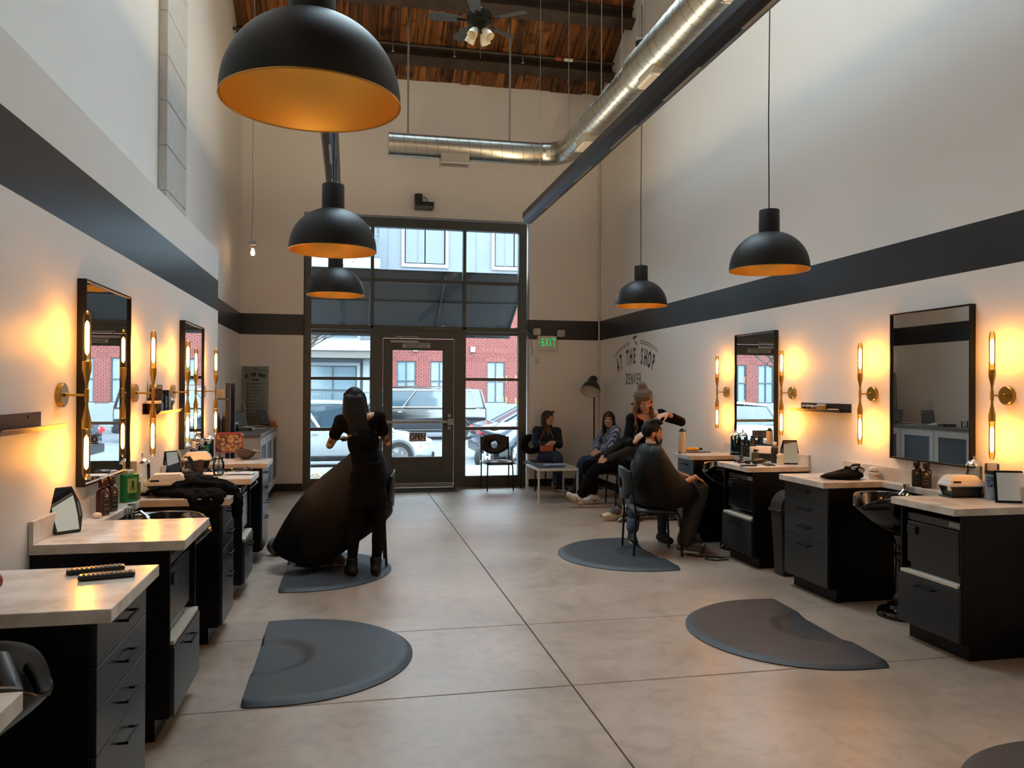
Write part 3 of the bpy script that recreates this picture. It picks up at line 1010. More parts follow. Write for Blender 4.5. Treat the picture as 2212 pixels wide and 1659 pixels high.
# sprinkler pipe along the beam, smoke detector
sp = thing('sprinkler_pipe', 'dark sprinkler pipe with red fitting along the ceiling beam', 'pipe')
zp, yp = 6.83, 11.9
B().cyl((XL, yp, zp), (XR-.1, yp, zp), .022, n=10).build('pipe', STEEL, sp, smooth=True)
B().cyl((3.14, yp, zp), (3.24, yp, zp), .034, n=10).build('coupling', mat('red coupling', (150, 60, 36), .5), sp, smooth=True)
B().cyl((3.28, yp-.01, zp-.01), (3.42, yp-.01, zp-.01), .026, n=10).build('tag_sleeve', mat('white sleeve', (214, 212, 204), .5), sp, smooth=True)
for x in (.62, 1.55, 2.62):
    B().cyl((x, yp, zp), (x, yp, zp-.11), .008, n=6).cyl((x, yp, zp-.11), (x, yp, zp-.12), .024, n=8).cyl((x, yp, zp), (x, yp, zc(yp)), .006, n=5).build('sprinkler_head', GALV, sp)
sd = B().lathe([(.001, -.05), (.04, -.048), (.075, -.03), (.085, 0), (.001, 0)], 22)
so2 = sd.build('smoke_detector', mat('white detector', (224, 216, 196), .5), None, smooth=True)
so2.location = (2.57, 10.35, zc(10.35)-.002)
so2.rotation_euler = (-math.atan(SL), 0, 0)
tag(so2, 'round white smoke detector on the ceiling planks right of the fan', 'detector')
# bare bulb on a cord near the street corner
bb_ = thing('bare_bulb', 'small glowing bare bulb with a metal box on a long cord in the left corner', 'lamp', (-1.33, 11.5, 3.54))
B().lathe([(.001, -.05), (.02, -.045), (.03, -.02), (.026, .01), (.014, .035), (.012, .05)], 14).build('bulb', emis('warm bare bulb', (1, .58, .25), 22), bb_, smooth=True)
B().lathe([(.024, .045), (.034, .06), (.036, .09), (.001, .09)], 14).build('socket', mat('white plastic', (214, 214, 208), .4), bb_, smooth=True)
B().box(-.055, .055, -.055, .055, .09, .15).build('junction_box', GALV, bb_, bev=.004)
B().tube([(-.02, 0, .15), (.0, .0, .7), (-.01, 0, 1.4), (.005, 0, 2.5), (0, 0, zc(11.5)-3.54)], .005, n=5).build('cord', mat('grey cable', (150, 150, 146), .5), bb_, smooth=True)
# ================================================================ floor mats, basins, chairs, waiting corner
RUB = mat('grey black rubber mat', (44, 46, 49), .5, 0, .5, var=.14, vscale=5, bump=.25, bscale=220)
def floor_mat_thing(cx, cy, s, rz, label):
    """half-round standing mat: straight side on +x*s, rim chamfered, shallow round recess at the straight side"""
    R, st = .75, .20
    out = []
    n = 40
    for k in range(n+1):
        a = PI/2 + PI*k/n
        out.append((R*.98*math.cos(a), R*math.sin(a)))
    out += [(st*.5, -R*.995), (st-.02, -R*.99), (st, -R*.96)]
    for k in range(1, 12):
        out.append((st, -R*.96 + 2*R*.96*k/12))
    out += [(st, R*.96), (st-.02, R*.99), (st*.5, R*.995)]
    c = V((st-.02, 0))
    rr = [1.0, 1.0, .992, .975, .95, .9, .8, .7, .62, .56, .50, .46, .42, .38, .34, .30, .25, .2, .1]
    def h(x, y, q):
        if q >= 1.0:
            return .006
        e = min(1, (1-q)/.05)
        z = .008 + .020*(e*e*(3-2*e))
        d = math.hypot(x-st, y)
        t = min(1, max(0, (d-.29)/.045))
        t = t*t*(3-2*t)
        return z*t + .004*(1-t)
    rings = []
    for i, q in enumerate(rr):
        ring = []
        for (x, y) in out:
            px, py = c.x + (x-c.x)*q, c.y + (y-c.y)*q
            ring.append(V((px, py, 0 if i == 0 else h(px, py, q))))
        rings.append(ring)
    b = B().rings(rings, True)
    if s < 0:
        b.xf(MX.Scale(-1, 4, (1, 0, 0)))
    o = b.build('floor_mat', RUB, None, smooth=True)
    o.location = (cx, cy, .0005)
    o.rotation_euler = (0, 0, rz)
    return tag(o, label, 'mat', 'half round standing mats')
floor_mat_thing(-.335, 4.965, -1, 0, 'half round rubber mat alone on the floor at the left front')
floor_mat_thing(-.345, 7.27, -1, 0, 'half round rubber mat under the standing stylist in black')
floor_mat_thing(3.0, 4.86, 1, -.05, 'half round rubber mat alone on the floor at the right front')
floor_mat_thing(2.77, 7.42, 1, 0, 'half round rubber mat under the caped client\'s chair')
floor_mat_thing(3.08, 2.37, 1, .05, 'half round rubber mat cut off by the lower right picture corner')

def basin(s, yc, xl, label):
    """wash basin on a pedestal; the neck rest faces the room"""
    r = thing('shampoo_basin', label, 'basin', (xl + s*.27, yc, 0), 0, 'shampoo basins')
    N = 40
    def ring(rx, ry, z, dip=0, ox=0):
        out = []
        for k in range(N):
            a = 2*PI*k/N
            da = abs(((a - (PI if s > 0 else 0)) + PI) % (2*PI) - PI)
            zz = z - dip*math.exp(-(da/.42)**2)
            e = 1+.12*math.cos(2*a)**2
            out.append(V((ox + rx*e*math.cos(a), ry*math.sin(a)*1.04, zz)))
        return out
    ox = s*.06
    B().rings([ring(.06, .06, .60, 0, ox), ring(.10, .10, .605, 0, ox), ring(.19, .17, .70, 0, s*.03), ring(.235, .225, .80, .02), ring(.25, .245, .872, .075), ring(.245, .24, .884, .08), ring(.225, .22, .878, .085),
               ring(.205, .20, .80, .02), ring(.16, .15, .70, 0, s*.03), ring(.05, .05, .665, 0, ox), ring(.002, .002, .664, 0, ox)], True).build('bowl', GLOSS, r, smooth=True, ang=60)
    m = MX.Translation((s*.10, 0, 0))
    B().lathe([(.001, 0), (.175, 0), (.178, .02), (.165, .045), (.11, .06), (.10, .085), (.065, .10), (.075, .14), (.058, .17), (.055, .20), (.048, .40), (.052, .44), (.062, .455), (.05, .47), (.05, .52), (.07, .56), (.10, .61), (.001, .61)], 30, m).build('pedestal', GLOSS, r, smooth=True)
    B().tube([(-s*.10, -.14, .86), (-s*.16, -.05, .82), (-s*.19, 0, .80), (-s*.16, .05, .82), (-s*.10, .14, .86)], .028, n=10).build('neck_rest', mat('soft black rubber', (26, 26, 27), .45), r, smooth=True)
    f = B().cyl((s*.18, .06, .86), (s*.18, .06, .93), .018, n=14).cyl((s*.18, .06, .93), (s*.18, .06, .955), .025, n=6).tube([(s*.18, .06, .90), (s*.12, .02, .915), (s*.07, 0, .88)], .009)
    f.build('tap', mat('chrome', (220, 218, 210), .1, 1), r, smooth=True)
    B().tube([(s*.16, -.06, .87), (s*.06, -.10, .90), (0, -.14, .86), (s*.05, -.16, .80), (s*.12, -.10, .72)], .008).build('spray_hose', mat('chrome', (220, 218, 210), .1, 1), r, smooth=True)
    return r
basin(-1, 2.38, -.81, 'gloss black wash basin at the lower left picture edge')
basin(-1, 4.93, -.80, 'black wash basin behind the worktop with the tilted hand mirror')
basin(-1, 7.31, -.80, 'black wash basin behind the worktop with the drinking jar')
basin(1, 5.04, 3.60, 'gloss black pedestal wash basin nearest on the right, with a chrome tap')
basin(1, 7.50, 3.58, 'black wash basin beside the caped client\'s knee')

# ---- stacking chairs
CHM = mat('black chair metal', (15, 15, 16), .4, .4)
CHP = mat('black moulded plastic', (22, 23, 24), .38)
VIN = mat('grey black vinyl seat', (60, 62, 66), .4)
def chair():
    r = thing('stacking_chair', 'x', 'chair')
    N = 48
    g = []
    ym = .265
    for q in (0, .33, .66, 1):
        ring = []
        for k in range(N):
            a = 2*PI*k/N
            hx, hz = .058*math.cos(a), .062*math.sin(a)
            ca, sa = math.cos(a), math.sin(a)
            # lens-shaped outline: straight sides, arched top, deep arched bottom
            lo, t = 0, min(.232/max(abs(ca), 1e-4), .4)
            hi = t
            for _ in range(30):
                mid = (lo+hi)/2
                x, z = mid*ca, mid*sa
                if z > .125 + .05*(1-(x/.232)**2) or z < -.06 - .10*(1-(x/.232)**2):
                    hi = mid
                else:
                    lo = mid
            t = lo
            ox, oz = t*ca, t*sa
            x, z = hx+(ox-hx)*q, hz+(oz-hz)*q
            y = ym + .055*(1-(x/.232)**2) - .0 + .10*z*.3
            ring.append(V((x, y, .705+z)))
        g.append(ring)
    B().rings(g, False).build('backrest', CHP, r, smooth=True, solid=.014)
    # seat pad
    pr = []
    for z, k in ((.425, .9), (.43, .97), (.445, 1), (.458, .985), (.466, .93), (.468, .7), (.468, .02)):
        ring = []
        for j in range(32):
            a = 2*PI*j/32
            e = 4.5
            cx = abs(math.cos(a))**(2/e)*(1 if math.cos(a) >= 0 else -1)
            cy = abs(math.sin(a))**(2/e)*(1 if math.sin(a) >= 0 else -1)
            ring.append(V((.225*k*cx*(1-.05*cy), .225*k*cy-.01, z - (.012*(max(0, -cy))**2 if k > .5 else 0))))
        pr.append(ring)
    B().rings(pr, True).build('seat', VIN, r, smooth=True, ang=60)
    for sx in (-1, 1):
        B().tube([(sx*.232, .245, 0), (sx*.232, .225, .42), (sx*.232, .25, .60), (sx*.232, .285, .84)], .0115, n=10).build('leg', CHM, r, smooth=True)
        B().tube([(sx*.215, -.245, 0), (sx*.205, -.225, .38), (sx*.20, -.21, .413), (sx*.20, -.17, .423), (sx*.215, .21, .415)], .0115, n=10).build('leg', CHM, r, smooth=True)
    B().tube([(-.20, -.19, .417), (.20, -.19, .417)], .009).tube([(-.215, .19, .414), (.215, .19, .414)], .009).build('cross_bar', CHM, r, smooth=True)
    return r
ch0 = chair()
ch0.location = (2.39, 12.62, 0)
ch0['label'] = 'empty black chair with a round hole in its backrest, before the shop window'
ch0['group'] = 'black stacking chairs'
dup(ch0, (3.08, 12.52, 0), .25, 'black chair under the seated woman in navy')
dup(ch0, (3.88, 11.45, 0), -PI/2, 'black chair under the woman in the striped shirt')
dup(ch0, (3.90, 10.66, 0), -PI/2, 'black chair under the person in black trousers and white sneakers')
dup(ch0, (3.0, 7.47, 0), PI/2-.10, 'black chair under the caped client with the beard')
dup(ch0, (.10, 7.45, 0), -PI/2, 'black chair behind the standing stylist in black, mostly hidden')

# ---- low table
tb = thing('coffee_table', 'low square table with white legs and a dark grey top in the waiting corner', 'table', (2.95, 11.28, 0))
WT = mat('white powder coat', (214, 210, 200), .4)
B().box(-.275, .275, -.365, .365, .487, .499).build('table_top', mat('dark grey table top', (60, 64, 70), .35), tb, bev=.002)
b = B()
for sx in (-1, 1):
    b.box(min(sx*.275, sx*.30), max(sx*.275, sx*.30), -.39, .39, .465, .50)
    b.box(-.275, .275, min(sx*.365, sx*.39), max(sx*.365, sx*.39), .465, .50)
b.build('apron', WT, tb, bev=.002)
for sx in (-1, 1):
    for sy in (-1, 1):
        B().box(sx*.2875-.0125, sx*.2875+.0125, sy*.3775-.0125, sy*.3775+.0125, 0, .4655).build('leg', WT, tb, bev=.002)
# reading matter and keys on the low table
def crumple(w, d, h, n=9, seed=1, m=7):
    rd = random.Random(seed)
    g = []
    for i in range(n):
        row = []
        for j in range(m):
            u, v = i/(n-1)-.5, j/(m-1)-.5
            e = max(0, 1-(2*abs(u))**3)*max(0, 1-(2*abs(v))**3)
            row.append(V((u*w*(1+rd.uniform(-.08, .08)), v*d*(1+rd.uniform(-.1, .1)), .004+h*e*rd.uniform(.45, 1))))
        g.append(row)
    return B().grid(g)
o = crumple(.34, .16, .035, seed=3).build('sunglass_cloth', mat('pale blue grey cloth', (136, 152, 176), .8), None, smooth=True, solid=.004, sub=1)
o.location = (3.0, 11.30, .503)
tag(o, 'crumpled pale blue cloth on the low waiting table', 'cloth')
sgl = thing('sunglasses', 'dark sunglasses lying on the pale cloth on the low table', 'sunglasses', (2.98, 11.28, .545), .4)
B().tube([(-.07, 0, 0), (-.06, -.02, .02), (-.02, -.025, .02), (0, -.022, .022), (.02, -.025, .02), (.06, -.02, .02), (.07, 0, 0)], .005).build('front_frame', BLK, sgl, smooth=True)
for sx in (-1, 1):
    B().tube([(sx*.07, 0, 0), (sx*.068, .06, -.002), (sx*.06, .12, -.012)], .004).build('temple', BLK, sgl, smooth=True)
    B().sph((sx*.035, -.024, .012), .028, .004, .018).build('lens', GLOSS, sgl, smooth=True)
tag(B().box(3.10, 3.22, 11.03, 11.10, .501, .508).build('white_card', mat('white paper', (224, 222, 216), .6), None), 'white card lying near the right edge of the low table', 'card')

# ---- floor lamp in the corner
fl_ = thing('floor_lamp', 'dark grey floor lamp with a big tilted dome shade in the far right corner', 'floor lamp', (3.97, 12.42, 0))
LM = mat('dark grey lamp metal', (40, 43, 45), .45, .2)
B().lathe([(.001, 0), (.15, 0), (.15, .015), (.02, .03), (.001, .03)], 26).build('base', LM, fl_, smooth=True)
B().cyl((0, 0, .02), (0, 0, 1.66), .013, n=10).build('pole', LM, fl_, smooth=True)
hm = MX.Translation((-.06, -.08, 1.72)) @ MX.Rotation(.42, 4, 'Y') @ MX.Rotation(-.50, 4, 'X')
sh = B().lathe([(.165, -.15), (.16, -.12), (.14, -.05), (.11, .0), (.072, .03), (.07, .12), (.06, .135), (.001, .138)], 32, hm, caps=False).build('shade', LM, fl_, smooth=True)
B().lathe([(.16, -.148), (.155, -.12), (.135, -.05), (.105, -.003), (.06, .02), (.001, .025)], 32, hm, caps=False).build('shade_lining', mat('white lamp lining', (205, 203, 190), .5), fl_, smooth=True)
B().sph(hm @ V((0, 0, -.03)), .03, .03, .03).build('bulb', mat('white glass bulb', (225, 222, 210), .2), fl_, smooth=True)
B().tube([hm @ V((.075, 0, .06)), hm @ V((.11, 0, .05)), hm @ V((.105, 0, -.0)), (0, 0, 1.63)], .009).tube([hm @ V((-.075, 0, .06)), hm @ V((-.095, 0, .065))], .012).build('yoke', CHM, fl_, smooth=True)

# ---- bins and bag
tbin = thing('waste_bin', 'dark grey domed waste bin squeezed between two right hand cabinets', 'bin', (3.87, 6.36, 0))
BIN = mat('dark grey bin plastic', (46, 45, 44), .45)
B().rings([[V((x*k, y*k, z)) for x, y in [(-.15, -.09), (.15, -.09), (.15, .09), (-.15, .09)]] for z, k in ((0, .8), (.56, 1))]).build('tub', BIN, tbin, bev=.015)
B().box(-.165, .165, -.105, .105, .56, .59).build('rim', BIN, tbin, bev=.008)
B().rings([[V((.15*math.cos(a), y, .59+.155*math.sin(a))) for a in [PI*k/10 for k in range(11)]] for y in (-.09, .09)]).build('swing_lid', BIN, tbin, smooth=True)
sk = B().sph((0, 0, .09), .10, .09, .09)
bagm = sk.build('cloth_bag', mat('grey cloth', (112, 112, 112), .85, var=.15, vscale=20), None, smooth=True)
bagm.location = (-.68, 8.02, .0)
bagm.data.transform(MX.Diagonal((1, 1, 1, 1)))
tag(bagm, 'small slumped grey cloth bag on the floor at the end of the left cabinets', 'bag')
cbl = B().tube([(3.62, 7.08, .008), (3.5, 7.16, .008), (3.36, 7.18, .008), (3.30, 7.30, .008), (3.42, 7.42, .008), (3.58, 7.52, .008), (3.66, 7.62, .03)], .006).tube([(3.60, 7.0, .008), (3.46, 6.98, .008), (3.38, 7.05, .01), (3.45, 7.12, .012), (3.58, 7.06, .008)], .006)
tag(cbl.build('floor_cable', CORD, None, smooth=True), 'black cable snaking on the floor beside the caped client\'s feet', 'cable')

# ---- reception desk in the left alcove
DW = mat('white desk lacquer', (206, 210, 212), .35)
dk = thing('reception_desk', 'white panelled reception desk with a grey stone top in the left alcove', 'desk', (-1.385, 11.66, 0))
B().box(-.283, .265, -1.20, 1.235, .14, 1.0).build('body', DW, dk, bev=.003)
B().box(-.28, .24, -1.17, 1.235, 0, .14).build('plinth', mat('black rubber base', (24, 24, 26), .5), dk)
B().box(-.283, .29, -1.225, 1.237, 1.0, 1.045).build('top_slab', mat('grey stone top', (112, 112, 110), .3, var=.1, vscale=12), dk, bev=.003)
for y0, y1 in ((-1.18, -.40), (-.38, .40), (.42, 1.22)):
    b = B()
    for a in ((y0, y0+.09, .16, .98), (y1-.09, y1, .16, .98), (y0+.09, y1-.09, .16, .26), (y0+.09, y1-.09, .88, .98)):
        b.box(.266, .284, *a)
    p = b.build('panel_frame', DW, dk, bev=.003)
    B().box(.266, .272, y0+.09, y1-.09, .26, .88).build('inset', mat('blue grey inset', (78, 90, 100), .45), p)
# upright black rack behind the partition end
rk = thing('display_rack', 'narrow black wooden rack with bottles, at the end of the left partition', 'shelf', (-1.47, 9.42, 0))
RW = mat('black stained wood', (46, 45, 44), .5, var=.15, vscale=12)
for x in (-.15, .15):
    for y in (-.20, .20):
        o = B().box(x-.022, x+.022, y-.03, y+.03, 0, 1.69).build('post', RW, rk, bev=.002)
for z in (.3, .72, 1.10, 1.50):
    B().box(-.13, .13, -.19, .19, z, z+.02).build('shelf_board', mat('grey shelf board', (96, 104, 110), .4), rk)
for z in (1.10, 1.50):
    for x in (-.15, .15):
        B().cyl((x, -.231, z+.01), (x, -.236, z+.01), .007, n=10).build('screw', CHR, rk)
# ================================================================ things on the worktops and shelves
def mpp(p):
    return (p-EYE).dot(_f)/FPX
def spot(x, y, z=ZC):
    p = at(x, y, 'z', z+.0006)
    for s_, lim in ((1, XR-.075), (-1, XP+.075)):
        if s_*p.x > s_*lim:
            p = at(x, y, 'x', lim)
            p.z = z+.0006
    return p, mpp(p)
BROWN = mat('brown bottle plastic', (52, 24, 12), .2, 0, .6)
BKPL = mat('black bottle plastic', (20, 20, 21), .28)
LBL = mat('dark label', (34, 32, 30), .5)
LBL2 = mat('cream label print', (176, 166, 140), .5)
CREAM = mat('cream plastic', (222, 205, 178), .4)
WPL = mat('white clipper box plastic', (226, 218, 206), .3)
CLEAR = glass('clear jar glass', (238, 246, 246), 1.1)
BLUE = glass('blue disinfectant', (90, 170, 196), .5, 1.33)
GREEN = mat('green tin', (24, 128, 62), .35)
def bottle(name, label, cat, x, y, w, h, m, capm, shoulder=.68, neck=.32, square=True, lab=None, rz=0, capw=.36, group=None, z=ZC):
    """w, h in metres; x, y = photo pixel of the foot"""
    p, _ = spot(x, y, z)
    r = thing(name, label, cat, p, rz, group)
    N = 24
    rings = []
    for zz, k in ((0, .94), (.01, 1), (shoulder-.03, 1), (shoulder, .96), (shoulder+.05, .72), (shoulder+.07, neck), (shoulder+.10, neck)):
        ring = []
        for j in range(N):
            a = 2*PI*j/N
            if square:
                e = 5 if zz < shoulder else 2.4
                cx = abs(math.cos(a))**(2/e)*(1 if math.cos(a) >= 0 else -1)
                cy = abs(math.sin(a))**(2/e)*(1 if math.sin(a) >= 0 else -1)
            else:
                cx, cy = math.cos(a), math.sin(a)
            ring.append(V((w/2*k*cx, w/2*k*cy*(.8 if square else 1), zz*h)))
        rings.append(ring)
    B().rings(rings).build('body', m, r, smooth=True)
    B().lathe([(w*capw*.96, h*(shoulder+.09)), (w*capw, h*(shoulder+.10)), (w*capw, h*.985), (w*capw*.9, h), (.001, h)], 18).build('cap', capm, r, smooth=True)
    if lab:
        k = .8 if square else 1
        if square:
            B().box(-w*.40, w*.40, -w/2*k-.0012, -w/2*k+.001, h*.08, h*(shoulder-.1)).build('label', lab, r)
            b = B()
            for u in (.18, .30, .44, .52):
                b.box(-w*.26, w*.26, -w/2*k-.0018, -w/2*k-.001, h*u, h*(u+.012))
            b.lathe([(.001, 0), (w*.15, 0), (w*.15, .0008), (.001, .0008)], 16, MX.Translation((0, -w/2*k-.0012, h*(shoulder-.14))) @ MX.Rotation(PI/2, 4, 'X'))
            b.build('label_print', LBL2, r)
        else:
            B().lathe([(w/2+.0006, h*.10), (w/2+.001, h*.11), (w/2+.001, h*(shoulder-.1)), (w/2+.0006, h*(shoulder-.09))], N, caps=False).build('label', lab, r, smooth=True)
    return r
def steriliser_jar(label, x, y, w, h, liquid=True, tools=True):
    """glass disinfectant jar with chrome domed lid and knob"""
    p, _ = spot(x, y)
    r = thing('disinfectant_jar', label, 'jar', p)
    B().lathe([(w*.5, 0), (w*.54, .004), (w*.54, .018), (w*.46, .022), (.001, .022)], 26).build('base', GLOSS, r, smooth=True)
    B().lathe([(w*.44, .022), (w*.47, .05), (w*.46, h*.72), (w*.40, h*.76)], 26, caps=False).build('glass', CLEAR, r, smooth=True)
    if liquid:
        B().lathe([(.001, .03), (w*.42, .03), (w*.42, h*.60), (.001, h*.60)], 22).build('liquid', BLUE, r, smooth=True)
    B().lathe([(w*.46, h*.75), (w*.48, h*.77), (w*.46, h*.79), (w*.28, h*.86), (w*.08, h*.90), (w*.05, h*.95), (w*.09, h*.99), (.001, h)], 26).build('lid', mat('chrome', (220, 218, 210), .1, 1), r, smooth=True)
    if tools:
        for k, (dx, dy, c) in enumerate(((-.2, .1, (30, 34, 36)), (.1, .2, (150, 30, 30)), (.25, -.1, (28, 96, 92)), (-.05, -.2, (24, 24, 26)))):
            B().box(-w*.09, w*.09, -.002, .002, 0, h*.56, MX.Translation((dx*w*.6, dy*w*.6, .04)) @ MX.Rotation((-.22, .2, .12, -.08)[k], 4, 'Y')).build('comb', mat('comb %d' % k, c, .4), r)
    return r
def clipper_box(label, x, y, L, rz, dark=False):
    """towel/blade steriliser box: black tapered tray, cream lid with bevelled ends"""
    p, _ = spot(x, y)
    r = thing('steriliser_box', label, 'steriliser', p, rz, 'cream lidded steriliser boxes')
    W, H = L*.56, L*.60
    def ring(lx, ly, z):
        return [V((sx*lx, sy*ly, z)) for sx, sy in ((-1, -1), (1, -1), (1, 1), (-1, 1))]
    B().rings([ring(L*.46, W*.48, .0), ring(L*.46, W*.48, .008)]).build('foot', BKPL, r, bev=.002)
    B().rings([ring(L*.38, W*.38, .008), ring(L*.47, W*.46, H*.50), ring(L*.47, W*.46, H*.51)]).build('tray', BKPL, r, bev=.004)
    B().rings([ring(L*.5, W*.5, H*.50), ring(L*.5, W*.5, H*.58), ring(L*.44, W*.42, H*.80), ring(L*.34, W*.34, H*.97), ring(L*.33, W*.32, H)]).build('lid', WPL, r, bev=.008, seg=3)
    B().box(-L*.40, -L*.18, -W*.455, -W*.44, H*.68, H*.76, MX.Translation((0, -.006, 0))).build('maker_plate', BKPL, r)
    B().tube([(-L*.46, -W*.34, H*.50), (-L*.475, -W*.38, H*.42), (-L*.46, -W*.36, H*.34)], .012).build('latch', WPL, r, smooth=True)
    for k in (-1, 0, 1):
        pass
    return r
def hand_mirror(label, x, y, w, h, rz, tilt, hexa=True):
    """dark framed mirror with bulging grip slots on both sides, leaning back"""
    p, _ = spot(x, y)
    r = thing('hand_mirror', label, 'mirror', p, rz)
    m = MX.Rotation(tilt, 4, 'X')
    k = 1.0
    pts = [(-w*.36, 0), (w*.36, 0), (w*.5, h*.34), (w*.5, h*.62), (w*.36, h), (-w*.36, h), (-w*.5, h*.62), (-w*.5, h*.34)]
    B().prism(pts, -.009, .009, 'y').xf(m).build('frame', GLOSS, r, bev=.005)
    pts2 = [(-w*.31, h*.05), (w*.31, h*.05), (w*.34, h*.35), (w*.34, h*.62), (w*.31, h*.95), (-w*.31, h*.95), (-w*.34, h*.62), (-w*.34, h*.35)]
    B().prism(pts2, -.0105, -.0092, 'y').xf(m).build('mirror_glass', MIR, r)
    b = B()
    for sx in (-1, 1):
        b.box(min(sx*w*.39, sx*w*.45), max(sx*w*.39, sx*w*.45), -.011, -.009, h*.32, h*.64, m)
    b.build('grip_slot', mat('grip shine', (120, 120, 124), .2, .6), r)
    return r
def jar(name, label, cat, loc, rr, h, body, lid, lidh=.3, n=20, lipk=1.02, group=None):
    r = thing(name, label, cat, loc, 0, group)
    B().lathe([(rr*.9, 0), (rr, .004), (rr, h*(1-lidh)), (.001, h*(1-lidh))], n).build('body', body, r, smooth=True)
    B().lathe([(rr*lipk, h*(1-lidh)), (rr*lipk, h*.97), (rr*lipk*.95, h), (.001, h)], n).build('lid', lid, r, smooth=True)
    return r
def carton(label, loc, w, d, h, m, rz=0, cat='box', name='carton', strip=None, group=None):
    r = thing(name, label, cat, loc, rz, group)
    B().box(-w/2, w/2, -d/2, d/2, 0, h).build('box', m, r, bev=.0015, seg=1)
    b = B()
    for u in (.3, .42, .62):
        b.box(-w*.32, w*.32, -d/2-.0008, -d/2, h*u, h*(u+.05))
    b.build('print', strip or LBL2, r)
    return r

# -- left wall shelf of jars (shelf y 5.86..6.60, x -1.40..-1.29, z 1.458)
zs = 1.4585
G = 'jars and boxes on the left wall shelf'
jar('canister', 'amber glass canister on the left shelf, in front of a white card', 'jar', (-1.352, 6.02, zs+.075), .042, .13, mat('dark canister label', (50, 36, 24), .3), mat('steel lid', (168, 160, 146), .25, .9), .22, group=G)
jar('wide_jar', 'wide dark jar with a cream band at the near end of the left shelf', 'jar', (-1.35, 5.945, zs), .05, .09, mat('dark amber jar', (44, 28, 16), .2), CREAM, .22, group=G)
wcd = B().box(-.001, .001, -.055, .055, 0, .15)
o = wcd.build('card_stand', mat('white paper', (224, 222, 216), .6), None)
o.location = (-1.392, 6.03, zs+.11)
tag(o, 'blank white card upright at the back of the left wall shelf', 'card')
carton('small black box on the left shelf behind the wide jar', (-1.352, 6.09, zs), .075, .06, .075, BKPL, PI/2, group=G)
carton('small black box stacked on another, left shelf', (-1.35, 6.09, zs+.0757), .06, .05, .065, LBL, PI/2, group=G)
carton('charcoal box with a pale edge in the middle of the left shelf', (-1.345, 6.18, zs), .07, .06, .12, LBL, PI/2, group=G)
carton('tall black box near the far end of the left shelf', (-1.34, 6.28, zs), .075, .055, .165, BKPL, PI/2, group=G)
bt = thing('perfume_bottle', 'small mauve round bottle with a gold cap at the far end of the left shelf', 'bottle', (-1.335, 6.39, zs), 0, G)
B().lathe([(.02, 0), (.026, .01), (.018, .03), (.02, .045), (.034, .07), (.034, .085), (.015, .105), (.01, .11)], 18).build('flask', mat('mauve glass', (150, 128, 140), .15), bt, smooth=True)
B().lathe([(.011, .108), (.013, .11), (.013, .15), (.001, .152)], 14).build('cap', BRASS, bt, smooth=True)
# -- right wall shelf
G = 'tins on the right wall shelf'
for k, (y, w_, h_, c, lb) in enumerate(((6.60, .05, .052, (112, 58, 40), 'rust red tin, first in the row on the right shelf'), (6.53, .05, .052, (96, 44, 34), 'dark red tin, second in the row on the right shelf'), (6.44, .075, .05, (150, 96, 70), 'wider copper tin in the row on the right shelf'), (6.34, .075, .066, (196, 150, 70), 'amber jar with a white lid on the right shelf'))):
    jar('tin', lb, 'tin', (XR-.05, y, 1.4565), w_/2, h_, mat('tin %d' % k, c, .35), mat('white plastic', (214, 214, 208), .4), .3, group=G)
jar('flat_tin', 'flat silver tin near the bare end of the right shelf', 'tin', (XR-.055, 6.16, 1.4565), .045, .026, mat('steel lid', (168, 160, 146), .25, .9), WPL, .4, group=G)

# -- nearest left worktop: two remotes, a clipper at the picture edge
def remote(label, x, y, L, rz, tip):
    p, _ = spot(x, y)
    r = thing('remote_control', label, 'remote control', p, rz, 'remote controls on the nearest worktop')
    m = MX.Rotation(tip, 4, 'Y')
    B().box(-L/2, L/2, -.022, .022, .001, .02, m).build('body', BKPL, r, bev=.006)
    b = B()
    for i in range(11):
        for j in range(3):
            b.box(-L*.42+i*L*.08, -L*.42+i*L*.08+L*.05, -.015+j*.011, -.007+j*.011, .02, .0225, m)
    b.build('buttons', mat('grey rubber keys', (112, 108, 100), .5), r)
remote('slim black remote control lying behind the other on the nearest left worktop', 207, 1236, .20, .30, 0)
remote('black remote with pale keys in front of the other on the nearest left worktop', 231, 1249, .19, .22, -.0)
cl = thing('hair_clipper', 'red and black hair clipper cut off by the left picture edge', 'hair clipper', spot(-52, 1280)[0], .9)
B().rings([[V((x, y*.032, .028+z*.028)) for y, z in [(math.cos(a), math.sin(a)) for a in [2*PI*k/14 for k in range(14)]]] for x in (-.09, -.02, .05, .072)]).build('body', mat('faded red shell', (158, 66, 58), .35), cl, smooth=True, ang=60)
B().box(-.03, .035, -.035, .035, .055, .115, MX.Rotation(-.5, 4, 'Y')).build('head', mat('dark clipper shell', (44, 40, 40), .35), cl, bev=.01)
B().box(.0, .03, -.028, .028, .112, .117, MX.Rotation(-.5, 4, 'Y')).build('blade', CHR, cl)

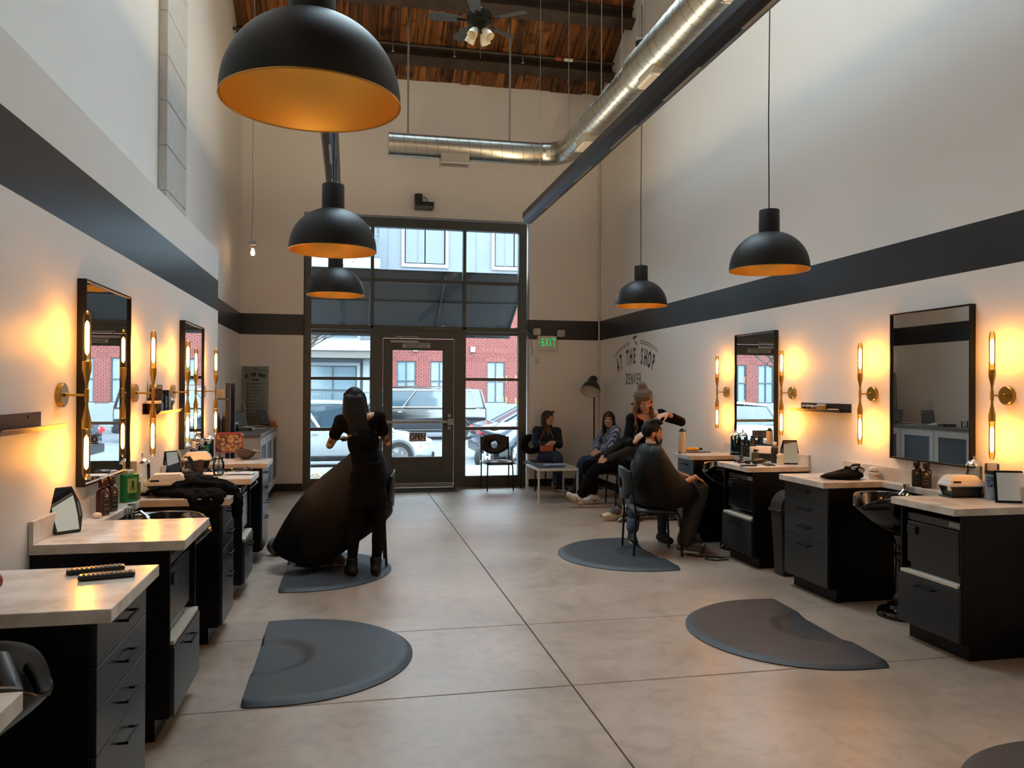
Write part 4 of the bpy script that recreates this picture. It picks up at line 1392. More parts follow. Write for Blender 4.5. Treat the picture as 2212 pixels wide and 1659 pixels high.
# -- second left worktop
hand_mirror('black hand mirror with bulging grips tilted on the second left worktop', 147, 1143, .165, .235, .75, -.42)
bottle('brown_bottle', 'dark brown square bottle in front of its twin on the left ledge', 'bottle', 222, 1104, .062, .20, BROWN, BROWN, lab=LBL, rz=1.1, group='twin brown bottles on the left ledge')
bottle('brown_bottle', 'dark brown square bottle behind its twin on the left ledge', 'bottle', 240, 1098, .060, .20, BROWN, BROWN, lab=LBL, rz=1.1, group='twin brown bottles on the left ledge')
p, _ = spot(279, 1080)
gt = thing('tonic_tin', 'green tin of hair tonic with a cream panel on the left ledge', 'tin', p, .95)
B().box(-.052, .052, -.025, .025, 0, .172).build('can', GREEN, gt, bev=.008)
B().box(-.034, .034, -.0262, -.025, .055, .145).build('panel', mat('yellow green panel', (150, 176, 96), .5), gt)
b = B().lathe([(.001, -.02), (.008, -.015), (.006, .004), (.009, .012), (.001, .02)], 10, MX.Translation((.004, -.027, .115)))
b.cyl((-.001, -.027, .098), (-.012, -.027, .075), .003, n=6).cyl((.006, -.027, .098), (.014, -.027, .072), .003, n=6)
for k in range(5):
    b.box(-.03+.004*(k % 2), .03-.006*(k % 3), -.0263, -.0258, .016+.0085*k, .0195+.0085*k)
b.build('figure_print', mat('dark green print', (18, 42, 26), .5), gt)
B().box(-.026, .026, -.018, .018, .172, .196).build('cap', mat('white plastic', (214, 214, 208), .4), gt, bev=.006)
p, _ = spot(286, 1070)
carton('white box standing behind the green tin on the left ledge', (p.x-.03, p.y+.13, ZC), .06, .06, .235, WPL, PI/2, strip=CREAM)
B_ = bottle('amber_bottle', 'amber bottle with a pale cap squeezed beside the green tin', 'bottle', 297, 1079, .036, .16, mat('amber plastic', (168, 96, 36), .3), CREAM, square=False)
steriliser_jar('empty glass disinfectant jar with a chrome lid on the second left worktop', 306, 1066, .11, .275, liquid=False, tools=False)
p, _ = spot(330, 1040)
sb = thing('neck_brush', 'white neck duster brush lying beside the glass jar on the left', 'brush', (p.x-.02, p.y, ZC), .3)
B().sph((0, 0, .045), .045, .04, .035).build('bristles', mat('white bristles', (226, 216, 200), .8), sb, smooth=True)
B().cyl((.03, 0, .03), (.10, .02, .014), .012, n=10).build('handle', WPL, sb, smooth=True)
lotion = thing('cotton_wad', 'small crumpled white wad on the left ledge by the brown bottles', 'tissue', spot(210, 1108)[0])
B().sph((0, 0, .016), .024, .018, .016).build('wad', mat('white bristles', (226, 216, 200), .8), lotion, smooth=True)
# -- third left: steriliser box and jacket
clipper_box('cream lidded steriliser box behind the draped black jacket on the left', 362, 1071, .245, .10)
p, _ = spot(330, 1070)
tag(B().tube([(p.x, p.y, ZC+.03), (p.x+.03, p.y-.05, ZC+.008), (p.x+.05, p.y-.14, ZC+.006), (p.x+.065, p.y-.20, ZC-.06), (p.x+.06, p.y-.20, ZC-.2)], .005).build('power_cord', CORD, None, smooth=True), 'black power cord hanging over the left ledge beside the steriliser box', 'cable')
JK = mat('black cotton jacket', (9, 9, 10), .9, 0, .12, bump=.4, bscale=30)
jb = B()
def jcap(p, q, r0, r1, fl=.5):
    p, q = V(p), V(q)
    n_ = 7
    for i in range(n_+1):
        t = i/n_
        r_ = r0+(r1-r0)*t
        jb.sph(p.lerp(q, t), r_*1.15, r_*.95, r_*fl, 12, 8)
zj = ZC+.03
jcap((-1.20, 5.47, zj+.01), (-1.0, 5.50, zj+.03), .075, .11, .62)
jcap((-1.0, 5.50, zj+.035), (-.83, 5.52, zj+.01), .115, .085, .62)
jcap((-1.15, 5.41, zj), (-.86, 5.38, zj-.004), .05, .065, .5)
jcap((-1.05, 5.58, zj+.01), (-.80, 5.62, zj-.005), .07, .05, .6)
jcap((-1.02, 5.44, zj+.05), (-.88, 5.47, zj+.045), .05, .05, .6)
jcap((-.86, 5.55, zj+.01), (-.755, 5.50, zj-.005), .055, .04, .7)
for q in ((-.735, 5.46), (-.728, 5.44), (-.722, 5.43)):
    pass
jcap((-.755, 5.50, zj-.005), (-.722, 5.47, ZC-.03), .036, .034, 1)
jcap((-.722, 5.47, ZC-.03), (-.715, 5.44, ZC-.135), .033, .028, 1.1)
for k in range(6):
    jcap((-.98+.036*k, 5.315, ZC+.0), (-.96+.028*k, 5.285, ZC-.055-.018*min(k, 5-k)), .022, .012, 1.2)
jcap((-.99, 5.34, ZC+.016), (-.80, 5.335, ZC+.014), .035, .03, .6)
me_ = jb.mesh('draped_jacket', JK, False)
jk = bpy.data.objects.new('draped_jacket', me_)
COL.objects.link(jk)
md = jk.modifiers.new('r', 'REMESH'); md.mode = 'VOXEL'; md.voxel_size = .008; md.use_smooth_shade = True
md = jk.modifiers.new('s', 'SMOOTH'); md.iterations = 4; md.factor = .5
tx = bpy.data.textures.new('cloth folds', 'CLOUDS'); tx.noise_scale = .06
md = jk.modifiers.new('d', 'DISPLACE'); md.texture = tx; md.strength = .035; md.mid_level = .5
nm = bpy.data.meshes.new_from_object(jk.evaluated_get(bpy.context.evaluated_depsgraph_get()))
nm.polygons.foreach_set('use_smooth', [True]*len(nm.polygons))
jk.modifiers.clear()
jk.data = nm
tag(jk, 'black cotton jacket thrown over the left worktop with a sleeve hanging down', 'jacket')

# -- fourth left worktop
hand_mirror('dark hand mirror leaning on the wall behind the cream steriliser box, left side', 377, 1014, .15, .215, .8, -.24)
clipper_box('cream lidded steriliser box behind the drinking jar on the left', 425, 1012, .245, .10)
p, _ = spot(392, 1017)
br = thing('shaving_brush', 'stubby shaving brush with a cream handle beside the leaning mirror', 'brush', p)
B().lathe([(.02, 0), (.022, .03), (.014, .05), (.018, .06), (.001, .06)], 16).build('handle', CREAM, br, smooth=True)
B().lathe([(.014, .058), (.028, .085), (.03, .10), (.02, .112), (.001, .115)], 16).build('bristles', mat('brown bristles', (88, 66, 50), .8), br, smooth=True)
p, _ = spot(412, 1028)
hc = thing('clipper_stand', 'dark clippers jumbled on a stand on the fourth left worktop', 'hair clipper', p, .2)
B().sph((-.03, 0, .028), .07, .05, .03).build('base', BKPL, hc, smooth=True)
B().box(-.018, .018, -.025, .025, 0, .15, MX.Translation((.05, 0, .005)) @ MX.Rotation(-.42, 4, 'Y')).build('clipper_body', BKPL, hc, bev=.008)
B().box(-.015, .012, -.022, .022, .15, .162, MX.Translation((.05, 0, .005)) @ MX.Rotation(-.42, 4, 'Y')).build('blade', HND, hc)
B().tube([(-.1, -.03, .012), (-.06, -.05, .03), (0, -.05, .04), (.06, -.04, .012)], .007).build('cord', CORD, hc, smooth=True)
p, _ = spot(433, 1026)
wc_ = thing('wooden_block', 'upright dark reddish wooden brush handle beside the drinking jar', 'brush', p, .1)
B().box(-.021, .021, -.016, .016, .01, .125).build('handle', mat('red brown wood', (66, 30, 20), .4), wc_, bev=.008)
B().box(-.03, .03, -.02, .02, 0, .01).build('foot', BKPL, wc_)
p, _ = spot(457, 1028)
ph = thing('phone', 'dark phone lying flat in front of the drinking jar', 'phone', p, .05)
B().box(-.075, .075, -.03, .03, 0, .009).build('body', mat('maroon phone case', (48, 22, 20), .3), ph, bev=.003)
B().box(-.07, .07, -.026, .026, .009, .0096).build('screen', GLOSS, ph)
p, _ = spot(472, 1026)
dj = thing('drinking_jar', 'handled glass drinking jar with water and a dark straw', 'jar', p)
B().lathe([(.001, 0), (.036, .002), (.044, .02), (.046, .08), (.042, .105), (.034, .118), (.034, .14)], 26, caps=False).build('glass', CLEAR, dj, smooth=True)
B().lathe([(.001, .006), (.038, .008), (.042, .03), (.042, .062), (.001, .062)], 22).build('water', glass('water', (214, 226, 240), .6, 1.33), dj, smooth=True)
B().lathe([(.0345, .125), (.036, .128), (.036, .142), (.03, .144), (.001, .144)], 22, caps=False).build('screw_lid', glass('tinted lid', (196, 186, 170), 1), dj, smooth=True)
B().cyl((-.006, 0, .012), (.012, -.006, .215), .004, n=8).build('straw', mat('dark plum straw', (60, 34, 52), .4), dj, smooth=True)
p, _ = spot(517, 1026)
tw = crumple(.22, .16, .02, seed=8).build('folded_towel', mat('white towelling', (222, 218, 214), .9, bump=.4, bscale=80), None, smooth=True, solid=.006, sub=1)
tw.location = (p.x, p.y+.07, ZC+.004)
tag(tw, 'folded white towel on the fourth left worktop near its front edge', 'towel')
rz_ = thing('hair_brush', 'dark oval hair brush lying on the folded white towel', 'brush', (p.x+.01, p.y+.07, ZC+.03), .1)
B().sph((0, 0, .012), .085, .03, .012).build('pad', BROWN, rz_, smooth=True)
B().box(-.07, .07, -.022, .022, .012, .022).build('bristles', mat('black bristles', (24, 20, 20), .8), rz_)

# -- fifth left worktop
for x, y, lb in ((418, 996, 'clear capped brown spray bottle, nearer of two on the far left ledge'), (435, 985, 'clear capped blue labelled spray bottle on the far left ledge')):
    bottle('spray_bottle', lb, 'bottle', x, y, .062, .235, BROWN if x < 430 else BKPL, mat('frosted cap', (206, 214, 214), .25), shoulder=.66, square=False, lab=LBL if x < 430 else mat('blue label', (70, 100, 130), .5), capw=.30, group='spray bottles on the far left ledge')
steriliser_jar('blue filled disinfectant jar with combs at the far end of the left ledge', 449, 976, .12, .27)
B_ = bottle('green_can', 'slim green can beside the blue disinfectant jar on the left', 'can', 446, 986, .04, .15, GREEN, GREEN, shoulder=.84, square=False, neck=.8, capw=.46)
p, _ = spot(493, 979)
tin = thing('printed_tin', 'red edged printed tin box with pale blossoms behind the upturned cap', 'tin', (p.x, p.y+.10, ZC), .02)
B().box(-.145, .145, -.05, .05, 0, .21).build('box', mat('tin floral print', (66, 44, 62), .4, col2=(206, 172, 138), vscale=26, detail=1), tin, bev=.03, seg=4)
B().tube([(-.118, -.052, .006), (-.142, -.052, .03), (-.142, -.052, .18), (-.118, -.052, .207), (.118, -.052, .207), (.142, -.052, .18), (.142, -.052, .03), (.118, -.052, .006)], .006, closed=True).build('red_edge', mat('red edge', (172, 52, 56), .4), tin, smooth=True)
B().box(-.12, .12, -.045, .045, .205, .216).build('top_rim', mat('red edge', (172, 52, 56), .4), tin, bev=.006)
p, _ = spot(528, 994)
cap_ = thing('baseball_cap', 'brown grey baseball cap lying upside down on the farthest left worktop', 'cap', (p.x, p.y+.09, ZC), .25)
m = MX.Translation((0, 0, .098)) @ MX.Rotation(.22, 4, 'Y') @ MX.Rotation(PI, 4, 'X')
prof = [(.098*math.cos(a), .095*math.sin(a)) for a in [k*PI/2/9 for k in range(9)]] + [(.001, .095)]
B().lathe(prof, 26, m, caps=False).build('crown', mat('brown grey canvas', (92, 80, 74), .85, bump=.3, bscale=90), cap_, smooth=True, solid=.004)
B().lathe([(r_*.965, z_*.95) for r_, z_ in prof], 26, m, caps=False).build('lining', mat('dark red lining', (70, 34, 28), .8), cap_, smooth=True)
g = []
for i in range(9):
    a = -.95 + 1.9*i/8
    row = []
    for j in range(5):
        t = j/4
        L_ = .098 + (.075*math.cos(a*.9)**.6)*t
        row.append(m @ V((L_*math.cos(a), L_*math.sin(a)*(1-.12*t), .004 - .02*t*t*abs(math.sin(a)))))
    g.append(row)
B().grid(g).build('visor', mat('tan visor', (150, 130, 104), .8), cap_, smooth=True, solid=.004, ang=180)

# -- reception desk things
zd = 1.0455
def tablet(label, loc, rz, sc=1.0):
    r = thing('tablet_stand', label, 'tablet', loc, rz, 'tablets on the reception desk')
    m = MX.Translation((0, 0, .03)) @ MX.Rotation(-.40, 4, 'X')
    B().box(-.10*sc, .10*sc, -.005, .005, 0, .24*sc, m).build('tablet', mat('dark tablet shell', (40, 44, 48), .35), r, bev=.004)
    B().box(-.092*sc, .092*sc, -.0062, -.005, .012, .228*sc, m).build('screen', mat('blank grey screen', (96, 108, 116), .12), r)
    B().tube([(-.06, -.05, .004), (.06, -.05, .004), (.05, .12, .004), (0, .09, .10), (-.05, .12, .004)], .006, closed=True).build('stand', CHR, r, smooth=True)
tablet('upright tablet on a stand near the front edge of the reception desk', (-1.22, 12.35, zd), 1.0)
tablet('upright tablet with a charger at the back of the reception desk', (-1.52, 11.9, zd), .5)
ch_ = thing('cable_charger', 'white wall charger with a looping white cable above the reception desk', 'charger', (XL, 11.98, 1.42))
B().box(0, .05, -.04, .04, -.03, .04).build('plug', mat('white plastic', (214, 214, 208), .4), ch_, bev=.008)
B().tube([(.05, 0, .02), (.15, .02, .04), (.2, .03, -.1), (.16, 0, -.3), (.2, -.05, -.36), (.35, .1, -.34), (.45, .3, -.36)], .005).build('cable', mat('white plastic', (214, 214, 208), .4), ch_, smooth=True)
carton('low dark tray box on the reception desk', (-1.42, 11.35, zd), .22, .16, .04, BKPL, .1)
o = crumple(.24, .14, .05, seed=11).build('paper_heap', mat('pink and white paper', (196, 178, 176), .7, col2=(226, 226, 222), vscale=30), None, smooth=True, solid=.003)
o.location = (-1.42, 11.62, zd+.004)
tag(o, 'crumpled pinkish papers on the reception desk', 'paper')
o = B().box(-.13, .13, -.09, .09, 0, .004).build('leaflet', mat('white paper', (224, 222, 216), .6), None)
o.location = (-1.30, 11.95, zd+.0005)
o.rotation_euler = (0, 0, .3)
tag(o, 'white leaflet lying flat on the reception desk', 'paper')
jar('glass_jar', 'clear glass jar of white things on the near end of the reception desk', 'jar', (-1.50, 11.05, zd), .05, .13, CLEAR, mat('white plastic', (214, 214, 208), .4), .2)
jar('screw_jar', 'dark labelled jar at the near end of the reception desk', 'jar', (-1.58, 10.75, zd), .055, .17, mat('dark jar contents', (60, 40, 36), .4, col2=(200, 190, 180), vscale=40), mat('white plastic', (214, 214, 208), .4), .15)
o = B().box(-.05, .05, -.05, .05, 0, .07).build('wooden_cube', mat('honey wood', (196, 128, 52), .4), None, bev=.008)
o.location = (-1.17, 12.82, zd+.0005)
tag(o, 'small honey coloured wooden box at the far corner of the reception desk', 'box')
for k, (x, y) in enumerate(((-1.50, 9.33), (-1.44, 9.36), (-1.40, 9.47), (-1.52, 9.48))):
    r = thing('rack_bottle', ['dark bottle at the front of the rack shelf, left of its neighbour', 'dark bottle at the front of the rack shelf, right of its neighbour', 'dark bottle at the right rear of the rack shelf', 'dark bottle at the left rear of the rack shelf'][k], 'bottle', (x, y, 1.1206), 0, 'bottles on the black rack')
    B().lathe([(.022, 0), (.024, .01), (.024, .15), (.01, .18), (.01, .2), (.001, .2)], 16).build('body', BKPL, r, smooth=True)
    B().lathe([(.012, .198), (.012, .23), (.001, .232)], 12).build('cap', CHR, r, smooth=True)
carton('pale box on the upper shelf of the black rack', (-1.42, 9.36, 1.5206), .08, .08, .10, CREAM, 0)
# acrylic price menu leaning on the street wall
mn = thing('price_menu', 'clear acrylic price menu with a black arched heading standing on the reception desk', 'menu', (-1.30, 12.84, zd), 0)
ac = glass('acrylic sheet', (232, 236, 236), .8)
W_, H_ = .40, .93
mm = MX.Translation((-.14, 0, 0)) @ MX.Rotation(-.05, 4, 'X') @ MX.Rotation(.0, 4, 'Y')
B().box(-W_/2, W_/2, -.003, .003, 0, H_, mm).build('sheet', ac, mn)
B().box(-W_/2-.002, -W_/2, -.004, .004, 0, H_, mm).box(W_/2, W_/2+.002, -.004, .004, 0, H_, mm).build('edge', mat('grey acrylic edge', (92, 100, 102), .3), mn)
pf = mm @ frame((0, -.0045, 0), (1, 0, 0), (0, 0, 1))
b = B()
def put(body, x, y, size, xs=.75, rot=0, bold=.0, align='CENTER'):
    vs, fs = text_bits(body, size, xs, align, 0, bold)
    m2 = pf @ MX.Translation((x, y, 0)) @ MX.Rotation(rot, 4, 'Z')
    b.add([m2 @ p for p in vs], fs)
def arch(word, xc, yc, R, size, step, xs, bold, putf):
    n = len(word)
    for i, c in enumerate(word):
        if c == ' ':
            continue
        a = (i-(n-1)/2)*step/R
        putf(c, xc+R*math.sin(a), yc-R+R*math.cos(a), size, xs, -a, bold)
arch('AT THE SHOP', 0, .80, .32, .075, .029, .58, .003, put)
put('DENVER', 0, .715, .042, .72, 0, .0015)
for sg_ in (-1, 1):
    for k in range(8):
        a0, a1 = sg_*(.13+.043*k), sg_*(.13+.043*(k+1))
        R_ = .36
        q = [(R_*math.sin(a0), .88-R_+R_*math.cos(a0)), (R_*math.sin(a1), .88-R_+R_*math.cos(a1))]
        b.add([pf @ V((q[0][0], q[0][1]-.002, 0)), pf @ V((q[1][0], q[1][1]-.002, 0)), pf @ V((q[1][0], q[1][1]+.002, 0)), pf @ V((q[0][0], q[0][1]+.002, 0))], [(0, 1, 2, 3)])
b.add([pf @ V(p) for p in ((-.018, .892, 0), (.022, .90, 0), (.022, .89, 0), (-.008, .884, 0), (.024, .862, 0), (.016, .858, 0))], [(0, 1, 2, 3), (0, 3, 4, 5)])
rows = ('35', '25', '50', '45', '10', '8', '25', '30', '15', '5', '40')
names = ('MENS HAIRCUT', 'BUZZ CUT', 'HAIRCUT AND BEARD', 'HOT SHAVE', 'NECK TRIM', 'LINE UP', 'BEARD TRIM', 'KIDS HAIRCUT', 'STYLING', 'WASH', 'GIFT CARD')
for i in range(11):
    y = .655-.052*i
    b.add([pf @ V((x_, y_, 0)) for x_, y_ in ((-.13, y-.011), (-.095, y-.011), (-.095, y+.011), (-.13, y+.011))], [])
    for k in range(2):
        b.add([pf @ V((x_, y_, 0)) for x_, y_ in ((-.125+.018*k, y-.010), (-.112+.018*k, y-.010), (-.112+.018*k, y+.010), (-.125+.018*k, y+.010))], [(0, 1, 2, 3)])
    ln = (.15, .13, .17, .12, .09, .08, .11, .12, .075, .075, .10)[i]
    u = -.07
    rdm = random.Random(i)
    while u < -.07+ln:
        wd = rdm.choice((.006, .008, .010))
        if rdm.random() > .12:
            b.add([pf @ V((x_, y_, 0)) for x_, y_ in ((u, y-.006), (u+wd, y-.006), (u+wd, y+.006), (u, y+.006))], [(0, 1, 2, 3)])
        u += wd+.003
b.build('menu_print', BLK, mn, recalc=False)
# -- right worktops: flask, tablet, clippers
p = V((3.64, 8.19, ZC+.0006))
fk = thing('drink_flask', 'tall cream drinking flask with a black screw lid', 'flask', p)
B().lathe([(.001, 0), (.036, 0), (.038, .006), (.038, .20), (.034, .222), (.030, .226)], 26, caps=False).build('body', mat('cream flask enamel', (222, 196, 168), .35), fk, smooth=True)
B().lathe([(.034, .222), (.036, .224), (.036, .238), (.033, .240), (.001, .24)], 26).build('collar', WPL, fk, smooth=True)
B().lathe([(.035, .238), (.035, .248), (.028, .252), (.019, .256), (.019, .272), (.001, .274)], 26).build('lid', BKPL, fk, smooth=True)
B().tube([(.03, 0, .245), (.05, .01, .262), (.055, .015, .24), (.046, .01, .215)], .003).build('loop', BKPL, fk, smooth=True)
p, _ = spot(1512, 977)
tp = thing('tablet', 'dark tablet lying flat on the farthest right worktop', 'tablet', p, .0)
B().box(-.13, .11, -.05, .09, 0, .008).build('body', BKPL, tp, bev=.003)
B().box(-.12, .10, -.042, .082, .008, .0085).build('screen', GLOSS, tp)
yc_ = thing('yellow_clipper', 'yellow cordless hair clipper lying on the flat tablet', 'hair clipper', (p.x-.07, p.y+.01, ZC+.0095), .12)
B().rings([[V((x, y*w_, .026+z*w_*.8)) for y, z in [(math.cos(a), math.sin(a)) for a in [2*PI*k/14 for k in range(14)]]] for x, w_ in ((-.10, .02), (-.085, .028), (0, .026), (.05, .027), (.06, .022))]).build('body', mat('yellow shell', (214, 164, 62), .3), yc_, smooth=True, ang=60)
B().box(.055, .10, -.022, .022, .016, .04).build('blade', mat('dark blade', (70, 62, 52), .3, .7), yc_, bev=.003)
p, _ = spot(1478, 979)
tag(B().box(p.x-.07, p.x+.02, p.y-.006, p.y+.014, ZC+.001, ZC+.012).build('comb', BKPL, None, bev=.003), 'short black comb lying left of the yellow clipper', 'comb')

# -- crowded right worktop
steriliser_jar('blue disinfectant jar full of dark combs on the right ledge by the mirror', 1589, 981, .115, .275)
for k, (x, y) in enumerate(((1608, 983), (1616, 985))):
    bottle('black_bottle', ['slim black bottle left of its twin on the crowded right worktop', 'slim black bottle right of its twin on the crowded right worktop'][k], 'bottle', x, y, .042, .18, BKPL, BKPL, lab=LBL, rz=-.5, group='twin black bottles on the right worktop')
bottle('spray_can', 'tall dark spray can with a black cap behind the white bottle, right side', 'can', 1626, 985, .055, .23, BKPL, BKPL, shoulder=.86, neck=.8, square=False, lab=LBL, capw=.46)
bottle('white_bottle', 'white bottle with a black cap in the middle of the crowded right worktop', 'bottle', 1626, 995, .06, .165, mat('white bottle', (210, 206, 200), .3), BKPL, shoulder=.82, square=False, capw=.36)
bottle('olive_bottle', 'squat olive bottle in front of the white bottle on the crowded right worktop', 'bottle', 1631, 998, .068, .125, mat('dark olive plastic', (52, 52, 42), .35), BKPL, shoulder=.74, square=False, lab=mat('olive label', (74, 74, 62), .5), capw=.24)
clipper_box('cream lidded steriliser box on the crowded right worktop', 1651, 994, .235, -.72)
bottle('steel_sprayer', 'striped spray bottle with a clear conical cap beside the hexagonal mirror', 'bottle', 1673, 1000, .066, .205, mat('olive bronze bottle', (64, 60, 50), .35, .2), mat('frosted cap', (206, 214, 214), .25), shoulder=.74, square=False, lab=mat('dark bands', (40, 36, 32), .4), capw=.30)
p, _ = spot(1686, 1003)
nb = thing('neck_duster', 'cream wooden neck duster standing upright beside the hexagonal mirror', 'brush', p)
B().lathe([(.001, 0), (.036, 0), (.036, .05), (.03, .055), (.034, .07), (.038, .085), (.03, .10), (.012, .106), (.001, .106)], 20).build('body', CREAM, nb, smooth=True)
B().sph((.055, .02, .018), .02).build('puff', mat('white bristles', (226, 216, 200), .8), nb, smooth=True)
hand_mirror('dark hexagonal hand mirror leaning at the wall end of the crowded right worktop', 1708, 998, .185, .235, -.45, -.26)
p, _ = spot(1622, 1003)
tg = thing('shades', 'dark wraparound sunglasses lying at the front of the crowded right worktop', 'sunglasses', p, -.3)
B().tube([(-.07, 0, .02), (-.055, -.03, .03), (-.01, -.03, .035), (.01, -.03, .035), (.055, -.03, .03), (.07, 0, .02)], .006).build('frame', BLK, tg, smooth=True)
for sx in (-1, 1):
    B().sph((sx*.034, -.028, .02), .03, .006, .018).build('lens', GLOSS, tg, smooth=True)
    B().tube([(sx*.07, 0, .02), (sx*.068, .07, .012), (sx*.05, .12, .006)], .004).build('temple', BLK, tg, smooth=True)
for k, (x, y, L_, rz, lb) in enumerate(((1617, 1007, .16, -.12, 'long black comb at the front edge of the crowded right worktop'), (1592, 998, .08, .5, 'black scissors at the far left corner of the crowded right worktop'), (1604, 1000, .12, .3, 'black hair clip between scissors and sunglasses on the right worktop'))):
    p, _ = spot(x, y)
    r = thing('hair_comb' if k != 1 else 'scissors', lb, 'comb' if k == 0 else ('scissors' if k == 1 else 'hair clip'), p, rz)
    B().box(-L_/2, L_/2, -.008, .008, .001, .014).build('spine', BKPL, r, bev=.003)
    b = B()
    for i in range(12):
        b.box(-L_*.46+i*L_*.08, -L_*.46+i*L_*.08+L_*.03, -.022, -.008, .003, .009)
    b.build('teeth', BKPL, r)
bw = thing('clipper_bowl', 'dark curved clipper lying by the olive bottle on the right worktop', 'hair clipper', spot(1641, 1001)[0], .3)
B().sph((0, 0, .025), .075, .03, .025).build('body', mat('brown black shell', (40, 30, 24), .3), bw, smooth=True)
B().box(.06, .085, -.02, .02, .01, .03).build('blade', CHR, bw, bev=.002)
p, _ = spot(1660, 1005)
ph2 = thing('smartphone', 'dark smartphone lying right of the sunglasses on the right worktop', 'phone', p, -.2)
B().box(-.045, .045, -.065, .065, 0, .009).build('body', BKPL, ph2, bev=.003)
B().box(-.041, .041, -.06, .06, .009, .0095).build('screen', GLOSS, ph2)

# -- drawer worktop on the right: cap and jar
p, _ = spot(1824, 1034)
fc = thing('beret', 'crumpled black flat cap on the right worktop beside a red and white jar', 'cap', p, -.12)
rd = random.Random(2)
rings = []
for z, k in ((0, .82), (.012, 1.0), (.03, .98), (.052, .86), (.07, .6), (.078, .3), (.08, .02)):
    rings.append([V(((.15*math.cos(a) - (.045*max(0, -math.cos(a))**2))*k*(1+rd.uniform(-.03, .03)), .115*k*math.sin(a)*(1+rd.uniform(-.03, .03)), z*(1+.35*math.cos(a))*.9+.004)) for a in [2*PI*j/28 for j in range(28)]])
B().rings(rings).build('crown', JK, fc, smooth=True, ang=180)
B().tube([(.02, -.03, .085), (.05, -.05, .115), (.10, -.04, .115), (.125, .0, .09), (.10, .03, .075)], .011).tube([(.06, -.05, .08), (.09, -.07, .10), (.13, -.06, .08), (.14, -.03, .055)], .008).build('strap', HND, fc, smooth=True)
B().sph((.045, -.052, .085), .02, .012, .02).sph((.105, -.065, .07), .022, .012, .018).build('buckle', CHR, fc, smooth=True)
p, _ = spot(1888, 1029)
rj = thing('porcelain_pot', 'small white pot with red marks beside the crumpled black cap', 'pot', p)
B().lathe([(.001, 0), (.036, 0), (.042, .02), (.042, .05), (.034, .06), (.001, .06)], 20).build('body', mat('white porcelain', (226, 218, 208), .25), rj, smooth=True)
B().lathe([(.03, .06), (.04, .066), (.038, .085), (.026, .098), (.001, .10)], 20).build('lid', mat('white porcelain', (226, 218, 208), .25), rj, smooth=True)
B().lathe([(.0352, .058), (.036, .06), (.036, .064), (.0352, .066)], 20, caps=False).tube([(-.03, -.031, .03), (-.015, -.039, .022), (.0, -.042, .034), (.015, -.04, .024), (.03, -.031, .036)], .004).build('red_marks', mat('red glaze', (168, 46, 36), .3), rj, smooth=True)
# -- ledge: two square dark bottles
for k, (x, y) in enumerate(((1980, 1048), (2001, 1051))):
    bottle('lotion_bottle', ['dark square lotion bottle, left of its twin under the nearest right mirror', 'dark square lotion bottle, right of its twin under the nearest right mirror'][k], 'bottle', x, y, .066, .185, BROWN, BROWN, shoulder=.70, lab=LBL, rz=-.62, group='twin square lotion bottles')
# -- nearest right worktop
clipper_box('white and black steriliser box alone on the nearest right worktop', 2075, 1073, .245, -.10)
steriliser_jar('tall clear jar with a metal lid under the corner of the nearest right mirror', 2104, 1068, .105, .275, liquid=False, tools=False)
p, _ = spot(2143, 1072)
wp = thing('wipes_canister', 'pale blue canister with white and blue lettering at the right picture edge', 'canister', p, .0)
B().lathe([(.001, 0), (.040, 0), (.042, .004), (.042, .17), (.001, .17)], 28).build('body', mat('pale blue canister', (150, 182, 204), .35, col2=(96, 140, 178), vscale=14), wp, smooth=True)
B().lathe([(.043, .168), (.044, .17), (.044, .186), (.001, .186)], 28).build('lid_ring', BKPL, wp, smooth=True)
B().lathe([(.042, .186), (.041, .232), (.036, .236), (.001, .236)], 28).build('lid', glass('smoky clear cap', (214, 214, 214), .9), wp, smooth=True)
b = B()
def wrap(body, z, size, xs, bold):
    vs, fs = text_bits(body, size, xs, 'CENTER', 0, bold)
    o_ = -2.45
    b.add([V((.0427*math.cos(o_+v.x/.0427), .0427*math.sin(o_+v.x/.0427), z+v.y)) for v in vs], fs)
wrap('COOL', .132, .042, .62, .002)
wrap('Care', .098, .042, .62, .002)
b.build('lettering', mat('deep blue print', (34, 40, 120), .5), wp, recalc=False)
p, _ = spot(2186, 1082)
qm = thing('square_mirror', 'black framed square stand mirror cut off by the right picture edge', 'mirror', p, -.35)
m = MX.Rotation(-.14, 4, 'X')
B().box(-.10, .12, -.008, .008, 0, .205, m).build('frame', HND, qm, bev=.012)
B().box(-.085, .108, -.0095, -.008, .014, .19, m).build('mirror_glass', MIR, qm)
p, _ = spot(2163, 1082)
o = B().sph((0, 0, .008), .018, .014, .008).build('sponge', mat('white bristles', (226, 216, 200), .8), None, smooth=True)
o.location = p
tag(o, 'small white sponge on the nearest right worktop beside the canister', 'sponge')

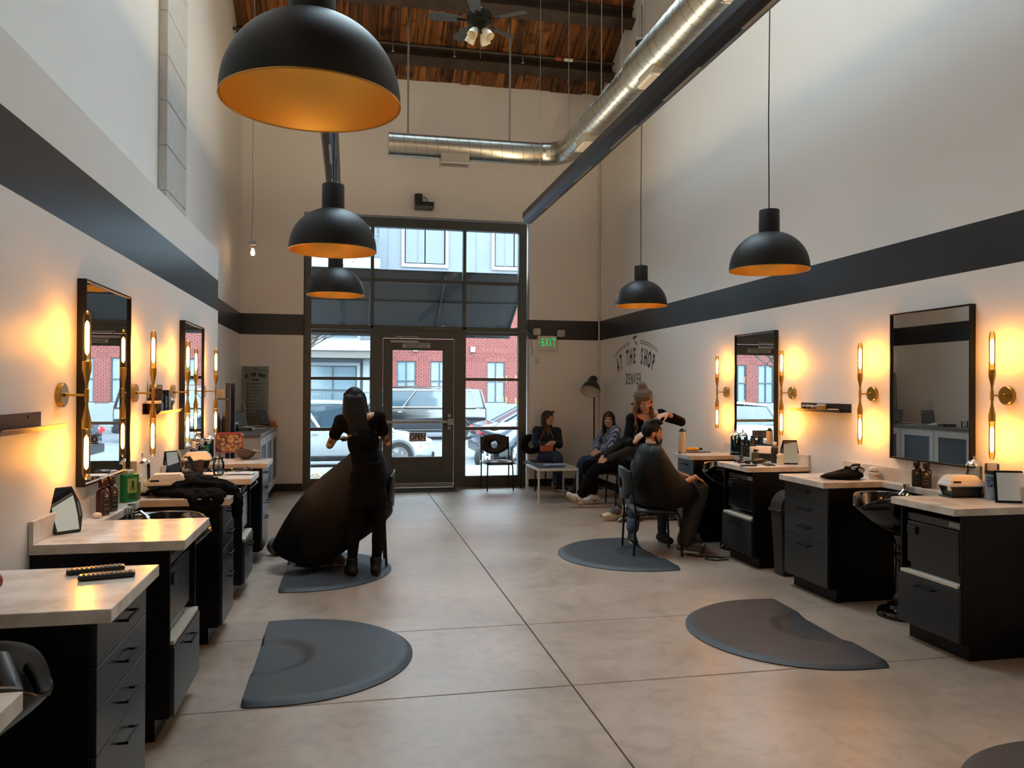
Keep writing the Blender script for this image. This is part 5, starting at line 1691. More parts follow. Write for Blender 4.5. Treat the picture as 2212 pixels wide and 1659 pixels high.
# ---- wall lettering on the right wall
lg = thing('wall_lettering', 'dark AT THE SHOP DENVER lettering with a razor and arcs on the right wall', 'lettering', (XR, 11.19, 2.0))
b = B()
pf = frame((-.002, 0, 0), (0, -1, 0), (0, 0, 1))   # text runs toward the camera
def put(body, x, y, size, xs=.75, rot=0, bold=.0):
    vs, fs = text_bits(body, size, xs, 'CENTER', 0, bold)
    m2 = pf @ MX.Translation((x, y, 0)) @ MX.Rotation(rot, 4, 'Z')
    b.add([m2 @ p for p in vs], fs)
arch('AT THE SHOP', 0, .135, 2.3, .33, .150, .50, .009, put)
arch('DENVER', -.045, -.21, 60, .235, .112, .50, .005, put)
for sg_ in (-1, 1):
    for R_, y0 in ((2.4, .372), (2.4, .338)):
        n = 14
        for k in range(n):
            a0, a1 = sg_*(.095+.30*k/n), sg_*(.095+.30*(k+1)/n)
            pts = [(R_*math.sin(a), y0-R_+R_*math.cos(a)) for a in (a0, a1)]
            b.add([pf @ V((pts[i][0], pts[i][1]+d, 0)) for i, d in ((0, -.005), (1, -.005), (1, .005), (0, .005))], [(0, 1, 2, 3)])
b.add([pf @ V((p[0]*.72, .30+.155*(p[1]-.19)/.265, 0)) for p in ((-.12, .385, 0), (-.09, .415, 0), (.12, .455, 0), (.135, .415, 0), (.0, .375, 0), (.0, .35, 0), (-.06, .375, 0), (.02, .29, 0), (.12, .19, 0), (.155, .205, 0), (.14, .245, 0), (.04, .30, 0))],
      [(0, 1, 6), (1, 2, 3, 4), (1, 4, 5, 6), (6, 11, 10, 9, 8, 7)])
b.build('letters', mat('blue black paint', (30, 38, 52), .5), lg, recalc=False)
# ================================================================ the street outside
GZ = -.22
SIDE = mat('pale sidewalk concrete', (94, 94, 96), .8, var=.1, vscale=2)
ROAD = mat('worn street concrete', (80, 83, 89), .8, var=.12, vscale=1.2)
struct('sidewalk_street', B().box(-30, 34, YF+.32, 16.9, -.3, -.03), SIDE)
ks = struct('kerb_street', B().box(-30, 34, 16.9, 17.1, -.4, -.045), mat('kerb concrete', (86, 87, 89), .8), bev=.02)
struct('road_street', B().box(-40, 44, 17.1, 33.0, -.6, GZ), ROAD)
struct('sidewalk_far', B().box(-40, 44, 33.0, 36.2, -.6, -.05), SIDE)
# leaves on the near sidewalk
rd = random.Random(4)
b = B()
for k in range(260):
    x, y = rd.gauss(-.75, .35), rd.gauss(15.2, .35)
    if k > 190:
        x, y = rd.uniform(-3, 4), rd.uniform(13.6, 16.6)
    a = rd.uniform(0, 6.3)
    s_ = rd.uniform(.03, .055)
    b.add([V((x+s_*math.cos(a+q)*f, y+s_*math.sin(a+q)*f, -.026+rd.uniform(0, .02))) for q, f in ((0, 1), (1.3, .6), (PI, 1), (4.9, .6))], [(0, 1, 2, 3)])
lv = b.build('leaf_litter', mat('fallen leaves', (129, 99, 51), .7, col2=(94, 57, 31), vscale=9), None)
tag(lv, 'fallen yellow leaves scattered on the sidewalk outside the window', 'leaves', kind='stuff')

# ---- apartment building across the street
YB_ = 36.0
bd = thing('apartment_building', 'brick and pale siding apartment building with balconies across the street', 'building', (0, 0, 0))
SDG = mat('pale grey siding', (86, 91, 97), .7)
TRIM = mat('white trim', (122, 129, 132), .6)
FRM = mat('slate window frame', (38, 47, 54), .5)
GLS = mat('street window glass', (87, 108, 118), .08, 0, .8)  # bluish base colour carries the sky's reflection
BLD = mat('pale blind slats', (94, 110, 118), .6)
B().box(-40, 44, YB_+.12, YB_+4, -.1, 10.8).build('core', SDG, bd)
wins = []      # (x0, x1, z0, z1)
def fwin(x0, x1, z0, z1, rows=2, y=YB_, trim=False, cols=2, deep=.10, blind=True):
    o = B()
    f = .05
    o.box(x0, x1, y+deep-.06, y+deep, z0, z0+f).box(x0, x1, y+deep-.06, y+deep, z1-f, z1)
    for i in range(cols+1):
        xx = x0+(x1-x0)*i/cols
        wd = f*.5 if 0 < i < cols else f
        o.box(max(x0, xx-wd), min(x1, xx+wd), y+deep-.06, y+deep, z0+f, z1-f)
    zm = z0+(z1-z0)*.52
    o.box(x0, x1, y+deep-.055, y+deep, zm-.035, zm+.035)
    w_ = o.build('window', FRM, bd)
    B().box(x0+.02, x1-.02, y+deep+.0, y+deep+.012, z0+.02, z1-.02).build('pane', GLS, w_)
    if blind:
        c = B()
        n = int((z1-z0)/.085)
        for k in range(n):
            zz = z0+.05+k*(z1-z0-.1)/n
            c.box(x0+.05, x1-.05, y+deep-.012, y+deep-.002, zz, zz+.042)
        c.build('blind', BLD, w_)
    if trim:
        t = B()
        t.box(x0-.14, x0, y-.05, y+deep, z0-.16, z1+.14).box(x1, x1+.14, y-.05, y+deep, z0-.16, z1+.14).box(x0, x1, y-.05, y+deep, z0-.16, z0).box(x0, x1, y-.05, y+deep, z1, z1+.14)
        t.build('window_trim', TRIM, w_)
    return w_
# brick storey: windows in pairs
zw0, zw1 = .95, 2.86
xw = []
for base in (-17.6, -12.6, 2.13, 6.28, 10.43, 14.58, 18.7):
    xw += [(base, base+.86), (base+1.52, base+2.38)]
for x0, x1 in xw:
    fwin(x0, x1, zw0, zw1)
    wins.append((x0, x1, zw0, zw1))
BRK = mat('red brick', (122, 66, 61), .85, col2=(104, 52, 47), vscale=18, detail=1)
MRT = mat('pale mortar', (110, 87, 81), .9)
ZT = 6.62
for xa, xb in ((-20, -8.2), (1.05, 22)):
    b = B().box(xa, xb, YB_+.06, YB_+.14, .9, zw0).box(xa, xb, YB_+.06, YB_+.14, zw1, ZT)
    ed = [xa] + [v for x0, x1 in sorted(xw) if xa < x0 < xb for v in (x0, x1)] + [xb]
    for k in range(0, len(ed), 2):
        b.box(ed[k], ed[k+1], YB_+.06, YB_+.14, zw0, zw1)
    b.build('mortar_bed', MRT, bd)
b = B()
rdb = random.Random(9)
def brick(x0, x1, z0, z1, d=0):
    d += rdb.uniform(-.008, .008)
    vs = [(x0, YB_-d, z0), (x1, YB_-d, z0), (x1, YB_-d, z1), (x0, YB_-d, z1), (x0, YB_+.08, z0), (x1, YB_+.08, z0), (x1, YB_+.08, z1), (x0, YB_+.08, z1)]
    b.add(vs, [(0, 1, 2, 3), (0, 4, 5, 1), (3, 2, 6, 7), (0, 3, 7, 4), (1, 5, 6, 2)])
def clear(x0, x1, z0, z1):
    segs = [(x0, x1)]
    for a, c, e, f in wins:
        if z1 > e and z0 < f:
            ns = []
            for p, q in segs:
                if q <= a or p >= c:
                    ns.append((p, q))
                else:
                    if a-p > .03:
                        ns.append((p, a))
                    if q-c > .03:
                        ns.append((c, q))
            segs = ns
    return segs
for xa, xb in ((-20, -8.2), (1.05, 22)):
    z = 1.0
    row = 0
    while z < ZT-.25:
        sold = (2.86 < z < 3.1) or (3.2 < z < 3.52)
        if sold:
            hgt = .235 if z < 3.1 else .30
            x = xa
            while x < xb:
                over = any(a-.12 < x < c+.06 for a, c, _, _ in wins)
                if z > 3.15 or over:
                    brick(x, x+.068, z, z+hgt-.012, .012)
                else:
                    for k in range(3):
                        brick(x, x+.068, z+k*.078, z+k*.078+.066)
                x += .079
            z += hgt
        else:
            x = xa - (.11 if row % 2 else 0)
            while x < xb:
                for p, q in clear(max(x, xa), min(x+.208, xb), z, z+.066):
                    brick(p, q, z, z+.066, .01 if 5.9 < z else 0)
                x += .22
            z += .078
            row += 1
bk = b.build('brickwork', BRK, bd, recalc=False)
bk['kind'] = 'stuff'
for xa, xb in ((-20, -8.2), (1.05, 22)):
    B().box(xa, xb, YB_-.06, YB_+.1, ZT-.3, ZT-.2).box(xa, xb, YB_-.03, YB_+.1, ZT-.19, ZT-.1).build('brick_cap', BRK, bd, bev=.01)
    B().box(xa, xb, YB_-.08, YB_+.1, -.1, .9).build('stone_plinth', mat('pale plinth stone', (105, 110, 113), .7), bd, bev=.02)
    for x0, x1 in xw:
        if xa < x0 < xb:
            B().box(x0-.05, x1+.05, YB_-.05, YB_+.1, .9, .96).build('sill', mat('pale plinth stone', (105, 110, 113), .7), bd)
# upper siding with trimmed windows
for xa, xb in ((-20, -8.2), (1.3, 22)):
    B().box(xa, xb, YB_+.04, YB_+.14, ZT-.1, 10.8).build('siding', SDG, bd)
    x = xa+.4
    while x < xb:
        B().box(x, x+.03, YB_+.02, YB_+.05, ZT-.1, 10.8).build('batten', SDG, bd)
        x += 1.35
for x0, x1 in ((-17.4, -15.5), (-12.8, -10.9), (2.45, 4.32), (6.62, 8.5), (10.8, 12.7), (15.0, 16.9)):
    fwin(x0, x1, 7.32, 9.3, trim=True)
for k, x in enumerate((2.95, 5.6, 9.5)):
    B().box(x-.10, x+.12, YB_-.12, YB_, 3.30, 3.55).build('wall_light', mat('white trim', (122, 129, 132), .6), bd, bev=.01)
# balcony bay
BX0, BX1 = -8.2, 1.05
B().box(BX0, BX1, YB_+.10, YB_+.16, 0, 10.8).build('bay_wall', SDG, bd)
RAIL = mat('grey steel railing', (67, 75, 81), .5)
for z0 in (3.28, 6.86, 10.1):
    B().box(BX0, BX1+.25, YB_-1.5, YB_+.1, z0-.05, z0+.40).build('balcony_slab', TRIM, bd, bev=.02)
    B().box(BX0, BX1+.2, YB_-1.4, YB_+.1, z0-.36, z0-.05).build('balcony_soffit', mat('beige soffit', (82, 78, 73), .7), bd)
    b2 = B()
    b2.box(BX0, BX1+.2, YB_-1.47, YB_-1.42, z0+1.40, z0+1.46).box(BX0, BX1+.2, YB_-1.46, YB_-1.43, z0+.48, z0+.52)
    x = BX0
    while x < BX1+.2:
        b2.box(x, x+.022, YB_-1.456, YB_-1.434, z0+.5, z0+1.42)
        x += .14
    for y in range(8):
        yy = YB_-1.44+.18*y
        b2.box(BX1+.18, BX1+.2, yy, yy+.022, z0+.5, z0+1.42)
    b2.box(BX1+.17, BX1+.21, YB_-1.46, YB_, z0+1.40, z0+1.46)
    b2.build('balcony_railing', RAIL, bd)
for x0 in (-7.6, -4.9, -1.75):
    for z0, z1 in ((.35, 2.62), (3.9, 6.2), (7.4, 9.6)):
        fwin(x0, x0+2.1, z0, z1, trim=True, deep=.08)
for x0 in (-8.2, -5.3, -2.3, .62):
    B().box(x0, x0+.28, YB_-.1, YB_+.1, 0, 3.0).build('bay_pilaster', TRIM, bd)
b2 = B().box(BX0, BX1, YB_-.7, YB_-.65, 1.40, 1.46).box(BX0, BX1, YB_-.7, YB_-.66, .5, .54)
x = BX0
while x < BX1:
    b2.box(x, x+.022, YB_-.69, YB_-.668, .5, 1.42)
    x += .16
b2.build('patio_railing', RAIL, bd)
# balcony chair and table silhouettes
bc = thing('balcony_table', 'dark round table with a slatted chair on the upper balcony across the street', 'table', (-1.6, YB_-.75, 7.262))
B().lathe([(.001, .70), (.42, .70), (.42, .74), (.001, .74)], 20).build('table_top', BLK, bc)
B().tube([(-.25, 0, 0), (0, 0, .4), (.2, 0, .7)], .02).tube([(.25, 0, 0), (0, 0, .4), (-.2, 0, .7)], .02).build('leg', BLK, bc)
bc2 = thing('balcony_chair', 'dark slatted chair at the right end of the upper balcony across the street', 'chair', (.35, YB_-.75, 7.262))
for k in range(5):
    B().box(-.26+.11*k, -.18+.11*k, .2, .23, .4, .95).build('slat', BLK, bc2)
B().box(-.28, .28, -.22, .22, .38, .43).build('seat', BLK, bc2)
for sx in (-1, 1):
    for sy in (-1, 1):
        B().box(sx*.26-.02, sx*.26+.02, sy*.2-.02, sy*.2+.02, 0, .4).build('leg', BLK, bc2)

# ---- awning over the shop window
aw = thing('awning', 'dark sloping fabric awning fixed outside above the street door', 'awning', (0, 0, 0))
AWF = mat('charcoal awning fabric', (38, 40, 42), .8)
AX0, AX1 = -1.3, 3.02
B().prism([(13.23, 3.62), (14.75, 2.80), (14.75, 2.60), (14.74, 2.60), (14.74, 2.785), (13.23, 3.60)], AX0, AX1, 'x').build('canopy', AWF, aw)
b = B()
for x in (AX0+.02, .35, 1.6, AX1-.02):
    b.cyl((x, 13.25, 3.57), (x, 14.72, 2.775), .016, n=6).cyl((x, 13.25, 2.72), (x, 14.72, 2.76), .016, n=6)
b.cyl((AX0, 14.72, 2.77), (AX1, 14.72, 2.77), .016, n=6).cyl((AX0, 13.98, 3.17), (AX1, 13.98, 3.17), .016, n=6)
b.build('frame', mat('grey awning tube', (43, 45, 47), .5), aw)

# ---- cars
def car(label, L, W, H, loc, rz, paint, kind, plate=True, name='car'):
    r = thing(name, label, 'car', loc, rz)
    g = {'hatch': dict(hood=.86, belt=.98, cab=(-.14, .10, -.49, .30), cl=.24), 'suv': dict(hood=1.12, belt=1.16, cab=(-.16, .18, -.49, .34), cl=.30), 'sedan': dict(hood=.92, belt=.96, cab=(-.20, .10, -.40, .28), cl=.22)}[kind]
    h2, be = g['hood'], g['belt']
    cl = g['cl']
    # +x is the nose; lower body as stations along the length
    if kind == 'sedan':
        st = [(-.5, cl+.18, .80, .80), (-.485, cl, .93, .92), (-.40, cl, .98, 1.0), (-.2, cl, 1.0, be), (.1, cl, 1.0, be), (.30, cl, .99, h2), (.42, cl, .95, h2-.08), (.48, cl, .86, h2-.22), (.5, cl+.15, .72, h2-.36)]
    elif kind == 'suv':
        st = [(-.5, cl+.2, .90, be), (-.49, cl, .97, be+.02), (-.3, cl, 1.0, be), (.1, cl, 1.0, be), (.28, cl, .99, h2), (.44, cl, .96, h2-.06), (.485, cl, .9, h2-.18), (.5, cl+.15, .85, h2-.35)]
    else:
        st = [(-.5, cl+.2, .86, be-.1), (-.49, cl, .95, be), (-.3, cl, 1.0, be), (.08, cl, 1.0, be-.02), (.27, cl, .99, h2), (.38, cl, .95, h2-.07), (.46, cl, .84, h2-.20), (.49, cl+.02, .70, h2-.30), (.5, cl+.12, .62, h2-.36)]
    rings = []
    for x, z0, k, z1 in st:
        w_ = W/2*k
        rings.append([V((x*L, s*w_*e, z0+(z1-z0)*t)) for s, e, t in ((-1, .92, 0), (-1, 1, .18), (-1, 1, .62), (-1, .96, .92), (-1, .86, 1), (1, .86, 1), (1, .96, .92), (1, 1, .62), (1, 1, .18), (1, .92, 0))])
    B().rings(rings).build('body', paint, r, smooth=True, ang=30)
    rt, rf, bb, bf = g['cab'][0], g['cab'][1], g['cab'][2], g['cab'][3]
    GL = mat('tinted car glass', (46, 62, 72), .06, 0, .9)
    zz = be-.02
    if kind == 'suv':
        sec = [(bb, zz, .88), (bb+.03, H-.12, .78), (rf, H-.06, .76), (bf, h2-.03, .84)]
        top = [(bb+.02, rf)]
    elif kind == 'hatch':
        sec = [(bb+.01, zz, .88), (bb+.08, H-.10, .74), (rf-.02, H-.06, .74), (bf, h2-.05, .84)]
    else:
        sec = [(bb, zz, .86), (rt-.02, H-.05, .72), (rf-.04, H-.05, .74), (bf, h2-.03, .84)]
    pts = [(sec[0][0]*L, sec[0][1]), (sec[1][0]*L, sec[1][1]), (sec[2][0]*L, sec[2][1]), (sec[3][0]*L, sec[3][1])]
    vs, fs = [], []
    for s in (-1, 1):
        for (x, z), q in zip(pts, sec):
            vs.append(V((x, s*W/2*q[2], z)))
    B().add(vs, [(0, 1, 2, 3), (4, 7, 6, 5), (0, 4, 5, 1), (1, 5, 6, 2), (2, 6, 7, 3), (3, 7, 4, 0)]).build('window_glass', GL, r, bev=.03)
    # roof skin, pillars and sill line over the glass
    b = B()
    x1, x2 = pts[1][0], pts[2][0]
    zr = sec[1][1]
    rr = []
    for u in range(9):
        x = x1-.03 + (x2-x1+.06)*u/8
        z = zr + (sec[2][1]-zr)*u/8 + .055*math.sin(PI*min(1, max(0, u/8)))
        rr.append([V((x, s*W/2*.755, z+dz)) for s, dz in ((-1, -.02), (-1, .015))] + [V((x, s*W/2*.6, z+.045)) for s in (-1, 1)] + [V((x, s*W/2*.755, z+dz)) for s, dz in ((1, .015), (1, -.02))])
    b.rings(rr)
    for s in (-1, 1):
        for (pa, qa), (pb_, qb) in (((pts[0], sec[0][2]), (pts[1], sec[1][2])), ((pts[3], sec[3][2]), (pts[2], sec[2][2]))):
            b.cyl((pa[0], s*W/2*qa*1.0, pa[1]), (pb_[0], s*W/2*qb*1.0, pb_[1]), .055, .045, n=6)
        for u in ((.5,) if kind != 'suv' else (.33, .68)):
            xa = pts[0][0] + (pts[3][0]-pts[0][0])*u
            b.cyl((xa, s*W/2*.875, zz), (pts[1][0]+(pts[2][0]-pts[1][0])*u, s*W/2*.765, zr), .035, n=6)
    b.build('roof', paint, r, smooth=True, ang=30)
    if kind == 'suv':
        for s in (-1, 1):
            m_ = pts[0][0]+.35
            B().tube([(m_, s*W/2*.90, zz+.03), (m_+.12, s*W/2*.80, zr-.03), (pts[2][0]-.1, s*W/2*.79, zr-.02), (pts[3][0]-.55, s*W/2*.885, zz+.04), (m_, s*W/2*.90, zz+.03)], .022, n=6).build('window_chrome', CHR, r)
    TY = mat('tyre rubber', (24, 24, 25), .8)
    RM = mat('alloy rim', (150, 154, 158), .3, .8)
    wr = .36 if kind == 'suv' else .32
    for x in (-.31*L, .31*L):
        for s in (-1, 1):
            m_ = MX.Translation((x, s*(W/2-.10), wr)) @ MX.Rotation(s*PI/2, 4, 'X')
            B().lathe([(wr*.6, .0), (wr*.97, -.09), (wr, -.06), (wr, .06), (wr*.97, .095), (wr*.66, .10), (wr*.64, .08), (wr*.6, .0)], 26, m_.copy() @ MX.Rotation(PI, 4, 'X'), caps=False).build('wheel', TY, r, smooth=True)
            wh = B()
            mm_ = m_ @ MX.Rotation(PI, 4, 'X')
            wh.lathe([(.001, .085), (wr*.22, .085), (wr*.22, .06), (wr*.65, .06), (wr*.65, .095), (wr*.6, .098), (wr*.58, .07), (.001, .07)], 20, mm_)
            for k in range(5):
                wh.box(wr*.1, wr*.62, -.028, .028, .066, .09, mm_ @ MX.Rotation(2*PI*k/5, 4, 'Z'))
            wh.build('rim', RM, r, smooth=True)
            B().tube([(x+(wr+.06)*math.cos(a), s*(W/2+.005), wr+(wr+.06)*math.sin(a)) for a in [PI*k/12 for k in range(13)]], .028, n=6).build('wheel_arch', BKPL if kind == 'suv' else paint, r, smooth=True)
    for s in (-1, 1):
        B().sph((.455*L, s*W*.34, h2-.24), .16, .16, .09, mx=MX.Rotation(-s*.5, 4, 'Z')).build('headlight', mat('headlight lens', (206, 214, 220), .12), r, smooth=True)
        B().sph((-.488*L, s*W*.40, be-.18), .06 if kind != 'sedan' else .10, .15 if kind == 'suv' else .30, .22 if kind == 'suv' else .10).build('tail_light', mat('red tail light', (190, 30, 36), .2, emit=(190, 20, 26), estr=.15), r, smooth=True)
        B().box(.20*L-.12, .20*L+.06, s*(W/2+.10)-.09, s*(W/2+.10)+.09, be+.02, be+.17).build('door_mirror', paint, r, bev=.04)
        for x in (-.10, .10):
            B().box(x*L-.12, x*L+.02, s*(W/2+.012)-.015, s*(W/2+.012)+.015, be-.17, be-.13).build('door_handle', CHR, r, bev=.006)
    B().box(-.51*L, -.49*L, -W*.44, W*.44, cl+.02, cl+.24).box(.485*L, .502*L, -W*.36, W*.36, cl+.02, cl+.16).box(-.2*L, .2*L, -W/2-.012, W/2+.012, cl-.02, cl+.10).build('bumper', BKPL, r, bev=.03)
    return r
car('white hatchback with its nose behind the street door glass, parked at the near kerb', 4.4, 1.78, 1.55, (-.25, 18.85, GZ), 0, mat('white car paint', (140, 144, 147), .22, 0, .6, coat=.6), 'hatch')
car('black sport utility car with chrome window line, across the street', 5.3, 2.0, 1.92, (2.25, 29.0, GZ), PI, mat('black car paint', (14, 15, 20), .14, 0, .7, coat=1), 'suv')
car('dark grey sedan with red tail lights behind the motorcycle at the right window', 4.8, 1.84, 1.46, (5.62, 20.3, GZ), 0, mat('dark grey car paint', (44, 50, 60), .18, .3, .6, coat=.8), 'sedan')
# ---- motorcycle at the kerb
mc = thing('motorcycle', 'grey sport motorcycle parked at the kerb outside the right hand window', 'motorcycle', (3.45, 17.9, GZ), .8)
for x in (-.66, .70):
    m_ = MX.Translation((x, 0, .31)) @ MX.Rotation(PI/2, 4, 'X')
    B().lathe([(.23, -.05), (.29, -.065), (.31, -.03), (.31, .03), (.29, .065), (.23, .05), (.22, 0), (.23, -.05)], 28, m_, caps=False).build('tyre', mat('tyre rubber', (24, 24, 25), .8), mc, smooth=True)
    wh = B().lathe([(.001, .05), (.05, .05), (.05, -.05), (.001, -.05)], 12, m_)
    for k in range(5):
        wh.box(.03, .23, -.02, .02, -.015, .015, m_ @ MX.Rotation(2*PI*k/5, 4, 'Z'))
    wh.lathe([(.215, -.03), (.235, -.03), (.235, .03), (.215, .03), (.215, -.03)], 24, m_, caps=False)
    wh.build('wheel_rim', mat('bright rim', (190, 196, 200), .3, .6), mc, smooth=True)
FAI = mat('silver grey fairing', (91, 97, 103), .25, .3)
B().rings([[V((x, y*w_, z0+z*h_)) for y, z in [(math.cos(a), math.sin(a)) for a in [2*PI*k/14 for k in range(14)]]] for x, w_, z0, h_ in ((-.86, .04, .95, .03), (-.7, .09, .92, .05), (-.45, .13, .86, .08), (-.2, .16, .84, .12), (.05, .19, .92, .16), (.3, .17, .93, .15), (.45, .09, .9, .08))]).build('tank_and_tail', FAI, mc, smooth=True)
B().rings([[V((x, y*w_, z0+z*h_)) for y, z in [(math.cos(a), math.sin(a)) for a in [2*PI*k/14 for k in range(14)]]] for x, w_, z0, h_ in ((-.1, .12, .55, .14), (.1, .2, .62, .26), (.4, .21, .78, .30), (.62, .17, .90, .24), (.82, .08, .94, .12), (.88, .02, .93, .04))]).build('fairing', FAI, mc, smooth=True)
B().box(-.28, .22, -.16, .16, .28, .62).box(-.6, -.2, .1, .16, .28, .36).build('engine', mat('dark engine', (40, 42, 44), .4, .5), mc, bev=.05)
B().cyl((.70, -.11, .31), (.50, -.11, .98), .025, n=8).cyl((.70, .11, .31), (.50, .11, .98), .025, n=8).build('fork', CHR, mc, smooth=True)
B().tube([(.42, -.34, 1.06), (.52, -.18, 1.04), (.52, .18, 1.04), (.42, .34, 1.06)], .016).build('handlebar', BLK, mc, smooth=True)
B().rings([[V((x, y*w_, z)) for y in (-1, 1)] + [V((x, -y*w_, z+.05)) for y in (-1, 1)] for x, w_, z in ((-.62, .09, .93), (-.4, .13, .90), (-.15, .11, .90))]).build('seat', BLK, mc, bev=.02)
B().cyl((-.55, -.14, .40), (-.85, -.16, .62), .05, .06, n=12).build('exhaust', CHR, mc, smooth=True)
B().sph((.84, 0, .96), .05, .12, .05).build('headlamp', mat('headlight lens', (206, 214, 220), .12), mc, smooth=True)
# ---- bare street tree
tr = thing('street_tree', 'thin nearly bare street tree with a few orange leaves outside the left window', 'tree', (-1.5, 16.3, -.03))
rt = random.Random(12)
bt_, lf = B(), B()
def branch(p, d, L, r, lvl):
    n = 4
    pts = [p]
    q = p.copy()
    dd = d.copy()
    for i in range(n):
        dd = (dd + V((rt.uniform(-.22, .22), rt.uniform(-.22, .22), rt.uniform(-.08, .16)))).normalized()
        q = q + dd*(L/n)
        pts.append(q.copy())
    bt_.tube(pts, r, n=5 if lvl > 1 else 8, rs=[r*(1-.55*i/n) for i in range(n+1)])
    if lvl >= 3:
        for k in range(1 if rt.random() < .35 else 0):
            c = pts[-1]
            a = rt.uniform(0, 6)
            s_ = rt.uniform(.035, .06)
            e1 = V((math.cos(a), math.sin(a), rt.uniform(-.5, .5)))*s_
            e2 = V((-math.sin(a), math.cos(a), rt.uniform(-.6, .2)))*s_*.7
            lf.add([c-e1, c+e2, c+e1, c-e2], [(0, 1, 2, 3)])
    if lvl < 5:
        for k in range((6, 5, 4, 3, 2)[lvl]):
            t = rt.uniform(.35, 1)
            i = min(n-1, int(t*n))
            s = pts[i].lerp(pts[i+1], t*n-i)
            nd = (dd*.55 + V((rt.uniform(-1, 1), rt.uniform(-1, 1), rt.uniform(-.15, .75)))).normalized()
            branch(s, nd, L*rt.uniform(.48, .72), r*.58, lvl+1)
branch(V((0, 0, 0)), V((.02, 0, 1)), 2.5, .075, 0)
bt_.build('branches', mat('grey brown bark', (86, 76, 70), .8), tr, smooth=True, recalc=False)
lo = lf.build('leaves', mat('orange leaves', (134, 86, 40), .7, col2=(226, 190, 140), vscale=9), tr, recalc=False)
lo['kind'] = 'stuff'
# ================================================================ people
def remesh(b, name, m, parent, vox=.0075, sm=5, fac=.5, ang=180):
    """union of overlapping closed shapes into one continuous smooth skin"""
    me = b.mesh('tmp', m, False)
    o = bpy.data.objects.new(name, me)
    COL.objects.link(o)
    r = o.modifiers.new('r', 'REMESH')
    r.mode = 'VOXEL'
    r.voxel_size = vox
    r.use_smooth_shade = True
    if sm:
        s_ = o.modifiers.new('s', 'SMOOTH')
        s_.iterations = sm
        s_.factor = fac
    dg = bpy.context.evaluated_depsgraph_get()
    nm = bpy.data.meshes.new_from_object(o.evaluated_get(dg))
    nm.name = name
    nm.polygons.foreach_set('use_smooth', [True]*len(nm.polygons))
    o.modifiers.clear()
    o.data = nm
    bpy.data.meshes.remove(me)
    if parent is not None:
        o.parent = parent
        o.matrix_parent_inverse = MX.Translation(-parent.location) if parent.rotation_euler.z == 0 else parent.matrix_world.inverted()
    return o
def cap(b, p, q, r0, r1, n=14):
    """tapered capsule"""
    p, q = V(p), V(q)
    t = q-p
    L = t.length
    if L < 1e-5:
        return b.sph(p, r0)
    t = t/L
    a = t.orthogonal().normalized()
    c = t.cross(a)
    rs = []
    for i in range(6):
        an = -PI/2 + PI/2*i/5
        rs.append((p + t*(r0*math.sin(an)), max(r0*math.cos(an), 5e-4)))
    for i in range(6):
        an = PI/2*i/5
        rs.append((q + t*(r1*math.sin(an)), max(r1*math.cos(an), 5e-4)))
    return b.rings([[x + a*(k*math.cos(2*PI*j/n)) + c*(k*math.sin(2*PI*j/n)) for j in range(n)] for x, k in rs])
def chain(b, pts, rs):
    for i in range(len(pts)-1):
        cap(b, pts[i], pts[i+1], rs[i], rs[i+1])
def basis(f, u):
    """columns: right, forward, up"""
    f = V(f).normalized()
    r = f.cross(V(u)).normalized()
    u = r.cross(f)
    return MX(((r.x, f.x, u.x), (r.y, f.y, u.y), (r.z, f.z, u.z)))
def ell(b, c, m3, rx, ry, rz, n=16):
    return b.sph(V(c), rx, ry, rz, n, 10, m3.to_4x4())
def head_parts(b, c, m3, k=1.0, ears=True):
    P = lambda x, y, z: V(c) + m3 @ V((x*k, y*k, z*k))
    ell(b, P(0, -.012, .030), m3, .075*k, .094*k, .086*k)
    ell(b, P(0, .026, -.030), m3, .060*k, .064*k, .082*k)
    ell(b, P(0, .060, -.094), m3, .026*k, .022*k, .020*k)
    for s in (-1, 1):
        cap(b, P(s*.050, .0, -.052), P(s*.022, .055, -.092), .022*k, .020*k)
        ell(b, P(s*.036, .066, -.020), m3, .026*k, .024*k, .026*k)
        if ears:
            ell(b, P(s*.077, -.008, -.004), m3, .009*k, .019*k, .031*k)
    cap(b, P(-.034, .078, .028), P(.034, .078, .028), .015*k, .015*k)
    cap(b, P(0, .088, .016), P(0, .106, -.022), .0085*k, .0115*k)
    for s in (-1, 1):
        cap(b, P(s*.010, .094, -.026), P(s*.010, .092, -.026), .0075*k, .006*k)
    ell(b, P(0, .082, -.058), m3, .026*k, .014*k, .020*k)
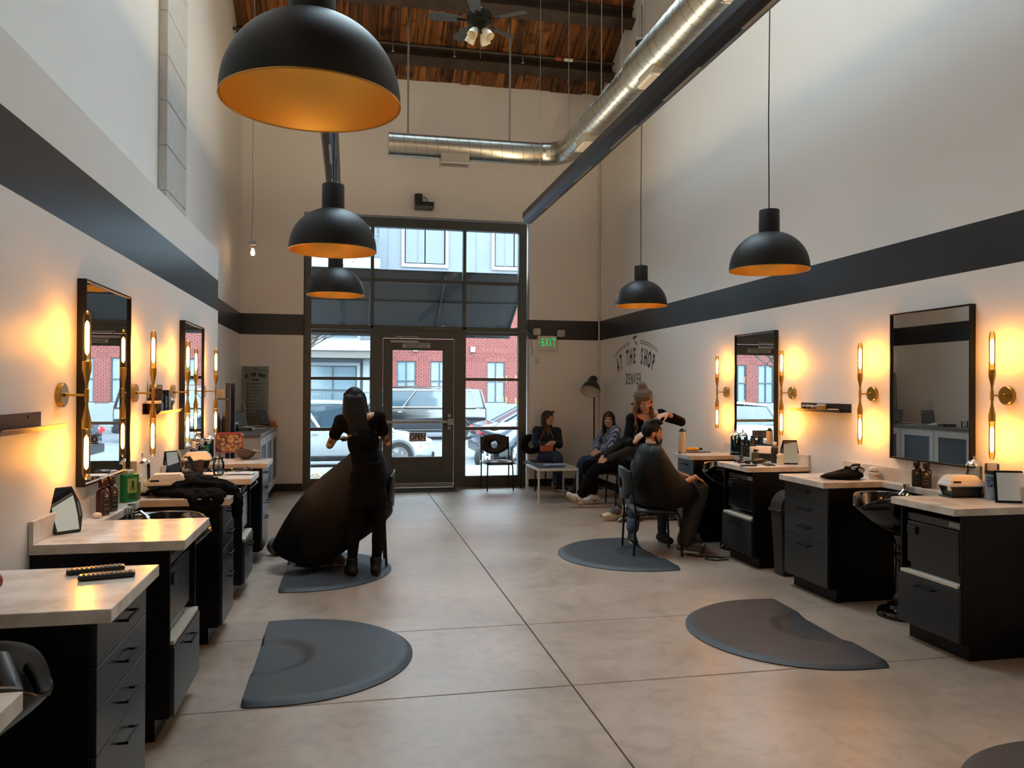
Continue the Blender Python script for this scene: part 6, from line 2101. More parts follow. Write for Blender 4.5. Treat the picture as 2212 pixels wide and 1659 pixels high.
def face_details(root, c, m3, k=1.0, brow=(40, 28, 20), lip=(168, 98, 90), iris=(50, 40, 32), smile=0.0, lids=False):
    P = lambda x, y, z: V(c) - root.location + m3 @ V((x*k, y*k, z*k))
    for s in (-1, 1):
        if lids:
            B().tube([P(s*(.018+.0065*i), .0885-.0022*abs(i-2)*.8, .008-.0012*(2-abs(i-2))) for i in range(5)], .0022*k, n=6).build('eyelash', mat('dark lashes', (28, 20, 18), .6), root, smooth=True)
        else:
            e = B()
            ell(e, P(s*.031, .0765, .009), m3, .0145*k, .0125*k, .0092*k)
            eo = e.build('eye', mat('eye white', (205, 198, 190), .25), root, smooth=True)
            i_ = B()
            ell(i_, P(s*.030, .0855, .009), m3, .0062*k, .0045*k, .0064*k)
            i_.build('iris', mat('iris %d %d' % (iris[0], iris[1]), iris, .2), eo, smooth=True)
        B().tube([P(s*(.016+.009*i), .0925-.0045*i*.9, .030+.004*math.sin(PI*(i+.6)/4.4)) for i in range(4)], .0034*k, n=6, rs=[.0038*k, .0038*k, .003*k, .0018*k]).build('eyebrow', mat('brow %d' % brow[0], brow, .8), root, smooth=True)
    w_ = .024+.006*smile
    up = [P(w_*t, .0955-.010*t*t-.003*smile*t*t, -.0515+.009*smile*t*t-(0 if smile else .001)) for t in (-1, -.6, -.25, 0, .25, .6, 1)]
    dn = [P(w_*t*.94, .0955-.010*t*t-.003*smile*t*t, -.0615-.006*smile*(1-t*t)+.012*smile*t*t) for t in (-1, -.6, -.25, 0, .25, .6, 1)]
    rr_ = [.0012*k, .0026*k, .0033*k, .003*k, .0033*k, .0026*k, .0012*k]
    lp = B().tube(up, .004, n=8, rs=rr_).tube(dn, .004, n=8, rs=[x*1.15 for x in rr_])
    lo_ = lp.build('lips', mat('lips %d' % lip[0], lip, .4), root, smooth=True)
    if smile:
        B().tube([P(w_*.8*t, .0925-.009*t*t, -.0555+.008*smile*t*t-.001) for t in (-1, -.5, 0, .5, 1)], .004*k, n=8).build('teeth', mat('teeth', (224, 218, 206), .25), lo_, smooth=True)
def hand_parts(b, wr, d, n, side, curl=.5, k=1.0, spread=.12):
    """d: along the hand, n: back-of-hand normal, side +1 when the thumb lies on d x n side"""
    d = V(d).normalized()
    n = V(n)
    n = (n - d*n.dot(d)).normalized()
    x = d.cross(n)
    wr = V(wr)
    for t in (-1, 0, 1):
        cap(b, wr + x*(t*.012*k), wr + d*(.082*k) + x*(t*.026*k), .0165*k, .0125*k, 10)
    for i, (o, L) in enumerate(((.031, .068), (.0105, .078), (-.0105, .072), (-.031, .056))):
        o = o*side
        p0 = wr + d*(.084*k) + x*(o*k)
        d1 = (d*math.cos(curl*.7) - n*math.sin(curl*.7) + x*(spread*o*8)).normalized()
        p1 = p0 + d1*(L*.52*k)
        d2 = (d*math.cos(curl*1.75) - n*math.sin(curl*1.75) + x*(spread*o*6)).normalized()
        p2 = p1 + d2*(L*.34*k)
        d3 = (d*math.cos(curl*2.5) - n*math.sin(curl*2.5)).normalized()
        p3 = p2 + d3*(L*.24*k)
        chain(b, [p0 - d*.02*k, p0, p1, p2, p3], [.010*k, .0095*k, .0088*k, .0082*k, .0072*k])
    t0 = wr + d*(.022*k) + x*(side*.026*k) - n*(.004*k)
    t1 = t0 + (d*.72 + x*(side*.75) - n*.25).normalized()*(.040*k)
    t2 = t1 + (d*.92 + x*(side*.25) - n*(.35+.3*curl)).normalized()*(.030*k)
    t3 = t2 + (d*.9 - x*(side*.1) - n*(.5+.4*curl)).normalized()*(.022*k)
    chain(b, [t0, t1, t2, t3], [.0135*k, .011*k, .0098*k, .0082*k])
def skin(name, c, tattoo=False):
    m = mat(name, c, .5, 0, .4, var=.06, vscale=22)
    b = m.node_tree.nodes['Principled BSDF']
    b.inputs['Subsurface Weight'].default_value = .08
    b.inputs['Subsurface Radius'].default_value = (.02, .008, .004)
    return m
def person(name, label, J, sk, group=None, hair=None, base=None):
    """J: joint positions; returns root and dictionary of shape helpers"""
    pel, che, nk = V(J['pelvis']), V(J['chest']), V(J['neck'])
    root = thing(name, label, 'person', base if base is not None else (pel.x, pel.y, 0))
    root['kind'] = 'thing'
    spine = (che-pel).normalized()
    sl, sr = V(J['shoulder_l']), V(J['shoulder_r'])
    lat = (sr-sl).normalized()
    fw = spine.cross(lat).normalized()     # forward when lat points to the person's right
    M3 = MX(((lat.x, fw.x, spine.x), (lat.y, fw.y, spine.y), (lat.z, fw.z, spine.z)))
    g = J.get('girth', 1.0)
    hl, hr = V(J['hip_l']), V(J['hip_r'])
    hlat = (hr-hl).normalized()
    def torso(b, e=0.0, arms=True):
        ell(b, pel + spine*.02, M3, .160*g+e, .112*g+e, .125+e)
        ell(b, pel.lerp(che, .42), M3, .128*g+e, .098*g+e, .15+e)
        ell(b, pel.lerp(che, .86), M3, .148*g+e, .108*g+e, .16+e)
        if J.get('female'):
            for s in (-1, 1):
                ell(b, che + lat*(s*.066) + fw*.075 - spine*.045, M3, .058+e*.6, .052+e*.6, .058+e*.6)
        cap(b, sl, sr, .058*g+e, .058*g+e)
        cap(b, che.lerp(nk, .35), nk, .075*g+e, .052+e*.4)
    def arm(b, s, e=0.0, t0=0.0, t1=2.0, fl=0.0):
        a, c, d = V(J['shoulder_'+s]), V(J['elbow_'+s]), V(J['wrist_'+s])
        rr = lambda t: (.050*(1-t)+.039*t) if t <= 1 else (.040*(2-t)+.027*(t-1))
        pts, rs = [], []
        for i in range(11):
            t = t0+(t1-t0)*i/10
            pts.append(a.lerp(c, t) if t <= 1 else c.lerp(d, t-1))
            rs.append(rr(t)*g+e+fl*max(0, (t-t0)/(t1-t0)))
        chain(b, pts, rs)
    def leg(b, s, e=0.0, t0=0.0, t1=2.0, fl=0.0):
        a, c, d = V(J['hip_'+s]), V(J['knee_'+s]), V(J['ankle_'+s])
        rr = lambda t: (.082*(1-t)+.056*t) if t <= 1 else (.054+.006*math.sin(PI*min(1, (t-1)*2))-.018*(t-1))
        pts, rs = [], []
        for i in range(13):
            t = t0+(t1-t0)*i/12
            pts.append(a.lerp(c, t) if t <= 1 else c.lerp(d, t-1))
            rs.append(rr(t)*(1+.5*(g-1))+e+fl*max(0, t-1))
        chain(b, pts, rs)
    def foot(b, s, e=0.0):
        a, d = V(J['ankle_'+s]), V(J['toe_'+s]).normalized()
        k = J.get('foot', 1.0)
        sole = V(J.get('sole_'+s, (0, 0, -1))).normalized()
        h_ = a + sole*.050
        cap(b, a, h_ - d*.035*k, .034+e, .030+e)
        cap(b, h_ - d*.040*k, h_ + d*.075*k, .032+e, .033+e)
        cap(b, h_ + d*.075*k + sole*.006, h_ + d*.150*k + sole*.012, .034+e, .024+e)
        cap(b, a, h_ + d*.07*k - sole*.012, .034+e, .028+e)
    hm = basis(J['face'], J.get('head_up', (0, 0, 1)))
    hc = V(J['head'])
    def body():
        b = B()
        torso(b)
        cap(b, nk - spine*.02, hc + hm @ V((0, -.015, -.05)), .050, .046)
        head_parts(b, hc, hm, J.get('head_k', 1.0))
        for s in 'lr':
            arm(b, s, -.003)
            leg(b, s, -.008)
            foot(b, s)
            hd = J.get('hand_'+s)
            if hd:
                hand_parts(b, V(J['wrist_'+s]), hd[0], hd[1], hd[2], hd[3], J.get('hand_k', .95))
        return remesh(b, 'body', sk, root, .0068, 4)
    return root, dict(torso=torso, arm=arm, leg=leg, foot=foot, body=body, hm=hm, hc=hc, M3=M3, fw=fw, lat=lat, spine=spine)
def clothes(root, name, m, fill, vox=.009, sm=4, wr=0.0, seed=1, wscale=9):
    b = B()
    fill(b)
    o = remesh(b, name, m, root, vox, sm)
    if wr:
        tx = bpy.data.textures.get('folds %g' % wscale) or bpy.data.textures.new('folds %g' % wscale, 'CLOUDS')
        tx.noise_scale = 1/wscale
        d = o.modifiers.new('folds', 'DISPLACE')
        d.texture = tx
        d.strength = wr
        d.mid_level = .5
    return o
def shoe(root, J, s, f, upper, solem, name='shoe', e=.010, logo=None):
    k = J.get('foot', 1.0)
    b = B()
    f['foot'](b, s, e)
    o = remesh(b, name, upper, root, .008, 3)
    a, d = V(J['ankle_'+s]), V(J['toe_'+s]).normalized()
    sole = V(J.get('sole_'+s, (0, 0, -1))).normalized()
    h_ = a + sole*(.050+.034)
    x = d.cross(sole).normalized()
    ring = []
    for i in range(26):
        t = 2*PI*i/26
        u = math.cos(t)
        L_ = .115*k
        ww = (.040 + .008*u)*(1 if abs(u) < .9 else .9)
        ring.append(d*(.048*k + L_*u*1.04) + x*(ww*math.sin(t)))
    B().rings([[h_ + q - sole*.012 for q in ring], [h_ + q*1.03 for q in ring], [h_ + q + sole*.012 for q in ring]]).build('sole', solem, o, smooth=True, ang=40)
    return o
def loc_build(b, name, m, root, **k):
    """geometry given in world coordinates, parented to root"""
    b.v = [tuple(V(p)-root.location) for p in b.v]
    return b.build(name, m, root, **k)
BCOT = mat('black jersey', (7, 7, 8), .9, 0, .12)
BDEN = mat('black trousers', (10, 10, 11), .85, 0, .12, var=.15, vscale=30)
BLUD = mat('blue denim', (38, 54, 84), .8, var=.22, vscale=26)
SOLEW = mat('white rubber sole', (214, 208, 196), .5)
SOLEB = mat('black rubber sole', (20, 20, 20), .6)
PY = lambda x, y, Y: at(x, y, 'y', Y)

# ---- stylist in black, seen from behind
def tattoo_skin():
    m = skin('tattooed skin', (196, 150, 122))
    nt = m.node_tree
    b = nt.nodes['Principled BSDF']
    t = nt.nodes.new('ShaderNodeTexCoord')
    v = nt.nodes.new('ShaderNodeTexVoronoi'); v.inputs['Scale'].default_value = 26
    n = nt.nodes.new('ShaderNodeTexNoise'); n.inputs['Scale'].default_value = 30; n.inputs['Detail'].default_value = 3
    nt.links.new(t.outputs['Object'], v.inputs['Vector'])
    nt.links.new(t.outputs['Object'], n.inputs['Vector'])
    r = nt.nodes.new('ShaderNodeValToRGB')
    e = r.color_ramp.elements
    e[0].position, e[0].color = .38, lin((52, 44, 42))
    e[1].position, e[1].color = .62, lin((190, 148, 118))
    q = e.new(.5); q.color = lin((150, 108, 66))
    nt.links.new(n.outputs['Fac'], r.inputs['Fac'])
    nt.links.new(r.outputs['Color'], b.inputs['Base Color'])
    return m
Y0 = 6.96
J = dict(pelvis=PY(794, 1036, 7.0), chest=PY(782, 935, 7.0), neck=PY(775, 890, 7.02), head=PY(764, 868, 7.09), face=(-.18, .86, -.5), head_up=(0, .3, 1),
         shoulder_l=PY(737, 911, 7.0), shoulder_r=PY(817, 902, 7.0), elbow_l=PY(712, 962, 7.06), elbow_r=PY(836, 958, 7.05),
         wrist_l=PY(723, 951, 7.28), wrist_r=PY(831, 950, 7.27), hand_l=((.6, .7, .2), (-.5, 0, .8), 1, .5), hand_r=((-.6, .7, .2), (.5, 0, .8), -1, .5),
         hip_l=PY(775, 1058, 7.0), hip_r=PY(813, 1058, 7.0), knee_l=PY(764, 1146, 6.98), knee_r=PY(819, 1146, 6.98),
         ankle_l=PY(760, 1228, 6.94), ankle_r=PY(812, 1226, 6.94), toe_l=(-.25, .95, 0), toe_r=(.1, 1, 0), foot=.9, female=True, girth=.93)
for s in 'lr':
    J['ankle_'+s].z = .115
R1, f = person('person', 'woman in black with long dark hair and tattooed arms, seen from behind', J, tattoo_skin())
f['body']()
def tee(b):
    sp, la, fw_ = f['spine'], f['lat'], f['fw']
    che, pel = V(J['chest']), V(J['pelvis'])
    g = .93
    ell(b, pel + sp*.02, f['M3'], .160*g+.012, .112*g+.012, .125+.012)
    ell(b, pel.lerp(che, .42), f['M3'], .122*g+.012, .098*g+.012, .19)
    ell(b, pel.lerp(che, .80), f['M3'], .138*g+.011, .104*g+.011, .19)
    for s in 'lr':
        S_ = V(J['shoulder_'+s])
        cap(b, S_, S_.lerp(che, .45), .066, .070)
        f['arm'](b, s, .013, 0, .52)
clothes(R1, 'black_top', BCOT, tee, wr=.012)
def lg_(b):
    f['torso']
    ell(b, V(J['pelvis']), f['M3'], .162, .118, .13)
    for s in 'lr':
        f['leg'](b, s, .006, 0, 1.92)
clothes(R1, 'leggings', BDEN, lg_, wr=.006, wscale=16)
def apr(b):
    pe = V(J['pelvis'])
    rs = []
    for k in range(9):
        z = .16-.40*k/8
        rs.append([pe + V(((.126+.0065*k+.007*math.sin(5*a+k*.3))*math.cos(a), (.108+.005*k+.006*math.sin(4*a))*math.sin(a), z-.02*math.sin(a*2+1)*(k/8))) for a in [2*PI*j/28 for j in range(28)]])
    b.rings(rs)
clothes(R1, 'apron', BCOT, apr, wr=.012)
for s in 'lr':
    shoe(R1, J, s, f, mat('black leather boot', (11, 11, 11), .5, 0, .25), SOLEB, 'boot', .014)
    a = V(J['ankle_'+s])
    loc_build(B().lathe([(.046, -.02), (.05, .0), (.05, .045), (.044, .05)], 18, MX.Translation(a + V((0, 0, .01)))), 'boot_cuff', mat('black leather boot', (11, 11, 11), .5, 0, .25), R1, smooth=True)
HAIRD = mat('dark brown black hair', (9, 7, 6), .6, 0, .25, var=.35, vscale=40, stretch=(6, 6, 1))
def strands(root, name, m, roots, drops, r0=.012, n=6):
    b = B()
    for p, pts in zip(roots, drops):
        q = [p] + pts
        b.tube(q, r0, n=n, rs=[r0*(1-.72*i/(len(q)-1)) for i in range(len(q))])
    return loc_build(b, name, m, root, smooth=True)
def long_hair(root, hc, hm, m, length, spread, seed, back=True, sides=True, parted=True, wave=0.0, front=.0, down=(0, 0, -1), front_len=None, k=1.0, ry=.108, shell_y=-.018, curtain=None):
    rd = random.Random(seed)
    H = lambda x, y, z: V(hc) + hm @ V((x*k, y*k, z*k))
    b = B()
    ell(b, H(0, shell_y, .036), hm, .085*k, ry*k, .092*k)
    ell(b, H(0, -.045, -.03), hm, .080*k, .072*k, .085*k)
    if curtain:
        for pts, rad in curtain:
            chain(b, pts, rad)
    o = remesh(b, 'hair', m, root, .009, 3)
    rts, drs = [], []
    N = 74
    for i in range(N):
        a = PI*(-.12 + 1.24*i/(N-1))     # from one temple round the back to the other
        x, y = .084*math.cos(a), -.022-.088*math.sin(a)
        z0 = rd.uniform(.0, .07)
        p = H(x*.93, y*.95, z0)
        side = abs(math.cos(a)) > .55
        L_ = (front_len if (front_len and side) else length)*rd.uniform(.82, 1.05)
        out = hm @ V((x, y, 0))
        pts = []
        ph = rd.uniform(0, 6)
        for j in range(1, 8):
            t = j/7
            w_ = wave*math.sin(ph*.25+t*9)*t
            pts.append(p + V(down)*(L_*t) + out*(spread*t*(1.3-.5*t)+.06*t) + (hm @ V((0, 1, 0)))*((front if side else 0)*t) + V((w_+rd.uniform(-.006, .006), rd.uniform(-.006, .006)+w_*.4, 0)))
        rts.append(p)
        drs.append(pts)
    strands(root, 'hair_lengths', m, rts, drs, .0165)
    return o
cu = []
for dx in (-.045, -.015, .015, .045):
    h0 = V(f['hc']) + V((dx, -.07, .02))
    cu.append(([h0, h0 + V((.01+dx*.3, -.035, -.13)), h0 + V((.045+dx*.2, -.06, -.25)), h0 + V((.085+dx*.1, -.075, -.36)), h0 + V((.12-dx*.3, -.07, -.44-abs(dx)*.6))], [.050, .050, .042, .032, .010]))
long_hair(R1, f['hc'], f['hm'], HAIRD, .34, .10, 3, down=(.22, -.16, -.96), wave=.004, curtain=cu)

# ---- hidden client under the first cape
J = dict(pelvis=V((.14, 7.45, .57)), chest=V((.20, 7.45, .93)), neck=V((.19, 7.45, 1.10)), head=V((.155, 7.45, 1.245)), face=(-1, .0, -.1),
         shoulder_l=V((.19, 7.28, 1.03)), shoulder_r=V((.19, 7.62, 1.03)), elbow_l=V((.06, 7.24, .80)), elbow_r=V((.06, 7.66, .80)),
         wrist_l=V((-.16, 7.36, .70)), wrist_r=V((-.16, 7.54, .70)), hand_l=((-1, 0, -.1), (0, 0, 1), 1, .4), hand_r=((-1, 0, -.1), (0, 0, 1), -1, .4),
         hip_l=V((.10, 7.36, .55)), hip_r=V((.10, 7.54, .55)), knee_l=V((-.32, 7.33, .56)), knee_r=V((-.32, 7.55, .56)),
         ankle_l=V((-.10, 7.36, .115)), ankle_r=V((-.30, 7.56, .115)), toe_l=(-1, -.25, 0), toe_r=(-1, 0, 0))
# his left is toward the camera
J['shoulder_l'], J['shoulder_r'] = J['shoulder_r'], J['shoulder_l']
J['shoulder_l'], J['shoulder_r'] = J['shoulder_r'], J['shoulder_l']
R2, f = person('person', 'client wrapped in a black cape behind the standing stylist, only a shoe showing', J, skin('fair skin', (205, 156, 130)))
f['body']()
clothes(R2, 'shirt', mat('grey shirt', (96, 98, 104), .8), lambda b: (f['torso'](b, .012), f['arm'](b, 'l', .014, 0, 1.9), f['arm'](b, 'r', .014, 0, 1.9)), .012)
clothes(R2, 'trousers', BLUD, lambda b: (ell(b, V(J['pelvis']), f['M3'], .17, .125, .12), f['leg'](b, 'l', .018, 0, 1.9), f['leg'](b, 'r', .014, 0, 1.9)), .012)
for s in 'lr':
    shoe(R2, J, s, f, mat('tan shoe', (58, 42, 36), .6), mat('gum sole', (150, 104, 78), .5))
def short_hair(root, hc, hm, m, k=1.0, top=.02, hl=.028):
    b = B()
    H = lambda x, y, z: V(hc) + hm @ V((x*k, y*k, z*k))
    ell(b, H(0, -.022, .040), hm, .081*k, .098*k, .090*k)
    ell(b, H(0, -.012, .085+top), hm, .066*k, .086*k, .052*k)
    for i in range(7):
        x = -.042+.014*i
        chain(b, [H(x, -.03, .118+top), H(x*1.02, .03, .128+top), H(x*1.05+.006, .074, .112+top*.6)], [.020*k, .020*k, .013*k])
    return remesh(b, 'hair', m, root, .008, 2)
short_hair(R2, f['hc'], f['hm'], HAIRD)
# the cape itself
CAPE = mat('black nylon cape', (9, 9, 9), .55, 0, .15, bump=.15, bscale=12)
def cape_sheet(rings, name, label, m=CAPE, open_=False, sub=2):
    """rings of equal length from neck to hem, closed round the wearer"""
    n = len(rings[0])
    vs = [p for r in rings for p in r]
    fs = []
    for i in range(len(rings)-1):
        for j in range(n-1 if open_ else n):
            k = (j+1) % n
            fs.append((i*n+j, i*n+k, (i+1)*n+k, (i+1)*n+j))
    o = B().add(vs, fs).build(name, m, None, smooth=True, solid=.006, sub=sub, ang=180)
    if label:
        tag(o, label, 'cape', 'barber capes')
    return o
ring0 = [V((.18+.072*math.cos(a), 7.45+.07*math.sin(a), 1.135)) for a in [2*PI*k/10 for k in range(10)]]
# order: 0 back(+x), then far side(+y) ... -x front ... near side(-y)
ring1 = [V(p) for p in ((.33, 7.45, 1.06), (.30, 7.60, 1.06), (.20, 7.69, 1.06), (.06, 7.66, 1.0), (-.02, 7.58, .97), (-.05, 7.45, .98), (-.02, 7.32, .97), (.06, 7.22, 1.0), (.20, 7.19, 1.06), (.30, 7.26, 1.06))]
ring2 = [V(p) for p in ((.40, 7.45, .80), (.36, 7.70, .78), (.20, 7.80, .76), (-.06, 7.78, .74), (-.26, 7.66, .77), (-.34, 7.46, .78), (-.26, 7.24, .76), (-.06, 7.12, .72), (.18, 7.08, .74), (.35, 7.14, .78))]
ring3 = [V(p) for p in ((.42, 7.45, .62), (.38, 7.72, .56), (.20, 7.86, .52), (-.12, 7.86, .48), (-.42, 7.72, .54), (-.55, 7.45, .56), (-.46, 7.20, .46), (-.20, 7.05, .36), (.12, 7.03, .44), (.36, 7.10, .56))]
ring4 = [V(p) for p in ((.43, 7.45, .50), (.40, 7.74, .44), (.20, 7.90, .38), (-.14, 7.92, .30), (-.54, 7.72, .28), (-.72, 7.42, .24), (-.62, 7.16, .13), (-.27, 7.02, .045), (-.02, 7.08, .20), (.34, 7.12, .44))]
cape_sheet([ring0, ring1, ring2, ring3, ring4], 'barber_cape', 'black cape flaring to the floor left of the stylist seen from behind')
# ---- stylist with the beanie
D2 = 7.98
J = dict(pelvis=PY(1402, 1000, D2), chest=PY(1398, 922, D2-.02), neck=PY(1396, 888, D2-.02), head=PY(1391, 866, D2-.07), face=(-.05, -.92, -.42), head_up=(-.20, -.2, 1),
         shoulder_r=PY(1365, 905, D2-.02), shoulder_l=PY(1428, 896, D2-.02), elbow_r=PY(1355, 955, D2-.10), elbow_l=PY(1473, 912, D2-.14),
         wrist_r=PY(1372, 955, 7.66), wrist_l=PY(1441, 894, 7.66), hand_r=((.45, -.35, .75), (-.7, -.3, .2), -1, .55), hand_l=((-.85, -.1, -.22), (.1, -.35, .9), -1, .75),
         hip_r=PY(1380, 1006, D2), hip_l=PY(1422, 1006, D2), knee_r=PY(1372, 1090, 7.93), knee_l=PY(1430, 1090, 7.93),
         ankle_r=V((2.95, 7.90, .115)), ankle_l=V((3.28, 7.88, .115)), toe_r=(-.1, -1, 0), toe_l=(.35, -1, 0), foot=.9, female=True, girth=.90)
R3, f = person('person', 'smiling woman in a grey knit beanie cutting the caped client\'s hair', J, skin('warm fair skin', (206, 158, 132)))
f['body']()
face_details(R3, f['hc'], f['hm'], brow=(96, 66, 42), lip=(176, 92, 84), smile=1.0, lids=True)
def tp3(b):
    g = .9
    che, pel = V(J['chest']), V(J['pelvis'])
    ell(b, pel + V((0, 0, .06)), f['M3'], .155, .115, .12)
    ell(b, pel.lerp(che, .42), f['M3'], .128*g+.014, .098*g+.014, .165)
    ell(b, pel.lerp(che, .82), f['M3'], .148*g+.013, .108*g+.013, .155)
    for s in (-1, 1):
        ell(b, che + f['lat']*(s*.066) + f['fw']*.075 - f['spine']*.045, f['M3'], .066, .060, .066)
    for s in 'lr':
        S_ = V(J['shoulder_'+s])
        cap(b, S_, S_.lerp(che, .5), .066, .060)
        f['arm'](b, s, .014, 0, 1.62 if s == 'l' else 1.8)
clothes(R3, 'black_top', BCOT, tp3, wr=.012)
clothes(R3, 'jeans', mat('dark blue jeans', (34, 46, 66), .8, var=.25, vscale=24), lambda b: (ell(b, V(J['pelvis']), f['M3'], .168, .12, .12), f['leg'](b, 'l', .012, 0, 1.9), f['leg'](b, 'r', .014, 0, 1.62)), wr=.01, wscale=14)
b = B()
kn, an = V(J['knee_r']), V(J['ankle_r'])
c1 = kn.lerp(an, .60)
tt = (an-kn).normalized()
cap(b, c1, c1 + tt*.06, .068, .068)
remesh(b, 'jeans_cuff', mat('faded denim cuff', (70, 88, 112), .8), R3, .008, 2)
def hips_pearls(b):
    for s in (-1, 1):
        for i in range(5):
            p = V(J['pelvis']) + f['lat']*(s*.15) + f['fw']*(.085-.005*i) + V((0, 0, .06-.045*i)) + f['lat']*(s*.012*min(i, 3))
            b.sph(p, .0085)
b = B()
hips_pearls(b)
loc_build(b, 'pearl_studs', mat('pearl studs', (226, 224, 218), .2), R3, smooth=True)
for s in 'lr':
    shoe(R3, J, s, f, mat('black canvas shoe', (20, 20, 22), .7), SOLEW if s == 'r' else SOLEB)
HAIRB = mat('golden brown hair', (100, 70, 44), .42, 0, .5, col2=(146, 106, 68), vscale=26)
long_hair(R3, f['hc'], f['hm'], HAIRB, .29, .34, 8, wave=.022, front=.015, front_len=.31)
hm, hc = f['hm'], f['hc']
H = lambda x, y, z: V(hc) + hm @ V((x, y, z))
b = B()
ell(b, H(0, -.022, .062), hm, .090, .106, .088)
cap(b, H(0, -.03, .08), H(0, -.045, .150), .088, .052)
cap(b, H(0, -.045, .150), H(0, -.055, .180), .052, .030)
KN = mat('grey brown knit', (104, 92, 78), .95, bump=.5, bscale=140, stretch=(1, 1, .15))
remesh(b, 'beanie', KN, R3, .009, 10)
b = B()
rs = []
for zz, rx, ry in ((.030, .091, .107), (.028, .098, .114), (.055, .100, .116), (.088, .097, .112), (.090, .090, .105)):
    rs.append([H(rx*math.cos(a), -.022 + ry*math.sin(a), zz + .012*math.sin(a)) for a in [2*PI*k/36 for k in range(36)]])
loc_build(b.rings(rs, False, closed=True), 'beanie_cuff', KN, R3, smooth=True)
m4 = MX.Translation(H(-.050, .078, .064)) @ hm.to_4x4() @ MX.Rotation(.55, 4, 'Z')
loc_build(B().box(-.015, .015, -.002, .006, -.018, .018, m4), 'beanie_patch', mat('beige patch', (150, 126, 100), .8), R3)
# scissors in her raised hand
sc = thing('haircutting_scissors', 'steel haircutting scissors in the beanie wearing stylist\'s raised hand', 'scissors', PY(1417, 906, 7.56))
B().tube([(.018*math.cos(a)+.006, 0, .016*math.sin(a)) for a in [2*PI*k/12 for k in range(12)]], .0035, n=6, closed=True).tube([(.018*math.cos(a)-.022, 0, .014*math.sin(a)-.016) for a in [2*PI*k/12 for k in range(12)]], .0035, n=6, closed=True).cyl((-.03, 0, -.02), (-.14, 0, -.075), .004, .0015, n=6).cyl((-.02, .004, -.005), (-.14, .003, -.066), .004, .0015, n=6).build('blades', CHR, sc, smooth=True)

# ---- bearded client in the cape
J = dict(pelvis=V((2.98, 7.47, .57)), chest=V((2.95, 7.47, .93)), neck=V((2.99, 7.47, 1.085)), head=PY(1409, 938, 7.47), face=(1, -.10, -.10), head_up=(.05, 0, 1),
         shoulder_r=V((2.97, 7.27, 1.02)), shoulder_l=V((2.97, 7.67, 1.02)), elbow_r=PY(1462, 1052, 7.22), elbow_l=V((3.25, 7.70, .80)),
         wrist_r=PY(1502, 1030, 7.25), wrist_l=V((3.45, 7.62, .74)), hand_r=((.85, .1, -.45), (.45, -.1, .85), -1, .45), hand_l=((.9, 0, -.4), (.3, 0, .9), 1, .4),
         hip_r=V((3.05, 7.38, .56)), hip_l=V((3.05, 7.56, .56)), knee_r=PY(1517, 1056, 7.28), knee_l=V((3.50, 7.62, .62)),
         ankle_r=PY(1478, 1166, 7.34), ankle_l=V((3.46, 7.66, .115)), toe_r=(1, -.25, -.1), toe_l=(1, .05, 0))
J['ankle_r'].z = .115
SKC = skin('tan skin', (188, 132, 100))
R4, f = person('person', 'bearded man with a dark haircut seated in a black cape with a white collar strip', J, SKC)
f['body']()
face_details(R4, f['hc'], f['hm'], brow=(24, 17, 13), lip=(140, 84, 74))
short_hair(R4, f['hc'], f['hm'], mat('black brown hair', (12, 9, 8), .6, 0, .25, var=.3, vscale=40), top=.012)
hm, hc = f['hm'], f['hc']
H = lambda x, y, z: V(hc) + hm @ V((x, y, z))
b = B()
for s in (-1, 1):
    chain(b, [H(s*.071, .012, -.008), H(s*.060, .026, -.045), H(s*.046, .05, -.078), H(s*.02, .074, -.098), H(0, .080, -.104)], [.010, .017, .022, .024, .026])
    chain(b, [H(s*.028, .088, -.075), H(s*.022, .096, -.045), H(0, .100, -.038)], [.012, .008, .006])
ell(b, H(0, .072, -.090), hm, .036, .030, .034)
remesh(b, 'beard', mat('dark beard', (34, 22, 17), .8, var=.3, vscale=60), R4, .006, 2)
clothes(R4, 'shirt', mat('dark shirt', (34, 36, 40), .8), lambda b: (f['torso'](b, .012), f['arm'](b, 'l', .016, 0, 1.1), f['arm'](b, 'r', .016, 0, .8)), .012)
clothes(R4, 'trousers', mat('dark grey brown trousers', (52, 47, 42), .85, var=.15, vscale=20), lambda b: (ell(b, V(J['pelvis']), f['M3'], .17, .125, .12), f['leg'](b, 'l', .016, 0, 1.92, .012), f['leg'](b, 'r', .018, 0, 1.95, .03)), .010, wr=.012)
for s in 'lr':
    shoe(R4, J, s, f, mat('grey sneaker', (98, 90, 84), .7), SOLEW)
nk = V((3.0, 7.47, 1.112))
loc_build(B().lathe([(.062, -.018), (.066, .0), (.064, .026), (.058, .028), (.058, -.018)], 26, MX.Translation(nk) @ MX.Rotation(.12, 4, 'Y'), caps=False), 'neck_strip', mat('white neck paper', (226, 218, 204), .6), R4, smooth=True)
N = 12
def ringc(pts):
    return [V(p) for p in pts]
